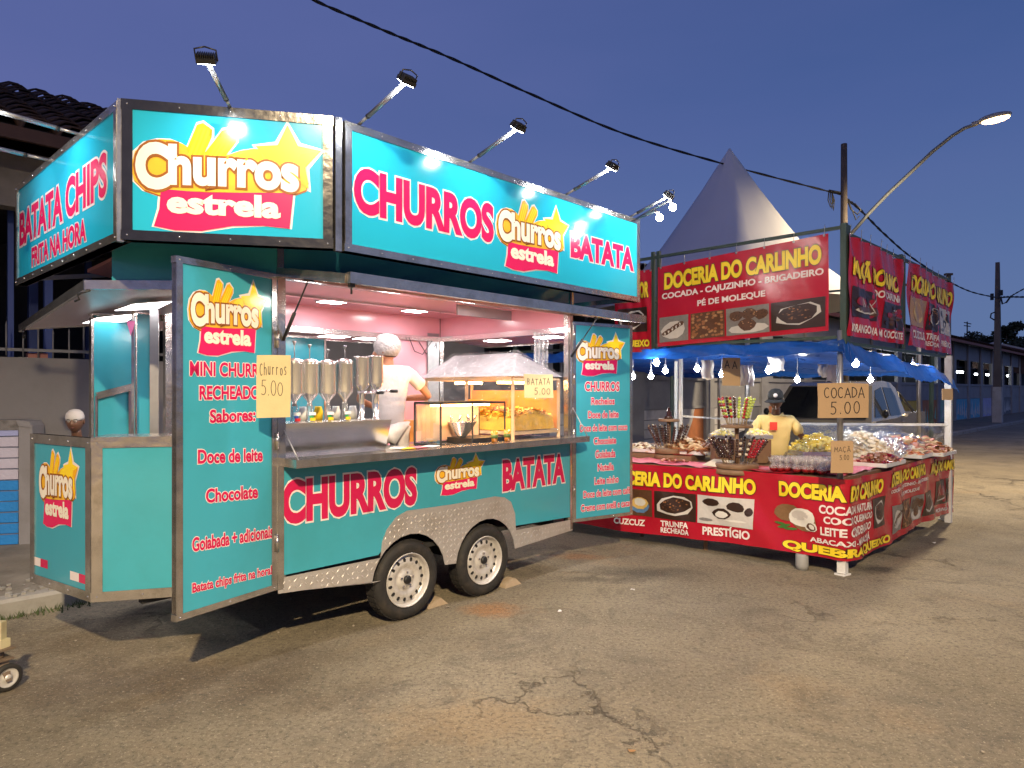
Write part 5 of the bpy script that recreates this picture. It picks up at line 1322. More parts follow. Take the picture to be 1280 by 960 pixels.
c = stand(921, 591, 6.62, [(0.225, 0.045, 0.0), (0.20, 0.045, 0.05), (0.15, 0.03, 0.44)], 'two-tier round wooden stand crowded with skewers, nearer the vendor')
cols = ['choc', 'choc', 'white', 'choc', 'red', 'red', 'choc', 'choc', 'choc', 'red', 'red', 'white']
for k in range(26):
    a = 2 * math.pi * k / 26 + rg.uniform(-.06, .06)
    side = math.cos(a)
    kind = 'red' if 0.25 < side < 0.85 and math.sin(a) < .5 else ('white' if abs(side) < .35 and k % 3 else 'choc')
    place_skewer(kind, c + Vector((math.cos(a) * .12, math.sin(a) * .12, 0.085)), a, rg.uniform(.42, .62) * 1.0,
                 {'choc': 'dark chocolate skewer on the lower tier of the taller stand', 'white': 'pale-dark skewer on the lower tier of the taller stand', 'red': 'glossy red skewer on the lower tier of the taller stand'}[kind], 'skewers on the lower tier of the taller stand')
for k in range(18):
    a = 2 * math.pi * k / 18 + rg.uniform(-.08, .08)
    kind = ['mix', 'choc', 'green', 'red', 'green', 'green'][int((math.cos(a) * .5 + .5) * 5.99)]
    place_skewer(kind, c + Vector((math.cos(a) * .085, math.sin(a) * .085, 0.455)), a, rg.uniform(.16, .34),
                 {'mix': 'red-green skewer on the top tier of the taller stand', 'choc': 'chocolate skewer on the top tier of the taller stand', 'green': 'green grape skewer on the top tier of the taller stand', 'red': 'red candied skewer on the top tier of the taller stand'}[kind], 'skewers on the top tier of the taller stand')
c = stand(836, 573, 7.55, [(0.165, 0.05, 0.0), (0.155, 0.055, 0.06), (0.115, 0.03, 0.41)], 'smaller tiered wooden stand with chocolate skewers near the trailer menu door')
for k in range(17):
    a = 2 * math.pi * k / 17 + rg.uniform(-.1, .1)
    place_skewer('choc', c + Vector((math.cos(a) * .10, math.sin(a) * .10, 0.10)), a, rg.uniform(.2, .62), 'chocolate skewer on the smaller stand by the menu door', 'skewers on the smaller stand')
mb = MB(); q = c + Vector((0, 0, .44)); mb.lathe([(0.001, 0), (0.05, 0), (0.045, 0.03), (0.03, 0.035), (0.032, 0.08), (0.018, 0.085), (0.015, .12), (0.001, .125)], q, 10); mb.build('chocolate_figure', M_CHOC, label='small stacked chocolate piece on top of the smaller wooden stand', cat='chocolate')

ORD = ['first', 'second', 'third', 'fourth', 'fifth', 'sixth', 'seventh', 'eighth', 'ninth', 'tenth', 'eleventh', 'twelfth', '13th', '14th', '15th', '16th', '17th', '18th', '19th', '20th', '21st', '22nd', '23rd', '24th', '25th', '26th']
_sk = {}
for x in bpy.data.objects:
    if x.get('category') == 'fruit skewer': _sk.setdefault(x['label'], []).append(x)
for lb_, L_ in _sk.items():
    L_.sort(key=lambda o: (o.location.x + 0.25 * math.sin(o.rotation_euler.y) * 1.0))
    if len(L_) > 1:
        for i, o in enumerate(L_): o['label'] = lb_.replace(' wooden', '') + ', %s from the left' % ORD[i]
# ---------------------------------------------------------------- candied apples in cellophane
M_APP = mat('candied_apple', (0.22, 0.006, 0.012), rough=0.12, coat=.8, var=.2)
M_CELL = glassy('cellophane', (0.98, 0.94, 0.96), 0.3, rough=0.2, bump=0.8, bscale=60, white=0.7, gl=.2)
M_STKW = mat('paper_stick', (0.75, 0.72, 0.68), rough=.6)
t0 = thing('candied_apple', (0, 0, -60), 'x', 'candied apple')
mb = MB(); mb.lathe([(0.001, 0.0), (0.018, 0.001), (0.032, 0.014), (0.036, 0.030), (0.031, 0.048), (0.016, 0.058), (0.004, 0.052)], (0, 0, -60), 12); mb.build('apple', M_APP, t0)
mb = MB(); mb.tube([(0, 0, -60 + .05), (0.003, 0, -60 + 0.125)], 0.003, 5); mb.build('stick', M_STKW, t0)
mb = MB(); n = 12; vs = []
for j, (r, z) in enumerate([(0.039, 0.034), (0.038, 0.045), (0.028, 0.056), (0.018, 0.066), (0.012, 0.072), (0.030, 0.100), (0.040, 0.124)]):
    for k in range(n):
        a = 2 * math.pi * k / n; rr = r * (1 + (0.22 if k % 2 else -0.12) * (j > 2)); vs.append((rr * math.cos(a), rr * math.sin(a), -60 + z + (0.012 if k % 2 and j == 6 else 0)))
mb.add(vs, [(j * n + k, j * n + (k + 1) % n, (j + 1) * n + (k + 1) % n, (j + 1) * n + k) for j in range(6) for k in range(n)], 0, False); mb.build('cellophane', M_CELL, t0)
CH2 = {}
for x in bpy.data.objects:
    if x.parent: CH2.setdefault(x.parent.name, []).append(x)
first = True; cnt = 0; rows_ = {}
for r_ in range(5):
    for k in range(11):
        px = 968 + k * 8.4 + (r_ % 2) * 4 ; D = 6.12 + r_ * 0.085 - (px - 968) * 0.0015 + rg.uniform(-.01, .01)
        if r_ == 0 and k > 7: continue
        X = (px - 640) / FPX * D + rg.uniform(-.012, .012)
        # keep on the table
        if (Vector((X, D)) - Vector(K)).dot(-TLF.n) < 0.04 or (Vector((X, D)) - Vector(K)).dot(-TRF.n) < 0.06: continue
        o = t0 if first else copy_tree(t0, None, CH2); first = False; cnt += 1
        o.location = (X, D, 0.853); o.rotation_euler = (rg.uniform(-.1, .1), rg.uniform(-.1, .1), rg.uniform(0, 6)); 
        kr = rows_.get(r_, 0); rows_[r_] = kr + 1
        o['label'] = 'candied apple in cellophane, %s row of the corner block, %s from the left' % (['front', 'second', 'third', 'fourth', 'rear'][r_], ORD[kr]); o['group'] = 'candied apples at the corner of the stall'
        o['category'] = 'candied apple'
# ---------------------------------------------------------------- trays of sweets
def tray(name, c, lx, ly, rz, m, label, items, cat='tray'):
    """items = (count, size, materials, heap height, shape)"""
    t = thing(name, c, label, cat)
    M_ = Matrix.Rotation(rz, 3, 'Z'); c = Vector(c)
    mb = MB(); mb.box(c + Vector((0, 0, .006)), (lx, ly, .01), rz=rz)
    for sx, sy, a, b in ((0, -1, lx, .012), (0, 1, lx, .012), (-1, 0, .012, ly), (1, 0, .012, ly)):
        mb.box(c + M_ @ Vector((sx * lx / 2, sy * ly / 2, .02)), (a, b, .038), rz=rz)
    mb.build('tray', m, t)
    cnt_, sz, ms, hh, shape = items; rgt = random.Random(int(c.x * 100)); mb = MB()
    for i in range(cnt_):
        u_, v_ = rgt.uniform(-.46, .46), rgt.uniform(-.46, .46)
        top = hh * max(0, 1 - (abs(u_ * 2) ** 2.2)) * max(0, 1 - (abs(v_ * 2) ** 2.2)) * rgt.uniform(.55, 1.0) + .025
        p = c + M_ @ Vector((u_ * lx, v_ * ly, top)); Mr = Matrix.Rotation(rgt.uniform(0, 6), 3, 'Z') @ Matrix.Rotation(rgt.uniform(-.7, .7), 3, 'X') @ Matrix.Rotation(rgt.uniform(-.7, .7), 3, 'Y')
        s_ = sz * rgt.uniform(.7, 1.25)
        if shape == 'cube': mb.box(p, (s_ * 1.3, s_ * .9, s_ * .7), rgt.randrange(len(ms)), M=Mr)
        elif shape == 'flat': mb.ball(p, (s_ * 1.1, s_ * .8, s_ * .22), 7, rgt.randrange(len(ms)), Mr)
        else: mb.ball(p, (s_ * .7, s_ * .55, s_ * .5), 6, rgt.randrange(len(ms)), Mr)
    mb.build('sweets', ms, t, kind='stuff')
    # a mound under the loose pieces
    mb = MB(); n = 10; vs = []
    for j in range(n + 1):
        for i in range(n + 1):
            u_, v_ = (i / n - .5) * .92, (j / n - .5) * .92
            top = hh * .72 * max(0, 1 - (abs(u_ * 2) ** 2.2)) * max(0, 1 - (abs(v_ * 2) ** 2.2)) + .015
            vs.append(c + M_ @ Vector((u_ * lx, v_ * ly, top)))
    mb.add(vs, [(j * (n + 1) + i, j * (n + 1) + i + 1, (j + 1) * (n + 1) + i + 1, (j + 1) * (n + 1) + i) for j in range(n) for i in range(n)]); mb.build('heap', [ms[0]], t, kind='stuff')
    return t
mY = mat('yellow_sweet', (0.88, 0.66, 0.05), rough=.45, var=.15, vscale=40); mY2 = mat('yellow_sweet_light', (0.92, 0.80, 0.25), rough=.45)
mWs = mat('coconut_sweet', (0.78, 0.72, 0.60), rough=.55, var=.12, vscale=40); mCs = mat('cream_sweet', (0.66, 0.52, 0.34), rough=.5); mOr = mat('orange_sweet', (0.66, 0.24, 0.10), rough=.5); mPi = mat('pink_sweet', (0.62, 0.30, 0.24), rough=.45); mBr = mat('brown_sweet', (0.20, 0.075, 0.03), rough=.4, var=.3, vscale=40); mCh2 = mat('caramel_sweet', (0.34, 0.14, 0.05), rough=.35)
mTr = mat('tray_steel', (.6, .6, .62), rough=.3, metal=.8); mTw = mat('tray_white', (.7, .7, .68), rough=.4)
r45 = math.atan2(TRF.d.y, TRF.d.x); rL = math.atan2(TLF.d.y, TLF.d.x)
def onp(px, D, z): return Vector(((px - 640) / FPX * D, D, z))
mb = MB(); q = onp(1020, 7.35, .835); mb.box(q + Vector((0, 0, .05)), (.75, .5, .10), rz=.2); mb.build('riser', M_STEELG, ST)
tray('sweets_tray', onp(1019, 7.2, .93), .50, .42, .1, mTr, 'steel tray heaped with bright yellow sweets beside the vendor', (330, .030, [mY, mY2], .19, 'cube'))
tray('sweets_tray', onp(1076, 7.35, .86), .62, .60, r45, mTw, 'tray heaped with white coconut sweets behind the COCADA card', (340, .036, [mWs, mCs, mWs], .27, 'cube'))
tray('sweets_tray', onp(1098, 6.9, .85), .62, .32, r45, mTw, 'tray of dark red brown sweets in front of the white coconut heap', (200, .034, [mBr, mPi, M_APP], .09, 'cube'))
tray('sweets_tray', onp(1122, 7.75, .86), .55, .62, r45, mTw, 'tray of pink and orange coconut sweets under clear plastic', (260, .045, [mPi, mOr, mWs, mCs], .20, 'flat'))
tray('sweets_tray', onp(1150, 8.0, .86), .60, .60, r45, mTw, 'tray of wrapped caramel sweets at the right end of the stall', (240, .045, [mCh2, mPi, mCs], .16, 'flat'))
tray('sweets_tray', TLF.pt(1.95, .905, -.72), .55, .36, rL, mTw, 'white tray with brown peanut brittle pieces between the two skewer stands', (150, .065, [mBr, mCh2, mCs], .14, 'flat'))
tray('sweets_tray', TLF.pt(1.45, .905, -.62), .42, .30, rL, mTw, 'low white tray with pale sweets beside the smaller skewer stand', (110, .045, [mWs, mCs, mBr], .06, 'flat'))
tray('sweets_tray', TLF.pt(0.75, .905, -.70), .45, .30, rL, mat('tray_orange', (.75, .2, .03)), 'orange tray with small orange sweets next to the menu door edge', (90, .03, [mOr, mY], .04, 'cube'))
for px, D, z in ((903, 6.95, .93), (948, 6.95, .93)):
    tray('sweets_tray', onp(px, 7.1, 1.10), .22, .20, 0, mTr, 'small tray of yellow sweets seen %s the post of the taller skewer stand' % ('left of' if px < 920 else 'right of'), (90, .028, [mY2, mWs], .07, 'cube'))
    mb = MB(); q = onp(px, 7.1, .97); mb.box(q, (.2, .18, .24)); mb.build('riser', M_WOOD, ST)
# crinkled plastic wrap over the right trays
def pw(F, x0, x1, d0, d1, zt, name, label, seed, amp=.03):
    rg_ = random.Random(seed)
    def fn(x, y, l):
        u_ = (x - x0) / (x1 - x0); v_ = (y - d0) / (d1 - d0)
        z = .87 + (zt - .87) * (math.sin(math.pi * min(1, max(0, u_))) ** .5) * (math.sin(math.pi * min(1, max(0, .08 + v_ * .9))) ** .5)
        z += amp * math.sin(x * 37 + y * 11 + seed) * .5 + amp * .4 * math.sin(x * 71 - y * 53)
        p = F.a + F.d * x - F.n * y; return Vector((p.x, p.y, z))
    sheet(fn, x0, x1, d0, d1, 0.03).build(name, M_PLAST, label=label, cat='plastic cover')
pw(TRF, 1.75, 3.5, .04, .88, 1.10, 'plastic_cover', 'crinkled clear plastic laid over the sweets at the right end of the stall', 2)
pw(TRF, .75, 1.7, .25, .9, 1.17, 'plastic_cover', 'clear plastic over the white coconut sweets behind the corner post', 5, .02)
# sweets bags / lollies in front of the pastries: thin pale sticks in a bunch
mb = MB(); rg2 = random.Random(9)
for i in range(70):
    s_ = 1.9 + rg2.uniform(-.28, .28); p0 = TRF.pt(s_, .87 + rg2.uniform(0, .03), -.12 - rg2.uniform(0, .2)); p1 = p0 + Vector((rg2.uniform(.05, .22), rg2.uniform(.05, .2), rg2.uniform(.05, .14)))
    mb.tube([p0, p1], .004, 5, rg2.randrange(2))
mb.build('straw_sweets', [mWs, mPi], label='bundle of thin pale striped sweets lying on the right table', cat='sweets', kind='stuff')
# paper sheet by the apples, small packet pile
mb = MB(); F_ = TLF; mb.prism(lambda x, y, l: TLF.pt(x, .856 + y * .25 + l, -y), [(2.42, .02), (2.62, .0), (2.70, .20), (2.46, .22)], 0, .002); mb.build('paper_sheet', mat('cream_paper', (.7, .6, .45), rough=.7), label='tilted cream paper sheet leaning beside the candied apples', cat='paper')
mb = MB()
for i in range(26):
    q = TLF.pt(2.05 + rg2.uniform(-.12, .12), .862 + rg2.uniform(0, .02), -.12 - rg2.uniform(0, .14)); mb.ball(q, (.03, .018, .012), 6, rg2.randrange(2), Matrix.Rotation(rg2.uniform(0, 3), 3, 'Z'))
mb.build('wrapped_sweets', [mPi, mBr], label='little heap of wrapped sweets on the pink cloth between the stands', cat='sweets', kind='stuff')
mb = MB(); q = onp(1046, 5.95, 0.12); q = Vector((K.x - .27, K.y + .22, 0)); mb.lathe([(.001, 0), (.05, 0), (.055, .04), (.055, .13), (.05, .14), (.001, .14)], q, 14); mb.build('plastic_tub', mat('grey_tub', (.32, .32, .31), rough=.4), label='small white plastic tub on the ground beside the stall corner leg', cat='tub')
# ================================================================ the long grey building behind
BL = thing('market_building', (WF.a.x, WF.a.y, 0), 'long dark grey market pavilion with tiled eaves, open windows and painted panels', 'building')
def wallp(name, pts, l0, l1, m, parent=BL, F=WF, **k):
    mb = MB(); mb.prism(F, pts, l0, l1); return mb.build(name, m, parent, **k)
rect = lambda a, b, z0, z1: [(a, z0), (b, z0), (b, z1), (a, z1)]
ZW = 1.93
M_WALLR = mat('grey_render_lifted', (0.30, 0.30, 0.315), rough=0.8, var=0.12, vscale=2.5, bump=0.1, bscale=25, dirt=(0.16, 0.15, 0.15), dscale=1.2, damt=0.5)  # grey render lightened in colour to stand in for light missing on this stretch
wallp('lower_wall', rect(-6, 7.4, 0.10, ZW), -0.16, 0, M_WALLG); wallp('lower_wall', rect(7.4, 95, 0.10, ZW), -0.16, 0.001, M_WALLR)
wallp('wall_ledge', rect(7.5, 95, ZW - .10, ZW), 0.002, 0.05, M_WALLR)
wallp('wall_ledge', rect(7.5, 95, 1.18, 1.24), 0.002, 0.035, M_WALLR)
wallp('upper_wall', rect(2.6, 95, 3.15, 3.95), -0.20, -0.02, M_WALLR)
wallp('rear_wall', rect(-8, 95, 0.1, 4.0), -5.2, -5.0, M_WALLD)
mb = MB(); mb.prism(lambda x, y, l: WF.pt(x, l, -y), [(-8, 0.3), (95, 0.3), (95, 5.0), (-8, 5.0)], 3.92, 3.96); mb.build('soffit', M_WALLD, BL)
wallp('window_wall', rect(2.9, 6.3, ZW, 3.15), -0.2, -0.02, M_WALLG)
x = 7.4; i = 0
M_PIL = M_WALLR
while x < 80:
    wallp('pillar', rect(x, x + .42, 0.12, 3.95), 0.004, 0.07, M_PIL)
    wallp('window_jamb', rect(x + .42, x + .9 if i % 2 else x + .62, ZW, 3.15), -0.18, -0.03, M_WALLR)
    if x < 55:
        mb = MB(); mb.prism(WF, rect(x + .95, x + 2.5, 2.75, 2.80), -0.14, -0.10); mb.bar(WF.pt(x + 1.7, ZW, -.12), WF.pt(x + 1.7, 3.15, -.12), .04); mb.build('window_frame', M_WALLD, BL)
    x += 3.0; i += 1
# painted wedge panels under the ledge
mp = {n: mat('mural_' + n, c, rough=.7, var=.15, vscale=5, dirt=(.1, .08, .06), dscale=3, damt=.4) for n, c in (('white', (.62, .60, .60)), ('orange', (.70, .30, .07)), ('ochre', (.75, .50, .08)), ('rust', (.50, .18, .07)), ('green', (.30, .55, .40)), ('blue', (.12, .42, .60)), ('violet', (.42, .42, .66)), ('grey', (.16, .16, .17)))}
seq = [('white', 'rust'), ('white', 'rust'), ('white', 'grey'), ('rust', 'white'), ('orange', 'white'), ('orange', 'white'), ('ochre', 'rust'), ('ochre', 'orange'), ('rust', 'green'), ('green', 'white'), ('blue', 'white'), ('blue', 'white'), ('violet', 'white'), ('white', 'violet'), ('grey', 'white')]
x = 7.85
rgm = random.Random(4)
for i in range(15):
    a, b = seq[i]; w = 2.54
    p_ = wallp('mural_panel', rect(x, x + w, 0.14, 1.17), 0.003, 0.010, mp[a])
    mb = MB()
    if i < 4:
        # a quarter-round rust edge biting into boarded white
        pts = [(x + w, .14), (x + w, 1.17), (x + w - .55, 1.17)] + [(x + w - .55 - .9 * math.sin(t * math.pi / 2) * 1.0, 1.17 - 1.03 * (1 - math.cos(t * math.pi / 2))) for t in [k / 8 for k in range(1, 9)]]
        pts = [(x + w, .14), (x + w, 1.17), (x + w - .4, 1.17), (x + w - .5, .9), (x + w - .7, .6), (x + w - 1.0, .35), (x + w - 1.5, .14)]
        mb.poly(WF, pts, .0125, 0)
    else:
        n = 6
        for k in range(n):
            xa = x + w * k / n; mb.poly(WF, [(xa, .14 + rgm.uniform(0, .3)), (xa + w / n * .8, .14 + rgm.uniform(0, .3)), (xa + w / n * rgm.uniform(.3, .7), rgm.uniform(.7, 1.15))], .0125, 0)
    mb.build('painted_wedge', mp[b], p_, recalc=False)
    if i < 4:
        for z_ in (.35, .55, .75, .95):
            mb = MB(); mb.prism(WF, rect(x, x + w - (1.5 if z_ < .5 else 1.0 if z_ < .7 else .7), z_, z_ + .015), .010, .016); mb.build('board_joint', mp['grey'], p_)
    x += 3.0
# fluorescent tubes glowing inside
M_TUBE = mat('tube_light', (1, 1, 1), emit=22, ecol=(.9, .96, 1.0), var=0)
for (px, py, l) in ((1080, 464, -.9), (1106, 467, -1.0), (1146, 470.5, -.6), (1107, 463, -.9), (1057, 459, -1.2), (1200, 465, -1.2), (1222, 468, -1.2), (1236, 468.5, -1.2), (1075, 462, -1.5), (936, 470, -1.5), (1058, 458.5, -1.5), (1262, 470, -1.2)):
    F_ = WF.off(l); s_ = F_.S(px); z_ = F_.Z(px, py); D = F_.pt(s_, 0).y; w = 9.0 * D / 850 * 1.1
    mb = MB(); mb.prism(F_, rect(s_ - w * 1.5, s_ + w * 1.5, z_ - .06, z_ + .06), -.03, .03); fx = mb.build('tube_light', M_TUBE, BL)
# window sills caught in the light
# tiled roof: eaves over the wall, ridge behind; tall part at the left
def roof(xa, xb, ze, zr, depth, over, tile_pitch, nrow, count_parts, nm='roof'):
    fn = lambda x, y, l: WF.pt(x, ze + (zr - ze) * y + l, over - (depth + over) * y)
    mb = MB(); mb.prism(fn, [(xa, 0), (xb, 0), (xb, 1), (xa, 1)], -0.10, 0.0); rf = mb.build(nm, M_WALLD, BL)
    fn2 = lambda x, y, l: WF.pt(x, ze + (zr - ze) * (1 - y) + l, over - (depth + over) * (1 + y))
    mb = MB(); mb.prism(fn2, [(xa, 0), (xb, 0), (xb, 1), (xa, 1)], -0.10, 0.0); mb.build(nm + '_back', M_TILE, BL)
    mb = MB(); mb.bar(fn(xa, 0, -.06), fn(xb, 0, -.06), .05, .12); mb.build('eaves_board', mat('eaves_board_dark', (.07, .035, .028), rough=.8, var=.3) if xb < 10 else mat('eaves_board', (.34, .12, .08), rough=.7, var=.3), rf)
    # curved tiles
    L_ = math.hypot(depth + over, zr - ze) / nrow * 1.15
    pm = MB(); n = 5
    vs = []
    r0, r1 = tile_pitch * .56, tile_pitch * .46
    for (r, yy) in ((r0, 0.0), (r1, L_)):
        for k in range(n + 1):
            a = math.pi * k / n; vs.append((r * math.cos(a), yy, r * math.sin(a) * .75))
    vs2 = [(v[0] * .82, v[1], v[2] - .018) for v in vs]
    fs = [(k, k + 1, n + 2 + k, n + 1 + k) for k in range(n)]; M_ = 2 * (n + 1)
    fs2 = [(a + M_, d + M_, c + M_, b + M_) for a, b, c, d in fs]
    edge = [(k, M_ + k, M_ + k + 1, k + 1) for k in range(n)]
    d = (WF.d.to_3d()); up = (fn(xa, 1, 0) - fn(xa, 0, 0)).normalized(); nn_ = d.cross(up).normalized()
    Mx = Matrix((d, up, nn_)).transposed()
    if count_parts:
        proto = None; rgt = random.Random(8); nx = int((xb - xa) / tile_pitch)
        for j in range(nrow):
            for i in range(nx):
                if proto is None:
                    o = MB().add(vs + vs2, fs + fs2 + edge, 0, True).build('roof_tile', M_TILE, rf, origin=(0, 0, 0)); proto = o
                else:
                    o = proto.copy(); COL.objects.link(o); o.parent = rf
                p = fn(xa + tile_pitch * (i + .5), j / nrow, .012 + rgt.uniform(-.01, .012)); o.location = p - wpos(rf)
                o.rotation_euler = (Mx @ Matrix.Rotation(rgt.uniform(-.06, .06), 3, 'Z') @ Matrix.Rotation(-.05, 3, 'X')).to_euler()
    else:
        mb = MB(); nx = int((xb - xa) / tile_pitch)
        for i in range(nx):
            for j in range(nrow):
                p = fn(xa + tile_pitch * (i + .5), j / nrow, .01); mb.add([p + Mx @ Vector(v) for v in vs], fs, 0, True)
        mb.build('roof_tiles', M_TILE, rf, kind='stuff', recalc=False)
    return rf
roof(-3.4, 2.2, 4.05, 5.65, 3.0, .55, .30, 15, True)
roof(2.2, 9, 4.05, 5.55, 3.0, .55, .30, 12, False, 'roof')
roof(9, 62, 4.0, 4.75, 3.5, .5, .34, 7, False, 'roof')
roof(62, 95, 4.0, 4.75, 3.5, .5, .9, 4, False, 'roof')
# gable of a neighbouring roof seen beyond the eaves at right
NBH = thing('tiled_house', (38, 48, 0), 'distant house with a pale-edged red tiled gable beyond the far utility pole', 'house')
F_ = Frame((30, 44), (45, 44)); fz = lambda px, py, D=46: p3(px, py, D)
mb = MB(); mb.add([fz(1214, 438), fz(1243, 428), fz(1300, 440), fz(1300, 470), fz(1214, 460), fz(1214, 438, 56), fz(1243, 428, 56), fz(1300, 440, 56), fz(1300, 470, 56), fz(1214, 460, 56)], [(0, 1, 2, 3, 4), (9, 8, 7, 6, 5), (0, 5, 6, 1), (1, 6, 7, 2), (3, 2, 7, 8), (4, 9, 5, 0)])
mb.build('wall', M_TILE, NBH)
mb = MB(); mb.bar(fz(1212, 439, 45.8), fz(1243, 428.5, 45.8), .12, .12); mb.bar(fz(1243, 428.5, 45.8), fz(1300, 441, 45.8), .12, .12); mb.build('barge_board', mat('pale_board', (.4, .38, .36)), NBH)
mb = MB()
for k in range(30): a = fz(1246 + k * 2, 430 + k * .45, 45.7); mb.bar(a, a + Vector((0, 0, -.5)), .05)
mb.build('eaves_slats', mat('dark_red_wood', (.12, .03, .025)), NBH, kind='stuff')
# left end: fascia beam, blue posts, spikes, brick dado
wallp('fascia_beam', rect(-4.5, 1.2, 3.42, 3.98), -0.18, 0.02, mat('beige_render', (.20, .18, .17), rough=.85, var=.15, dirt=(.08, .07, .06), dscale=2, damt=.5))
wallp('grey_column', rect(WF.S(157), WF.S(190), ZW, 3.95), -0.15, 0.03, mat('pale_render', (.20, .19, .20), rough=.85, var=.1))
for px, l, w, z1 in ((13, -.35, .05, 3.9), (60, -.5, .075, 3.9), (41, -2.5, .10, 3.6), (180, -2.4, .09, 3.6), (110, -3.6, .08, 3.6)):
    F2 = WF.off(l); s_ = F2.S(px); mb = MB(); q = F2.pt(s_, 0); mb.box((q.x, q.y, z1 / 2 + .05), (w, w, z1 - .1), rz=.78); mb.build('post', M_BLUEP, BL)
spm = None; rgt = random.Random(2)
for i in range(58):
    s_ = -1.2 + i * .135; q = WF.pt(s_, ZW, -.08)
    if spm is None:
        mb = MB(); mb.tube([q, q + Vector((0, 0, .30))], .008, 5); mb.add([q + Vector((-.012, 0, .30)), q + Vector((.012, 0, .30)), q + Vector((0, .012, .30)), q + Vector((0, 0, .345))], [(0, 1, 3), (1, 2, 3), (2, 0, 3)]); spm = mb.build('fence_spike', M_BLACK if False else mat('grey_iron', (.16, .16, .17), rough=.6, metal=.4), BL, origin=q); b0 = q
    else:
        o = spm.copy(); COL.objects.link(o); o.parent = BL; o.location = Vector(spm.location) + (q - b0) + Vector((rgt.uniform(-.01, .01), 0, rgt.uniform(-.04, .02)))
mb = MB(); mb.bar(WF.pt(-1.3, ZW + .08, -.08), WF.pt(6.8, ZW + .08, -.08), .012, .03); mb.build('fence_rail', mat('grey_iron', (.2, .2, .2)), BL)
# wall lamp and the box beside it
q = p3(26, 452, 6.9); t = thing('wall_lamp', q, 'small bright lamp on top of the grey wall at the far left', 'lamp')
mb = MB(); mb.ball(q, .035, 10); mb.build('bulb', mat('wall_lamp_glow', (1, 1, 1), emit=60, ecol=(.92, .96, 1), var=0), t); mb = MB(); mb.box(q + Vector((.0, .06, 0)), (.12, .05, .09), rz=.78); mb.build('lamp_body', M_WPOST, t)
q = p3(46, 449, 7.05); mb = MB(); mb.box(q, (.17, .12, .12), rz=.78); mb.build('junction_box', mat('rusty_box', (.30, .13, .11), rough=.8, var=.2), label='small reddish box on the wall top right of the wall lamp', cat='box')
# brick stub wall with coping, painted white above and blue below
BW = thing('brick_wall', tuple(WF.pt(0, .12, .06)), 'low painted brick wall end, lilac white above and bright blue below, at the left edge', 'wall')
FB = Frame(WF.pt(-1.0, 0, .10).xy, d=(.7071, .7071)); FB = Frame((-6.2, 5.75), (-4.78, 6.50)); 
FB = Frame((-6.3, 6.05), (-4.74, 6.55))
xe = FB.S(24.5); xe2 = FB.S(41.5)
mb = MB(); mb.prism(FB, rect(xe, xe2, .10, 1.26), -.30, 0.02); mb.prism(FB, [(xe - .002, 1.26), (xe2, 1.24), (xe2 - .02, 1.30), (xe - .02, 1.315)], -.30, .03); mb.build('end_pier', mat('pier_render', (.24, .235, .25), rough=.85, var=.12, bump=.2, bscale=30, dirt=(.12, .11, .1), damt=.5), BW)
mb = MB(); mb.prism(FB, [(-.3, 1.22), (xe, 1.22), (xe, 1.315), (-.3, 1.33)], -.30, .02); mb.build('coping', mat('mossy_coping', (.20, .19, .19), rough=.9, var=.3, vscale=12, bump=.6, bscale=30, dirt=(.04, .04, .035), dscale=9, damt=.8), BW)
mb = MB(); mb.prism(FB, rect(-.3, xe - .002, .10, 1.22), -.28, -.006); mb.build('mortar_core', mat('mortar', (.2, .22, .3), rough=.9), BW)
mBw = mat('brick_lilac', (.50, .48, .60), rough=.75, var=.1, bump=.3, bscale=40, dirt=(.3, .29, .34), damt=.4); mBb = mat('brick_blue', (.015, .22, .62), rough=.7, var=.12, bump=.3, bscale=40); mBl = mat('brick_lavender', (.34, .38, .66), rough=.75, var=.1)
z = .12; row = 0; protoB = {}
rgt = random.Random(7)
while z < 1.20:
    h = .104; x = xe - .004
    m_ = mBb if z < .68 else (mBl if z > 1.10 else mBw)
    first_w = .34 if row % 2 else .19
    k = 0
    while x > -.25:
        w = first_w if k == 0 else .34
        key = (m_.name, w, row % 3)
        x0_ = x - w + .010; 
        mb = MB(); pts = [(x0_, z + .006 + rgt.uniform(-.003, .003)), (x - .004, z + .006 + rgt.uniform(-.003, .003)), (x - .004, z + h - .006 + rgt.uniform(-.004, .002)), (x0_, z + h - .006 + rgt.uniform(-.004, .002))]
        mb.prism(FB, pts, -.005, .006 + rgt.uniform(0, .006)); mb.build('brick', m_, BW)
        x -= w; k += 1
    z += h; row += 1

# ================================================================ poles, lamps and wires
M_POLEW = mat('weathered_pole', (.085, .065, .05), rough=.85, var=.35, vscale=5, bump=.4, bscale=16, bstretch=(3, 3, .3)); M_POLEC = mat('concrete_pole', (.16, .14, .12), rough=.9, var=.2, bump=.3, bscale=30)
M_WIRE = mat('black_cable', (.008, .008, .009), rough=.6, var=0)
P1 = p3(1055, 600, 14.0); P1.z = 0
UP = thing('utility_pole', P1, 'slim dark wooden utility pole rising behind the stall corner, carrying a street lamp arm', 'utility pole')
mb = MB(); mb.tube([P1, P1 + Vector((0, 0, 3.5)), Vector((P1.x, P1.y, EYE + 308 * 14 / 850))], [.085, .075, .06], 10); mb.build('pole', M_POLEW, UP)
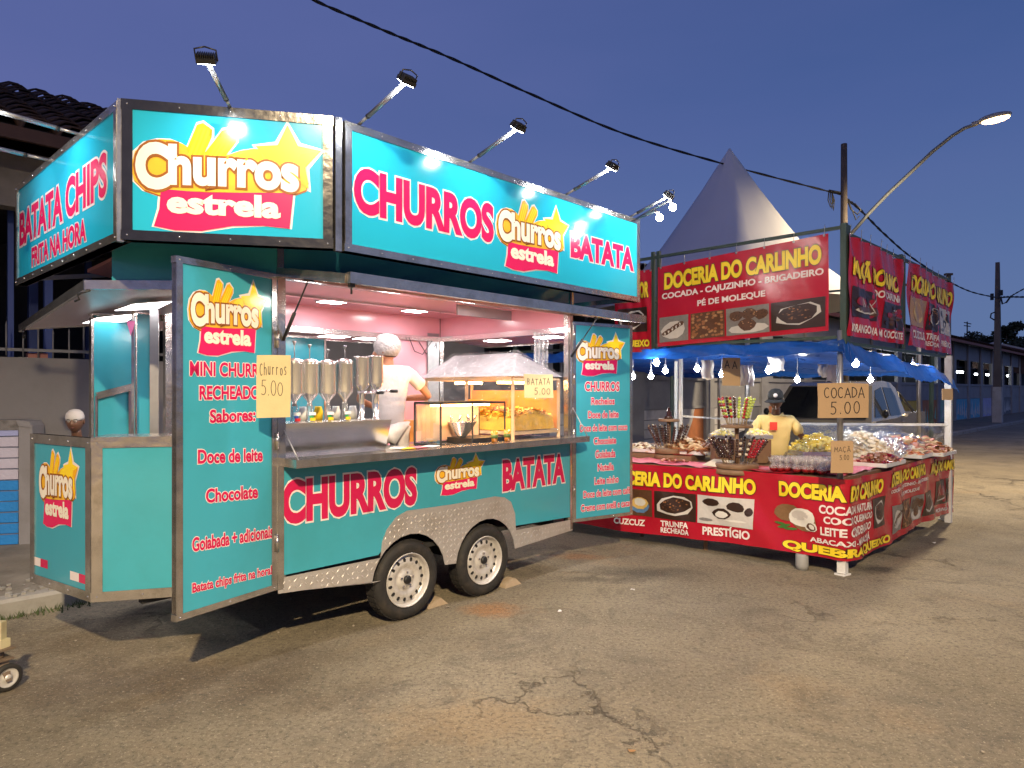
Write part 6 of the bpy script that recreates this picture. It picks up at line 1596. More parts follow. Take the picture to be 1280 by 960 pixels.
# hardware and slack coils
mb = MB(); q = p3(1036, 238, 14); mb.tube([p3(1052, 241, 14), q], .02, 6); 
for k in range(3): mb.tube([p3(1036 + k * 2, 240, 14), p3(1035 + k * 2.5, 250, 14.0), p3(1038 + k * 2, 259 + k * 2, 14), p3(1041 + k, 250, 14), p3(1040, 241, 14)], .012, 5)
mb.tube([p3(1058, 248, 14), p3(1064, 262, 14), p3(1072, 268, 14), p3(1076, 262, 14), p3(1068, 254, 14)], .014, 5); mb.tube([p3(1060, 250, 14), p3(1070, 275, 14), p3(1074, 270, 14)], .012, 5)
mb.build('cable_coil', M_WIRE, UP)
mb = MB(); tip = p3(1221, 155, 12.5)
pts = [p3(1060, 297, 14), p3(1085, 268, 13.9), p3(1110, 242, 13.7), p3(1140, 214, 13.5), p3(1165, 190, 13.2), p3(1190, 170, 12.9), p3(1206, 160, 12.7), tip]
mb.tube(pts, [.035] * 5 + [.032] * 3, 8); mb.bar(p3(1054, 300, 14), p3(1064, 294, 14), .06); arm = mb.build('lamp_arm', mat('lamp_arm_grey', (.14, .15, .15), rough=.5, metal=.4), UP)
hd = p3(1243, 149, 12.2); d_ = (hd - tip).normalized()
def lamp_head(c, d_, parent, power):
    x = d_; y = Vector((0, 0, 1)).cross(x).normalized(); z = x.cross(y); Mx = Matrix((x, y, z)).transposed()
    mb = MB(); mb.ball(c + Mx @ Vector((0, 0, .035)), (.30, .12, .07), 14, 0, Mx); mb.box(c + Mx @ Vector((-.33, 0, .02)), (.14, .07, .06), M=Mx); hh_ = mb.build('lamp_head', mat('lamp_head_grey', (.25, .25, .25), rough=.4), parent)
    mb = MB(); mb.ball(c + Mx @ Vector((.02, 0, -.012)), (.25, .10, .055), 14, 0, Mx); mb.build('lens', mat('sodium_lens', (1, .7, .35), emit=26, ecol=(1.0, .62, .27), var=0), parent)
    ld = bpy.data.lights.new('street_lamp_light', 'SPOT'); ld.energy = power; ld.spot_size = R(165); ld.spot_blend = .6; ld.shadow_soft_size = .15; ld.color = (1.0, .78, .48)
    lo = bpy.data.objects.new('street_lamp_light', ld); COL.objects.link(lo); lo.parent = parent; lo.location = c + Vector((0, 0, -.10)) - wpos(parent)
lamp_head(hd, d_, UP, 3600)
# lamp of the same kind a pole nearer, behind the photographer, that lights the foreground
P0 = Vector((2.4, -7.6, 0)); U0 = thing('utility_pole', P0, 'street lamp pole standing behind the photographer, out of view', 'utility pole')
mb = MB(); mb.tube([P0, P0 + Vector((0, 0, 7.3))], [.12, .08], 10); mb.build('pole', M_POLEW, U0)
mb = MB(); mb.tube([P0 + Vector((0, 0, 6.2)), P0 + Vector((-.7, 1.2, 6.9)), P0 + Vector((-1.3, 2.2, 7.1))], .035, 8); mb.build('lamp_arm', M_POLEC, U0)
lamp_head(P0 + Vector((-1.45, 2.5, 7.1)), Vector((-.5, .85, 0)).normalized(), U0, 12500)
# far concrete pole with white painted foot
P2 = p3(1247, 531, 31.5); P2.z = .12
U2 = thing('utility_pole', P2, 'far concrete utility pole with a white painted foot on the pavement at right', 'utility pole')
def taper_box(mb, c, w0, w1, z0, z1, rz=.78, mi=0, d0=None):
    M_ = Matrix.Rotation(rz, 3, 'Z'); vs = []
    for w, z in ((w0, z0), (w1, z1)):
        for sx, sy in ((-1, -1), (1, -1), (1, 1), (-1, 1)): vs.append(M_ @ Vector((sx * w / 2, sy * w / 2, 0)) + Vector((c.x, c.y, z)))
    mb.add(vs, [(3, 2, 1, 0), (4, 5, 6, 7), (0, 1, 5, 4), (1, 2, 6, 5), (2, 3, 7, 6), (3, 0, 4, 7)], mi)
zt = EYE + 160 * 31.5 / 850
mb = MB(); taper_box(mb, P2, .30, .15, 1.75, zt); mb.build('pole', mat('old_concrete_pole', (.12, .10, .085), rough=.9, var=.3, vscale=3, bump=.3, bscale=20, bstretch=(3, 3, .4)), U2)
mb = MB(); taper_box(mb, P2, .37, .33, .12, 1.76); mb.build('painted_foot', mat('whitewash', (.46, .45, .43), rough=.8, var=.15, dirt=(.2, .17, .13), dscale=3, damt=.6), U2)
mb = MB(); mb.tube([p3(1244, 390, 31), p3(1239, 392, 31), p3(1238, 397, 31), p3(1243, 400, 31)], .03, 6); mb.tube([p3(1251, 372, 31.2), p3(1253, 380, 31), p3(1258, 378, 31), p3(1263, 371, 31)], .04, 6); mb.box(p3(1251, 366, 31.2), (.12, .12, .25)); mb.box(p3(1240, 371, 31.2), (.1, .1, .3)); mb.build('cable_coil', M_WIRE, U2)
# antenna mast and thin post beyond the banners
q = p3(1185.5, 430, 20); mb = MB(); mb.tube([Vector((q.x, q.y, 0)), p3(1185.5, 343, 20)], .07, 8); mb.box(p3(1185.5, 343, 20), (.2, .12, .06)); mb.build('post', M_POLEW, None, label='thin dark post rising behind the right end of the stall banners', cat='post')
q = p3(1209, 440, 60); mb = MB(); mb.tube([p3(1209, 445, 60), p3(1209, 402, 60)], .05, 5); mb.tube([p3(1205, 403, 60), p3(1214, 405, 60)], .04, 4); mb.tube([p3(1205, 407, 60), p3(1213, 408, 60)], .04, 4); mb.tube([p3(1206, 416, 60), p3(1206, 422, 60)], .04, 4)
mb.build('antenna', M_WIRE, label='distant roof antenna against the sky left of the far pole', cat='antenna')
# overhead cables
def cable(pts, r, label, name='overhead_cable'):
    pts = [Vector(p) for p in pts]; fine = []
    for i in range(len(pts) - 1):
        p0 = pts[max(0, i - 1)]; p1 = pts[i]; p2 = pts[i + 1]; p3_ = pts[min(len(pts) - 1, i + 2)]
        for k in range(14):
            t = k / 14; fine.append(.5 * ((2 * p1) + (p2 - p0) * t + (2 * p0 - 5 * p1 + 4 * p2 - p3_) * t * t + (3 * p1 - p0 - 3 * p2 + p3_) * t ** 3))
    fine.append(pts[-1])
    mb = MB()
    for ph in (0, math.pi):
        q = [p + Vector((math.cos(i * .9 + ph), 0, math.sin(i * .9 + ph))) * r * .8 for i, p in enumerate(fine)]
        mb.tube(q, r, 6)
    mb.build(name, M_WIRE, label=label, cat='cable')
cable([p3(330, -32, 8.5), p3(392, 0, 8.8), p3(480, 38, 9.3), p3(560, 71, 9.9), p3(660, 116, 10.8), p3(780, 167, 11.8), p3(905, 205, 12.9), p3(1035, 239, 14), p3(1053, 243, 14)], .013, 'thick twisted black cable crossing the sky down to the near wooden pole')
cable([p3(1056, 247, 14), p3(1075, 262, 15), p3(1105, 292, 17.5), p3(1140, 322, 21), p3(1185, 351, 25), p3(1215, 365, 28), p3(1246, 372, 31)], .018, 'black cable sagging from the near wooden pole to the far pole')
cable([p3(1248, 372, 31.3), p3(1262, 371, 33), p3(1290, 371, 36), p3(1330, 368, 40)], .03, 'level cable bundle leaving the far pole to the right')
cable([p3(1262, 371, 33), p3(1280, 361, 34), p3(1320, 340, 38)], .02, 'thin cable climbing to the right from beside the far pole')
# ---------------------------------------------------------------- pointed white tent
M_TENT = mat('tent_canvas', (.58, .58, .59), rough=.75, var=.06, vscale=1.2, bump=.1, bscale=2)
D = 13.0; ap = p3(912, 186, D)
TT = thing('pyramid_tent', (ap.x, ap.y, 0), 'tall pointed white canvas tent rising behind the red stall banners', 'tent')
mb = MB(); rings = [(0, .012), (6, .060), (20, .18), (50, .42), (90, .77), (120, 1.04), (150, 1.36), (175, 1.75), (200, 2.3)]; vs = []; nseg = 32
for dy, hw in rings:
    z = ap.z - dy * D / 850
    for k in range(nseg):
        a = 2 * math.pi * k / nseg; sq = 1 / max(abs(math.cos(a)), abs(math.sin(a))); rr = hw * (1 + (sq - 1) * .55) ; v = Matrix.Rotation(.55, 3, 'Z') @ Vector((rr * math.cos(a), rr * math.sin(a), 0)); vs.append(Vector((ap.x + v.x, ap.y + v.y, z + .01 * math.sin(a * 8))))
n = nseg; mb.add(vs, [(j * n + k, j * n + (k + 1) % n, (j + 1) * n + (k + 1) % n, (j + 1) * n + k) for j in range(len(rings) - 1) for k in range(n)] + [tuple(range(n))], 0, True)
zb = ap.z - 200 * D / 850
b = len(mb.v); mb.build('canopy', M_TENT, TT)
mb = MB()
for sx, sy in ((-1, -1), (1, -1), (1, 1), (-1, 1)):
    v = Matrix.Rotation(.55, 3, 'Z') @ Vector((sx * 2.3, sy * 2.3, 0)); 
    if True: mb = MB(); mb.tube([(ap.x + v.x, ap.y + v.y, 0), (ap.x + v.x, ap.y + v.y, zb)], .035, 8); mb.build('leg', M_ALU, TT)
# ---------------------------------------------------------------- trees
def leafy(name, c, crown, trunk_r, h, label, seed, leafm, nleaf=2500, ls=.12, limbs=8):
    """crown = list of (dx, dy, dz, rx, rz) clumps"""
    c = Vector(c); t = thing(name, c, label, 'tree'); rgt = random.Random(seed)
    mb = MB(); mb.tube([c, c + Vector((.05, 0, h * .5)), c + Vector((0, .05, h))], [trunk_r, trunk_r * .7, trunk_r * .4], 8)
    for q in crown: mb.tube([c + Vector((0, 0, h * .6)), c + Vector((q[0] * .6, q[1] * .6, (q[2] + h * .6) / 2)), c + Vector((q[0], q[1], q[2]))], [trunk_r * .4, trunk_r * .2, trunk_r * .08], 5)
    mb.build('trunk', M_POLEW, t)
    mb = MB()
    for i in range(nleaf):
        q = rgt.choice(crown); a = rgt.uniform(0, 6.28); u_ = rgt.uniform(-1, 1); rr = rgt.random() ** .4
        p = c + Vector((q[0] + q[3] * rr * math.cos(a) * math.sqrt(1 - u_ * u_), q[1] + q[3] * rr * math.sin(a) * math.sqrt(1 - u_ * u_), q[2] + q[4] * rr * u_))
        v1 = Vector((rgt.uniform(-1, 1), rgt.uniform(-1, 1), rgt.uniform(-.6, .6))).normalized() * ls * rgt.uniform(.6, 1.3); v2 = v1.cross(Vector((rgt.uniform(-1, 1), rgt.uniform(-1, 1), rgt.uniform(-1, 1)))).normalized() * ls * .4
        mb.add([p, p + v1 * .5 + v2, p + v1, p + v1 * .5 - v2], [(0, 1, 2, 3)])
    mb.build('crown', leafm, t, recalc=False)
mL = mat('dark_foliage', (.022, .035, .018), rough=.7, var=.5, vscale=1.5)
q = p3(1262, 470, 58); q.z = 0
z = lambda py, D=58: EYE - (py - HOR) / FPX * D
leafy('tree', q, [(-1.7, 0, z(424), 1.1, .22), (0, .5, z(417), .9, .45), (.6, 0, z(408), .6, .35), (1.6, 0, z(425), 1.6, .28), (-.3, 0, z(412), .6, .25), (2.2, 0, z(420), .8, .25), (0, 0, z(430), 2.2, .4)], .3, z(432), 'dark flat-layered tree behind the far utility pole', 1, mL, 2600, .28)
q = p3(1217, 470, 75); q.z = 0
leafy('tree', q, [(0, 0, z(424, 75), 1.0, .9), (-.5, 0, z(430, 75), 1.0, .8), (.6, 0, z(430, 75), 1.0, .7)], .3, z(432, 75), 'small rounded dark tree far beyond the right end of the stall', 2, mL, 1800, .28)
q = p3(1193, 470, 80); q.z = 0
leafy('tree', q, [(0, 0, z(431, 80), 1.6, .9), (-1.5, 0, z(433, 80), 1.5, .7)], .3, z(435, 80), 'dark bushy tree top just beyond the stall banners', 3, mL, 1800, .3)
q = p3(1275, 470, 90); q.z = 0
leafy('tree', q, [(-2, 0, z(437, 90), 2.5, 1.0), (2, 0, z(434, 90), 3.0, 1.2), (6, 0, z(432, 90), 3.0, 1.2)], .3, z(438, 90), 'low dark tree line above the roofs at the right edge', 4, mL, 3000, .35)
# ---------------------------------------------------------------- the parked pickup
TF = Frame((5.0, 9.95), d=(.66, .751)); W_ = 1.72
M_CAR = mat('beige_car_paint', (.26, .24, .21), rough=.22, metal=.55, var=.03, coat=.6)
PK_ = thing('pickup_truck', TF.pt(2.5, 0, -W_ / 2), 'silver beige double-cab pickup parked behind the sweets stall', 'pickup truck')
def sec(prof, y0, y1): return prof
bodyp = [(-.15, .45), (-.12, .80), (.0, .92), (1.15, 1.06), (1.25, 1.10), (3.55, 1.12), (3.6, 1.17), (5.15, 1.17), (5.18, .55), (4.75, .45)] + [(4.42 + .40 * math.cos(a), .42 + .40 * math.sin(a)) for a in [k * math.pi / 8 for k in range(0, 9)]] + [(1.35, .40)] + [(.95 + .40 * math.cos(a), .42 + .40 * math.sin(a)) for a in [k * math.pi / 8 for k in range(0, 9)]] + [(.4, .40)]
mb = MB(); mb.prism(TF, bodyp, -W_, 0.0); mb.build('body', M_CAR, PK_)
# cab: lower glass line wide, roof narrower
cabL = [(1.12, 1.08), (3.62, 1.12)]; cabR = [(1.78, 1.70), (2.3, 1.76), (3.05, 1.74), (3.35, 1.66)]
def cabpt(x, z, side):   # side 0 near, 1 far
    ins = .03 + .17 * max(0, (z - 1.08) / .68)
    return TF.pt(x, z, -ins if side == 0 else -(W_ - ins))
prof = [(1.12, 1.06), (1.78, 1.68), (2.0, 1.745), (2.6, 1.77), (3.1, 1.74), (3.38, 1.64), (3.66, 1.14)]
mb = MB(); vs = [cabpt(x, z_, 0) for x, z_ in prof] + [cabpt(x, z_, 1) for x, z_ in prof]; n = len(prof)
mb.add(vs, [tuple(range(n)), tuple(range(n, 2 * n))[::-1]] + [(i, i + 1, n + i + 1, n + i) for i in range(n - 1)]); mb.build('cab', M_CAR, PK_)
def glz(pts, side, out=.006):
    v = [cabpt(x, z_, side) + (TF.n.to_3d() * (out if side == 0 else -out)) for x, z_ in pts]; return v
for pts in ([(1.42, 1.16), (1.86, 1.60), (2.32, 1.66), (2.36, 1.16)], [(2.46, 1.16), (2.42, 1.66), (3.02, 1.64), (3.18, 1.50), (3.24, 1.16)]):
    for s_ in (0, 1): mb = MB(); mb.add(glz(pts, s_), [(0, 1, 2, 3) if len(pts) == 4 else (0, 1, 2, 3, 4)]); mb.build('side_window', M_CARGL, PK_)
mb = MB(); a, b = (1.20, 1.135), (1.75, 1.655); sh = Vector((-.008, 0, .008))
dv = -TF.d.to_3d() * .008 + Vector((0, 0, .008))
mb.add([cabpt(*a, 0).lerp(cabpt(*a, 1), .05) + dv, cabpt(*a, 0).lerp(cabpt(*a, 1), .95) + dv, cabpt(*b, 0).lerp(cabpt(*b, 1), .94) + dv, cabpt(*b, 0).lerp(cabpt(*b, 1), .06) + dv], [(0, 1, 2, 3)]); mb.build('windscreen', M_CARGL, PK_)
for s_ in (0, 1):
    q = TF.pt(1.42, 1.22, .10 if s_ == 0 else -W_ - .10); mb = MB(); mb.ball(q, (.045, .07, .07), 10); mb.build('wing_mirror', M_BLACK, PK_)
for x in (1.35, 2.38):
    q = TF.pt(x + .85, 1.02, .012); mb = MB(); mb.box(q, (.16, .03, .03), rz=math.atan2(TF.d.y, TF.d.x)); mb.build('door_handle', M_CAR, PK_)
mb = MB(); mb.tube([TF.pt(3.55, 1.17, -.12), TF.pt(3.75, 1.55, -.20), TF.pt(3.75, 1.55, -W_ + .20), TF.pt(3.55, 1.17, -W_ + .12)], .03, 8); mb.tube([TF.pt(3.75, 1.55, -.20), TF.pt(4.5, 1.2, -.1)], .028, 8); mb.build('roll_bar', M_BLACK, PK_)
for s_ in (-.62, .62): q = TF.pt(-.13, .82, -W_ / 2 + s_); mb = MB(); mb.ball(q, (.09, .14, .09), 10, M=Matrix.Rotation(.85, 3, 'Z')); mb.build('headlight', M_GLASS if False else mat('headlight_glass', (.6, .6, .62), rough=.1, metal=.5), PK_)
Mw = Matrix(((TF.d.x, 0, TF.n.x), (TF.d.y, 0, TF.n.y), (0, 1, 0)))
for x in (.95, 4.42):
    for l in (.0, -W_ + .22):
        q = TF.pt(x, .36, l); mb = MB(); mb.lathe([(.2, -.22), (.34, -.22), (.36, -.19), (.36, -.03), (.34, .0), (.22, .0)], q, 22, 0, Mw, caps=False); ty = mb.build('tyre', M_RUBBER, PK_)
        mb = MB(); mb.lathe([(.22, -.01), (.2, -.03), (.06, -.02), (.05, 0), (.001, 0)], q, 18, 0, Mw); mb.build('rim', M_RIM, ty)
# ================================================================ things inside the trailer
DI = 'tall steel filling dispensers on the trailer counter'
bx = MB(); bx.prism(lambda x, z, l: SIDE.pt(x, z, l if l < -.2 else (-.02 - .075 * (1.40 - z) / .22)), rect(0.03, 0.845, ZC + .002, 1.40), -0.36, -0.035); 
bx.build('steel_box', mat('brushed_steel', (.74, .73, .71), rough=.24, metal=1.0, var=.08, bump=.05, bscale=6, rvar=.06), label='long polished stainless steel box on the counter under the churro filling dispensers', cat='steel box')
mLb = [mat('label_red', (.6, .02, .02)), mat('label_yellow', (.9, .6, .02)), mat('label_white', (.8, .8, .78)), mat('label_green', (.02, .3, .08)), mat('label_blue', (.05, .08, .4))]
M_CLEARP = glassy('clear_tube', (.9, .92, .93), .5, rough=.1, white=.25)
def dispenser(px, kind, ztop, r, label):
    F_ = SIDE.off(-.17); s_ = F_.S(px); q = F_.pt(s_, 1.40); t = thing('filling_dispenser', q, label, 'dispenser', DI)
    z0 = ztop - .20; L_ = lambda pr: [(a, b - 1.40) for a, b in pr]
    mb = MB(); mb.lathe(L_([(.012, z0 - .075), (.016, z0 - .045), (r * .95, z0), (r, z0 + .01), (r, ztop - .01), (r + .003, ztop - .006), (r + .003, ztop), (r - .004, ztop), (r - .004, ztop - .03), (.001, ztop - .03)]), q, 24); mb.build('canister', M_STEELG, t)
    if kind == 0:
        mb = MB(); mb.lathe(L_([(r + .004, ztop), (r + .002, ztop + .010), (r * .7, ztop + .022), (.01, ztop + .028), (.001, ztop + .028)]), q, 24); lid = mb.build('lid', M_STEELG, t)
        h = {387: .085, 368: .10, 409: .06, 430: .17}.get(int(px), .08)
        mb = MB(); mb.tube([q + Vector((0, 0, ztop - 1.40 + .025)), q + Vector((0, 0, ztop - 1.40 + .025 + h))], .003, 6)
        if h < .15: mb.lathe([(.006, h + .01), (.008, h + .022), (.013, h + .032), (.010, h + .036), (.001, h + .034)], q + Vector((0, 0, ztop - 1.40)), 10)
        mb.build('plunger', M_ALU, t)
        mb = MB(); mb.lathe([(.026, .0), (.028, .004), (.022, .02), (.020, z0 - 1.40 - .07), (.012, z0 - 1.40 - .06)], q, 14); mb.build('outlet', M_CLEARP, t)
    else:
        mb = MB(); mb.lathe([(.030, 0), (.030, .006), (.019, .012), (.019, z0 - 1.40 - .06), (.024, z0 - 1.40 - .055), (.024, z0 - 1.40 - .035)], q, 16); mb.build('outlet', M_STEELG, t)
        mb = MB(); a = q + Vector((0, 0, z0 - 1.40 - .045)); dd = U.to_3d(); mb.tube([a - dd * .05 + O_.to_3d() * .02, a + dd * .11 + O_.to_3d() * .05], .009, 8); mb.tube([a + dd * .09 + O_.to_3d() * .045, a + dd * .14 + O_.to_3d() * .058], .012, 8, 1)
        mb.build('valve_handle', [M_STEELG, M_BLACK], t)
    if kind == 0:
        # white tag and a coloured sticker on the stem
        F2 = Frame((F_.pt(s_, 0) - U.to_3d() * .024 + O_.to_3d() * .034).xy, d=U)
        mb = MB(); mb.prism(F2, rect(0, .048, 1.442, 1.462), 0, .002, 2); mb.prism(F2, rect(.008, .045, 1.405, 1.425), 0, .002, int(px) % 2 + 0); mb.prism(F2, rect(.004, .03, 1.425, 1.438), 0, .002, 3 if int(px) % 2 else 4); mb.build('sticker', mLb, t)
    return q
for px, k, zt, r, lb_ in ((368, 0, 1.775, .056, 'filling dispenser with lid half hidden behind the Churros price card'), (387, 0, 1.775, .056, 'lidded filling dispenser just right of the Churros price card'), (409.5, 0, 1.775, .055, 'middle lidded filling dispenser, with the shortest plunger'), (431, 0, 1.785, .054, 'lidded filling dispenser with a long thin rod rising from its lid'),
                          (452, 1, 1.83, .052, 'open-topped dispenser with a valve, next to the lidded ones'), (470, 1, 1.84, .050, 'open-topped dispenser with a valve, nearest the worker')):
    dispenser(px, k, zt, r, lb_)
# jars behind the dispensers
for i, (px, z_, m_) in enumerate(((379, 1.50, 2), (398, 1.47, 1), (420, 1.48, 2), (441, 1.46, 2))):
    F_ = SIDE.off(-.33); q = F_.pt(F_.S(px), 1.402); mb = MB(); mb.lathe([(.001, 0), (.03, 0), (.032, .06), (.024, .075), (.024, .09), (.001, .09)], q, 12); mb.build('squeeze_jar', mLb[m_], label='small %s jar standing behind the dispensers, %s from the left' % (('white', 'yellow', 'pale', 'ivory')[i], ('first', 'second', 'third', 'fourth')[i]), cat='jar')

# potato display case
F_ = SIDE.off(-.10); cs0 = F_.S(641) ; base = F_.pt(cs0, ZC)
PC = thing('display_case', base, 'orange-lit potato display case with a pitched roof wrapped in clear plastic', 'display case')
cu = .60; cm = 1.12; M_CF = mat('case_frame', (.72, .50, .30), rough=.4, var=.1)
cp = lambda a, b, z: base + U.to_3d() * a + MM.to_3d() * b + Vector((0, 0, z - ZC))
ze = 1.70; zr = 1.93
for a, b in ((0, 0), (cu, 0), (0, cm), (cu, cm), (0, cm * .5)):
    mb = MB(); mb.bar(cp(a, b, ZC + .0), cp(a, b, ze), .028); mb.build('frame_post', M_CF, PC)
mb = MB()
for z_ in (ZC + .06, ze):
    for (a, b), (c_, d_) in (((0, 0), (cu, 0)), ((cu, 0), (cu, cm)), ((0, cm), (cu, cm)), ((0, 0), (0, cm))): mb.bar(cp(a, b, z_ + .001), cp(c_, d_, z_ + .001), .026)
mb.build('frame_rail', M_CF, PC)
mb = MB(); mb.add([cp(0, 0, ZC + .07), cp(cu, 0, ZC + .07), cp(cu, cm, ZC + .07), cp(0, cm, ZC + .07)], [(0, 1, 2, 3)]); mb.build('case_floor', M_STEELG, PC)
r0, r1 = cp(cu * .42, .18, zr), cp(cu * .42, cm - .12, zr); ex = .03
e0, e1, e2, e3 = cp(-ex, -ex, ze + .02), cp(cu + ex, -ex, ze + .02), cp(cu + ex, cm + ex, ze + .02), cp(-ex, cm + ex, ze + .02)
mb = MB(); mb.add([e0, e1, e2, e3, r0, r1], [(0, 1, 4), (3, 0, 4, 5), (1, 2, 5, 4), (2, 3, 5)]); mb.build('roof', mat('case_roof', (.48, .47, .50), rough=.3, var=.25, vscale=9, bump=.8, bscale=14), PC)
def crinkle(name, corners, n, amp, parent, m, seed=1):
    a, b, c_, d_ = corners; mb = MB(); nn_ = (b - a).cross(d_ - a).normalized(); rgt = random.Random(seed); vs = []
    for j in range(n + 1):
        for i in range(n + 1):
            u_, v_ = i / n, j / n; p = a.lerp(b, u_).lerp(d_.lerp(c_, u_), v_)
            vs.append(p + nn_ * (amp * (math.sin(u_ * 19 + v_ * 13 + seed) + .6 * math.sin(u_ * 41 - v_ * 31)) + rgt.uniform(-amp, amp) * .5))
    mb.add(vs, [(j * (n + 1) + i, j * (n + 1) + i + 1, (j + 1) * (n + 1) + i + 1, (j + 1) * (n + 1) + i) for j in range(n) for i in range(n)], 0, True)
    return mb.build(name, m, parent, recalc=False)
up_ = Vector((0, 0, .02)); fo = -MM.to_3d() * .015; so = -U.to_3d() * .02
crinkle('plastic_wrap', (e3 + up_ + so, e0 + up_ + so, r0 + up_, r1 + up_), 22, .006, PC, M_PLAST, 2)
crinkle('plastic_wrap', (e0 + up_ + fo, e1 + up_ + fo, r0 + up_, r0 + up_), 14, .005, PC, M_PLAST, 3)
crinkle('plastic_wrap', (cp(0, cm, 1.48) + so * 1.5, cp(0, 0, 1.42) + so * 1.5, cp(0, 0, ze + .02) + so * 1.5, cp(0, cm, ze + .02) + so * 1.5), 24, .008, PC, M_PLAST, 4)
crinkle('plastic_wrap', (cp(-.02, 0, ZC + .07) + fo * 2, cp(cu + .02, 0, ZC + .07) + fo * 2, cp(cu + .02, 0, ze) + fo * 2, cp(-.02, 0, ze) + fo * 2), 22, .006, PC, M_PLAST, 5)
mAm = mat('amber_panel', (.85, .38, .10), rough=.4, var=.1)
mb = MB(); mb.prism(lambda x, y, l: cp(cu + .0 - l, x, y), rect(0, cm, ZC + .08, 1.60), .0, .01); mb.build('side_glass', mAm, PC)
mb = MB(); mb.add([cp(.03, .60, ZC + .08), cp(cu - .03, .60, ZC + .08), cp(cu - .03, .60, 1.52), cp(.03, .60, 1.52)], [(0, 1, 2, 3)]); mb.build('divider', mAm, PC)
# chips
mCp = mat('potato_chip', (.90, .50, .06), rough=.4, var=.25, vscale=60); mCp2 = mat('potato_chip_pale', (.92, .64, .16), rough=.4, var=.2)
rg3 = random.Random(12); mb = MB()
for i in range(620):
    a, b = rg3.uniform(.04, cu - .05), rg3.uniform(.03, .56); top = ZC + .09 + (.17 * (1 - abs(a / cu - .5) ** 2 * 2) * rg3.uniform(.75, 1.05))
    Mr = Matrix.Rotation(rg3.uniform(0, 6), 3, 'Z') @ Matrix.Rotation(rg3.uniform(-1.2, 1.2), 3, 'X')
    s_ = rg3.uniform(.018, .030); c_ = cp(a, b, top); vs = [c_ + Mr @ Vector((s_ * math.cos(k * 1.047), s_ * .8 * math.sin(k * 1.047), .006 * math.cos(k * 2.09))) for k in range(6)] + [c_ + Mr @ Vector((0, 0, -.005))]
    mb.add(vs, [(k, (k + 1) % 6, 6) for k in range(6)], rg3.randrange(2), True)
mb.prism(lambda x, y, l: cp(x, l, y), [(.02, ZC + .08), (cu - .02, ZC + .08), (cu - .04, ZC + .19), (cu * .5, ZC + .245), (.04, ZC + .19)], .03, .56, 0)
mb.build('potato_chips', [mCp, mCp2], label='heap of golden potato chips inside the right half of the display case', cat='potato chips', kind='stuff')
M_HEAT = mat('heat_lamp', (1, .6, .25), emit=75, ecol=(1, .50, .16), var=0)
for a, b in ((cu * .5, .3), (cu * .5, .85)):
    mb = MB(); mb.box(cp(a, b, ze - .03), (.30, .05, .02), rz=.8); mb.build('heat_lamp', M_HEAT, PC)
# glass warmer in front
F_ = SIDE.off(-.02); g0 = F_.S(551); g1 = F_.S(631)
GW = thing('glass_warmer', F_.pt(g0, ZC), 'small glass warming cabinet with black edges in front of the potato case', 'display case')
zt = 1.505; dp = .30
mb = MB()
for s_ in (g0, g1):
    for l in (0, -dp): mb.bar(F_.pt(s_, ZC + .004, l), F_.pt(s_, zt, l), .014)
mb.bar(F_.pt((g0 + g1) / 2 - .02, ZC + .03, .0), F_.pt((g0 + g1) / 2 - .02, zt, 0), .012)
for z_ in (ZC + .012, zt):
    for l in (0, -dp): mb.bar(F_.pt(g0, z_, l), F_.pt(g1, z_, l), .014, .016)
    for s_ in (g0, g1): mb.bar(F_.pt(s_, z_ + .001, 0), F_.pt(s_, z_ + .001, -dp), .013, .015)
mb.prism(F_, rect((g0 + g1) / 2 - .02, g1, ZC + .004, ZC + .05), -dp, .004)
mb.build('frame', M_BLACK, GW)
mb = MB(); mb.add([F_.pt(g0, ZC + .02, .0), F_.pt(g1, ZC + .02, .0), F_.pt(g1, zt, 0), F_.pt(g0, zt, 0)], [(0, 1, 2, 3)]); mb.add([F_.pt(g0, ZC + .02, .0), F_.pt(g0, ZC + .02, -dp), F_.pt(g0, zt, -dp), F_.pt(g0, zt, 0)], [(0, 1, 2, 3)]); mb.build('glass', M_GLASS, GW, recalc=False)
mb = MB(); mb.prism(F_, rect(g0 + .01, g1 - .01, ZC + .03, zt - .02), -dp + .004, -dp + .010); mb.build('back_panel', mat('warmer_back', (.75, .50, .34), rough=.3, var=.1), GW)
mb = MB(); mb.bar(F_.pt(g0 + .04, zt - .02, -.15), F_.pt(g1 - .04, zt - .02, -.15), .03, .012); mb.build('heat_lamp', M_HEAT, GW)
q = F_.pt((g0 + g1) / 2 + .02, ZC + .05, -.16)
mb = MB(); mb.lathe([(.03, 0), (.035, .01), (.07, .05), (.115, .12), (.12, .125), (.11, .125), (.065, .055), (.001, .02)], q, 20); mb.build('steel_bowl', M_STEELG, label='steel bowl inside the glass warming cabinet', cat='bowl')
for i in range(7):
    a = i * .9; mb = MB(); p_ = q + Vector((math.cos(a) * .09, math.sin(a) * .09, .13)); mb.tube([p_, p_ + Vector((.02 * math.cos(a * 3), .02 * math.sin(a * 3), .045))], .008, 6); 
    mb.build('steel_tip', M_STEEL, label='small steel nozzle on the bowl rim in the warmer, %s from the left' % ORD[[3, 5, 2, 0, 1, 4, 6].index(i)], cat='nozzle', group='nozzles round the bowl')
mCup = mat('amber_cup', (.72, .26, .02), rough=.15, var=.1, coat=.5)
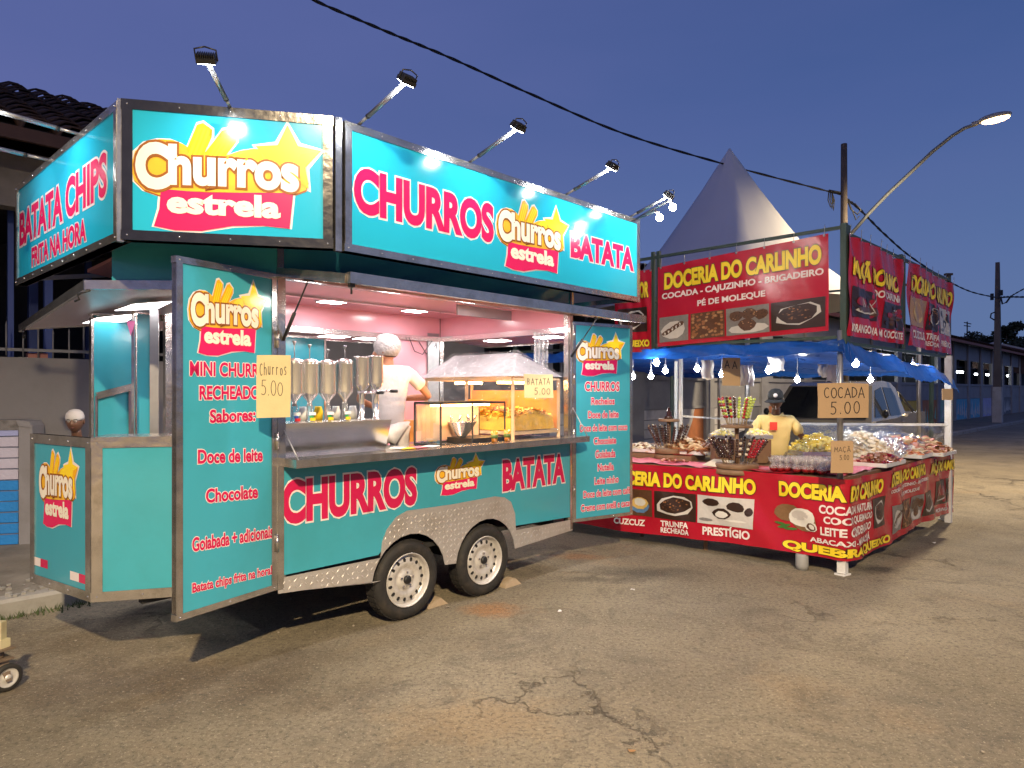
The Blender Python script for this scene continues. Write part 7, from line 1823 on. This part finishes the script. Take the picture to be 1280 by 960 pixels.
for px, nm in ((618, 'left'), (634, 'right')):
    F2 = SIDE.off(.07); q = F2.pt(F2.S(px), 1.20); mb = MB(); mb.lathe([(.001, 0), (.024, 0), (.027, .09), (.024, .09), (.022, .012), (.001, .012)], q, 16); t = mb.build('amber_glass', mCup, label='%s one of two amber drinking cups on the counter shelf' % nm, cat='cup')
    mb = MB(); mb.lathe([(.0255, .03), (.0275, .03), (.0285, .06), (.0265, .06)], q, 16); mb.build('band', mat('green_band', (.10, .16, .03)), t)
# papers, tissues and boxes on the shelf and the inner counter
for px, w, h, d, z_, m_, lb_, l in ((509, .14, .17, .10, ZC, mAm, 'orange box on the back counter right of the worker', -.65), (527, .07, .13, .07, ZC, mLb[2], 'tall white carton next to the orange box behind the counter', -.65), (541, .05, .12, .05, ZC, mLb[1], 'yellow packet standing left of the potato case', -.45), (524, .05, .03, .05, ZC, mLb[4], 'low blue tub on the back counter', -.5)):
    F2 = SIDE.off(l); q = F2.pt(F2.S(px), ZC + .003 + h / 2); mb = MB(); mb.box(q, (w, d, h), rz=.82); mb.box(q + Vector((0, 0, h / 2 + .002)), (w + .006, d + .006, .006), rz=.82); mb.build('carton', m_, label=lb_, cat='carton')
rg4 = random.Random(31)
for i, (px, m_, nm) in enumerate(((508, mLb[1], 'yellow'), (523, M_CLOTHP, 'pink'), (538, mLb[2], 'white'), (497, mLb[2], 'cream'))):
    F2 = SIDE.off(.05 if i < 3 else .0); q = F2.pt(F2.S(px), 1.2005); mb = MB(); vs = []
    for a, b in ((-.07, -.05), (.06, -.045), (.07, .05), (-.055, .045)): vs.append(q + Matrix.Rotation(.8 + i * .2, 3, 'Z') @ Vector((a, b, .002 + i * .0005)))
    vs2 = [v + Vector((0, 0, .004)) for v in vs]; mb.add(vs + vs2, [(3, 2, 1, 0), (4, 5, 6, 7), (0, 1, 5, 4), (1, 2, 6, 5), (2, 3, 7, 6), (3, 0, 4, 7)]); mb.build('napkin_pack', m_, label='flat %s napkin pack lying on the serving shelf' % nm, cat='napkins')
# plastic curtain rolled at the right post
mb = MB(); q = SIDE.pt(LS - .22, 0, -.25); n = 18; vs = []
for j in range(9):
    z_ = 2.12 - j * .075
    for i in range(n + 1):
        a = i / n; vs.append(Vector((q.x, q.y, z_)) + U.to_3d() * (.20 * a - .02) + O_.to_3d() * (.025 * math.sin(a * 22 + j * .3)))
mb.add(vs, [(j * (n + 1) + i, j * (n + 1) + i + 1, (j + 1) * (n + 1) + i + 1, (j + 1) * (n + 1) + i) for j in range(8) for i in range(n)], 0, True)
mb.build('plastic_curtain', glassy('milky_curtain', (.95, .95, .97), .4, rough=.15, bump=.5, bscale=6, white=.75), label='gathered translucent plastic curtain hanging by the right post of the trailer', cat='curtain', recalc=False)
mb = MB()
mb.tube([BK.pt(backs(505), 2.14, .08), BK.pt(backs(512), 2.0, .08), BK.pt(backs(522), 1.97, .08), BK.pt(backs(534), 2.12, .08)], .004, 6); mb.build('cord', M_BLACK, TR)

# ================================================================ people
def skin(nodes, edges, root, sub=1):
    names = list(nodes); me = bpy.data.meshes.new('s'); me.from_pydata([nodes[n][0] for n in names], [(names.index(a), names.index(b)) for a, b in edges], [])
    o = bpy.data.objects.new('s', me); COL.objects.link(o); o.modifiers.new('k', 'SKIN'); sb = o.modifiers.new('u', 'SUBSURF'); sb.levels = sub; sb.render_levels = sub
    sv = me.skin_vertices[0].data
    for i, n in enumerate(names):
        r = nodes[n][1]; sv[i].radius = r if isinstance(r, tuple) else (r, r); sv[i].use_root = (n == root)
    bpy.context.view_layer.update(); dg = bpy.context.evaluated_depsgraph_get(); m2 = bpy.data.meshes.new_from_object(o.evaluated_get(dg))
    vs = [v.co.copy() for v in m2.vertices]; fs = [list(p.vertices) for p in m2.polygons]
    bpy.data.objects.remove(o, do_unlink=True); bpy.data.meshes.remove(me); bpy.data.meshes.remove(m2)
    return vs, fs
def head_mesh(mb, c, M, s=1.0, mi=0):
    """a head: cranium, brow, nose, cheeks, jaw; faces -Y in its own space"""
    n, h = 28, 22; b = []
    for i in range(h + 1):
        th = math.pi * i / h
        for k in range(n):
            a = 2 * math.pi * k / n; x = math.sin(th) * math.cos(a); y = math.sin(th) * math.sin(a); z = -math.cos(th)
            X, Y, Z = x * .074, y * .094, z * .115
            if z < 0: X *= 1 + z * .30 * abs(z); Y = Y * (1 + z * .22 * abs(z)) - (.010 * -z if y < 0 else -0.0)
            f = max(0, -y) ** 2
            g = lambda cx, cz, w, hh: math.exp(-((X - cx) / w) ** 2 - ((Z - cz) / hh) ** 2)
            d = .020 * g(0, -.018, .011, .020) + .012 * g(0, .004, .008, .020) + .006 * g(0, .033, .05, .010) - .010 * g(.030, .012, .016, .012) - .010 * g(-.030, .012, .016, .012) + .006 * g(.036, -.02, .02, .02) + .006 * g(-.036, -.02, .02, .02) + .008 * g(0, -.052, .022, .008) - .004 * g(0, -.052, .02, .002) + .010 * g(0, -.092, .022, .016)
            Y -= d * f * 1.3
            b.append(Vector(c) + M @ (Vector((X, Y, Z)) * s))
    fs = [(i * n + k, i * n + (k + 1) % n, (i + 1) * n + (k + 1) % n, (i + 1) * n + k) for i in range(h) for k in range(n)]
    mb.add(b, fs, mi, True)
    for sx in (-1, 1): mb.ball(Vector(c) + M @ (Vector((sx * .076, .008, -.004)) * s), (.010 * s, .020 * s, .032 * s), 8, mi, M)
def person(pos, yaw, label, joints, skinm, shirtm, legm, headM, hair=None, shoem=None, sleeve='short', z0=0.0, sc=1.0):
    t = thing('person', pos, label, 'person'); M = Matrix.Rotation(yaw, 3, 'Z'); P0_ = Vector(pos)
    J = {k: v for k, v in joints.items()}
    T = lambda v: P0_ + M @ (Vector(v) * sc)
    nd = {'pel': (J['pel'], (.115, .09)), 'wai': (J['wai'], (.095, .070)), 'che': (J['che'], (.095, .062)), 'nba': (J['nba'], (.050, .045)), 'nec': (J['nec'], (.048, .050)), 'hea': (J['hea'], (.05, .055))}
    ed = [('pel', 'wai'), ('wai', 'che'), ('che', 'nba'), ('nba', 'nec'), ('nec', 'hea')]
    for s_ in 'LR':
        nd['sh' + s_] = (J['sh' + s_], .038); nd['el' + s_] = (J['el' + s_], .038); nd['wr' + s_] = (J['wr' + s_], .026)
        nd['hi' + s_] = (J['hi' + s_], .085); nd['kn' + s_] = (J['kn' + s_], .056); nd['an' + s_] = (J['an' + s_], .040); nd['to' + s_] = (J['to' + s_], .038)
        ed += [('che', 'sh' + s_), ('sh' + s_, 'el' + s_), ('el' + s_, 'wr' + s_), ('pel', 'hi' + s_), ('hi' + s_, 'kn' + s_), ('kn' + s_, 'an' + s_), ('an' + s_, 'to' + s_)]
        w = Vector(J['wr' + s_]); d = (w - Vector(J['el' + s_])).normalized(); sd_ = d.cross(Vector((0, 1, 0.3))).normalized(); pm = w + d * .055; nd['pa' + s_] = (pm, (.034, .018)); ed.append(('wr' + s_, 'pa' + s_))
    vs, fs = skin({k: (Vector(v[0]) * sc, tuple(q * sc for q in v[1]) if isinstance(v[1], tuple) else v[1] * sc) for k, v in nd.items()}, ed, 'pel', 1)
    mb = MB(); mb.add([P0_ + M @ v for v in vs], fs, 0, True)
    for s_ in 'LR':    # fingers: four of unequal length and a thumb from the side of the palm
        w = Vector(J['wr' + s_]); d = (w - Vector(J['el' + s_])).normalized(); sd_ = d.cross(Vector((0, 1, .3))).normalized(); nn_ = sd_.cross(d); pm = w + d * .05
        for k, L_ in enumerate((.062, .074, .070, .055)):
            a = pm + d * .035 + sd_ * (.024 - k * .016); mb.tube([T(a), T(a + d * L_ * .45 - nn_ * .008), T(a + d * L_ * .8 - nn_ * .024), T(a + d * L_ - nn_ * .036)], [.0085 * sc, .008 * sc, .007 * sc, .005 * sc], 7)
        a = w + d * .02 + sd_ * .028; mb.tube([T(a), T(a + sd_ * .02 + d * .025), T(a + sd_ * .024 + d * .052 - nn_ * .01)], [.011 * sc, .009 * sc, .006 * sc], 7)
    HM = M @ headM; hc = T(J['hea']) + HM @ Vector((0, -.012, .075)) * sc
    head_mesh(mb, hc, HM, sc * .98)
    mb.build('body', skinm, t)
    # eyes and brows
    mb = MB()
    for sx in (-1, 1): mb.ball(hc + HM @ Vector((sx * .029, -.079, .012)) * sc, .0125 * sc, 8, 0, HM)
    mb.build('eyes', mat('eye_white', (.55, .5, .47), rough=.2), t)
    mb = MB()
    for sx in (-1, 1): mb.ball(hc + HM @ Vector((sx * .029, -.0905, .012)) * sc, (.0055 * sc, .002 * sc, .0055 * sc), 8, 0, HM); mb.tube([hc + HM @ Vector((sx * .014, -.093, .030)) * sc, hc + HM @ Vector((sx * .030, -.091, .034)) * sc, hc + HM @ Vector((sx * .045, -.080, .030)) * sc], .003, 5)
    mb.build('brows', M_BLACK, t)
    mb = MB(); mb.ball(hc + HM @ Vector((0, -.090, -.050)) * sc, (.020 * sc, .006 * sc, .006 * sc), 8, 0, HM); mb.build('mouth', mat('lips', (.16, .06, .05), rough=.4), t)
    # clothes: shells a little larger than the body
    g = .014
    sh = {'pel': (tuple(Vector(J['pel']) - Vector((0, 0, .07))), (.125 + g * 2, .10 + g * 2)), 'wai': (J['wai'], (.115 + g * 2, .085 + g * 2)), 'che': (J['che'], (.140 + g, .112 + g)), 'nba': (tuple(Vector(J['nba']) - Vector((0, 0, .02))), (.078, .078))}
    e2 = [('pel', 'wai'), ('wai', 'che'), ('che', 'nba')]
    for s_ in 'LR':
        a, b = Vector(J['sh' + s_]), Vector(J['el' + s_]); sh['sh' + s_] = (a, .045 + g); sh['sl' + s_] = (a.lerp(b, .68 if sleeve == 'short' else 1.0), (.052 if sleeve == 'short' else .04) + g); e2 += [('che', 'sh' + s_), ('sh' + s_, 'sl' + s_)]
        if sleeve == 'long': sh['cu' + s_] = (Vector(J['wr' + s_]), .030 + g * .7); e2.append(('sl' + s_, 'cu' + s_))
    vs, fs = skin({k: (Vector(v[0]) * sc, tuple(q * sc for q in v[1]) if isinstance(v[1], tuple) else v[1] * sc) for k, v in sh.items()}, e2, 'pel', 2)
    rgp = random.Random(3); mb = MB(); mb.add([P0_ + M @ (v + Vector((0, 0, 0)) + Vector((.005 * math.sin(v.z * 55 + v.x * 35), .008 * math.sin(v.z * 38 - v.x * 45) + .004 * math.sin(v.z * 90 + v.x * 60), 0))) for v in vs], fs, 0, True); shirt = mb.build('shirt', shirtm, t)
    tr = {'pel': (J['pel'], (.125 + g, .10 + g))}; e3_ = []
    for s_ in 'LR': tr['hi' + s_] = (J['hi' + s_], .085 + g); tr['kn' + s_] = (J['kn' + s_], .056 + g * 1.5); tr['an' + s_] = (J['an' + s_], .04 + g * 1.5); e3_ += [('pel', 'hi' + s_), ('hi' + s_, 'kn' + s_), ('kn' + s_, 'an' + s_)]
    vs, fs = skin({k: (Vector(v[0]) * sc, tuple(q * sc for q in v[1]) if isinstance(v[1], tuple) else v[1] * sc) for k, v in tr.items()}, e3_, 'pel', 1)
    mb = MB(); mb.add([P0_ + M @ v for v in vs], fs, 0, True); mb.build('trousers', legm, t)
    for s_ in 'LR':
        mb = MB(); a = T(J['an' + s_]); b = T(J['to' + s_]); c_ = a.lerp(b, .5); c_.z = P0_.z + .045 * sc; d_ = (b - a).to_2d().normalized(); mb.ball(c_, (.05 * sc, .14 * sc, .045 * sc), 12, 0, Matrix.Rotation(math.atan2(d_.y, d_.x) - math.pi / 2, 3, 'Z')); mb.build('shoe', M_BLACK, t)
    return t, hc, HM, M
def stdj(lean=0.0, **kw):
    c, s_ = math.cos(lean), math.sin(lean)
    def tt(x, y, z): zz = z - .88; return (x, y * c - zz * s_, .88 + zz * c + y * s_)
    J = {'pel': (0, 0, .90), 'wai': tt(0, 0, 1.05), 'che': tt(0, 0, 1.25), 'nba': tt(0, .0, 1.40), 'nec': tt(0, -.005, 1.445), 'hea': tt(0, -.015, 1.49),
         'shL': tt(.165, 0, 1.335), 'shR': tt(-.165, 0, 1.335), 'elL': tt(.25, -.02, 1.10), 'elR': tt(-.25, -.02, 1.10), 'wrL': tt(.22, -.20, .95), 'wrR': tt(-.22, -.20, .95),
         'hiL': (.09, 0, .84), 'hiR': (-.09, 0, .84), 'knL': (.10, -.02, .47), 'knR': (-.10, -.02, .47), 'anL': (.10, 0, .09), 'anR': (-.10, 0, .09), 'toL': (.11, -.14, .045), 'toR': (-.11, -.14, .045)}
    J.update(kw); return J
def cap(t, hc, HM, m, sc=1.0, brim=True, badge=False):
    mb = MB(); prof = [(.088, .018), (.090, .045), (.080, .085), (.052, .112), (.020, .122), (.001, .123)]
    mb.lathe([(r * sc, z * sc) for r, z in prof], hc, 22, 0, HM, sc=(.92, 1.12)); c_ = mb.build('cap', m, t, recalc=True)
    if brim:
        mb = MB(); n = 12; vs = []
        for rr, dz in ((.088, .022), (.165, .004)):
            for k in range(n + 1):
                a = R(212 + 116 * k / n); vs.append(hc + HM @ (Vector((math.cos(a) * (.088 * .95 + (rr - .088) * .55), math.sin(a) * rr * 1.02, dz - .006 * abs(math.cos(a)) * 1)) * sc))
        vs += [v + Vector((0, 0, -.005)) for v in vs]; N_ = 2 * (n + 1)
        fs = [(k, k + 1, n + 2 + k, n + 1 + k) for k in range(n)]; mb.add(vs, fs + [tuple(N_ + i for i in f[::-1]) for f in fs] + [(n + 1 + k, n + 2 + k, N_ + n + 2 + k, N_ + n + 1 + k) for k in range(n)], 0, True); mb.build('cap_brim', m, t)
    if badge:
        mb = MB(); mb.lathe([(.022, 0), (.022, .003), (.001, .003)], hc + HM @ (Vector((0.01, -.092, .068)) * sc), 14, 0, HM @ Matrix.Rotation(R(75), 3, 'X')); mb.build('cap_badge', M_WHITE, t)
# the sweets vendor, behind his table, looking down to his right
vp = onp(969, 7.35, 0)
J = stdj(.10, elL=(.31, -.06, 1.08), wrL=(.24, -.26, .98), elR=(-.30, -.10, 1.06), wrR=(-.16, -.30, .97))
HMv = Matrix.Rotation(R(-14), 3, 'Z') @ Matrix.Rotation(R(12), 3, 'X')
mPolo = mat('yellow_polo', (.78, .62, .26), rough=.8, var=.08, vscale=14, bump=.2, bscale=18)
t, hc, HM, M_ = person(vp, -.25, 'sweets vendor in a pale yellow polo shirt and dark cap behind his table', J, M_SKIN, mPolo, M_BLACK, HMv, sc=.965)
cap(t, hc, HM, mat('dark_cap', (.02, .022, .024), rough=.8), .97, True, True)
mb = MB(); cq = vp + M_ @ Vector((-.075, -.168, 1.19)); FQ = Frame(cq.xy, d=(M_ @ Vector((1, -.0, 0))).xy); mb.prism(FQ, rect(-.0, .075, 1.18, 1.265), .0, .006); mb.build('chest_patch', mat('red_patch', (.75, .04, .03), rough=.5), t)
mb = MB()
for sx in (-1, 1):
    a = vp + M_ @ (Vector((sx * .015, -.10, 1.37)) * .965); mb.add([a, a + M_ @ Vector((sx * .055, .05, .045)), a + M_ @ Vector((sx * .075, -.01, .0)), a + M_ @ Vector((sx * .03, -.02, -.05))], [(0, 1, 2, 3)])
mb.build('collar', mPolo, t, recalc=False)
mb = MB(); a = hc + HM @ Vector((0.008, -.10, -.048)); mb.tube([a, a + HM @ Vector((.008, -.025, -.028))], .0035, 6); mb.build('toothpick', mat('white_stick', (.8, .8, .75)), label='thin white stick held between the lips of the sweets vendor', cat='stick')
# the trailer worker, seen from behind, hands busy in front of her
wp = onp(486, 5.36, .50)
J = stdj(.06, hea=(0, -.045, 1.462), elR=(-.36, -.08, 1.13), wrR=(-.14, -.22, 1.12), elL=(.24, -.12, 1.10), wrL=(.12, -.30, 1.05), shR=(-.165, 0, 1.35), shL=(.165, 0, 1.35))
mTee = mat('white_tshirt', (.70, .64, .60), rough=.85, var=.06, vscale=10, bump=.35, bscale=16)
t, hc, HM, M_ = person(wp, math.pi + .25, 'trailer worker seen from behind in a white T-shirt and white hair net', J, M_SKIN2, mTee, mat('pale_apron', (.66, .62, .60), rough=.85, var=.3, vscale=22), Matrix.Rotation(R(66), 3, 'Z') @ Matrix.Rotation(R(12), 3, 'X'), sc=.925)
mb = MB(); mb.lathe([(.078, -.045), (.096, -.01), (.104, .03), (.098, .075), (.066, .115), (.03, .130), (.001, .133)], hc + HM @ Vector((0, .014, .0)), 26, 0, HM @ Matrix.Rotation(R(-16), 3, 'X'), sc=(.86, 1.10))
for v in mb.v: v += Vector((math.sin(v.z * 160 + v.x * 90), math.cos(v.x * 140 + v.z * 70), 0)) * .003
mb.build('hair_net', mat('hair_net_mesh', (.52, .49, .50), rough=.8, var=.55, vscale=45, bump=.5, bscale=60), t)
mb = MB(); mb.lathe([(.060, -.052), (.070, -.040), (.076, -.020)], hc + HM @ Vector((0, .018, -.004)), 22, 0, HM @ Matrix.Rotation(R(-16), 3, 'X'), sc=(.86, 1.08)); mb.build('hair', mat('dark_hair', (.05, .035, .03), rough=.6), t)
# the man peering over the trailer nose
q = onp(100.5, 5.9, .0)
J = stdj(.20, knL=(.10, -.14, .44), knR=(-.10, -.14, .44))
t, hc, HM, M_ = person(q, .28, 'man in a white cap and dark top peering over the trailer nose at left', J, M_SKIN, mat('dark_jacket', (.02, .02, .024), rough=.8, var=.2), M_BLACK, Matrix.Rotation(R(8), 3, 'X'), sleeve='long', sc=.865)
cap(t, hc, HM, mat('white_cap', (.52, .50, .50), rough=.8, bump=.2, bscale=30), .84, False)
# trolley caster at the left edge
cq = Vector((-2.69, 3.62, 0)); CT = thing('hand_trolley', cq, 'rusty trolley leg with one swivel caster wheel, cut off by the left edge', 'trolley')
Mx = Matrix.Rotation(R(62), 3, 'Z') @ Matrix.Rotation(R(90), 3, 'X')
mb = MB(); mb.lathe([(.05, -.018), (.066, -.018), (.0725, -.012), (.0725, .012), (.066, .018), (.05, .018)], cq + Vector((0, 0, .0725)), 26, 0, Mx, caps=False); ty = mb.build('caster_wheel', M_RUBBER, CT)
mb = MB(); mb.lathe([(.052, -.014), (.052, .016), (.046, .012), (.020, .006), (.016, .020), (.001, .020)], cq + Vector((0, 0, .0725)), 20, 0, Mx); mb.build('hub', M_RIM, ty)
ax = Mx @ Vector((0, 0, 1)); mRu = mat('rusty_steel', (.20, .15, .11), rough=.6, metal=.4, var=.4, vscale=30)
mb = MB()
for s_ in (-1, 1): a = cq + ax * .024 * s_; mb.add([a + Vector((0, 0, .055)) + ax.cross(Vector((0, 0, 1))) * .012, a + Vector((0, 0, .055)) - ax.cross(Vector((0, 0, 1))) * .012, a + Vector((-.035, .0, .165)) - ax.cross(Vector((0, 0, 1))) * .03, a + Vector((-.035, .0, .165)) + ax.cross(Vector((0, 0, 1))) * .03], [(0, 1, 2, 3)])
mb.box(cq + Vector((-.035, 0, .170)), (.09, .09, .012), rz=1.1); mb.tube([cq + Vector((-.035, 0, .17)), cq + Vector((-.035, 0, .22))], .018, 10); mb.box(cq + Vector((-.035, 0, .225)), (.10, .10, .01), rz=1.1); mb.build('caster_fork', mRu, CT, recalc=False)
mb = MB(); a = cq + Vector((-.035, 0, .23)); mb.bar(a, a + Vector((0, 0, .14)), .04); mb.bar(a + Vector((.03, 0, .02)), a + Vector((-.9, .3, .02)), .05, .05); mb.build('frame', mat('cream_steel', (.52, .47, .30), rough=.5, var=.2, dirt=(.25, .14, .07), dscale=14), CT)
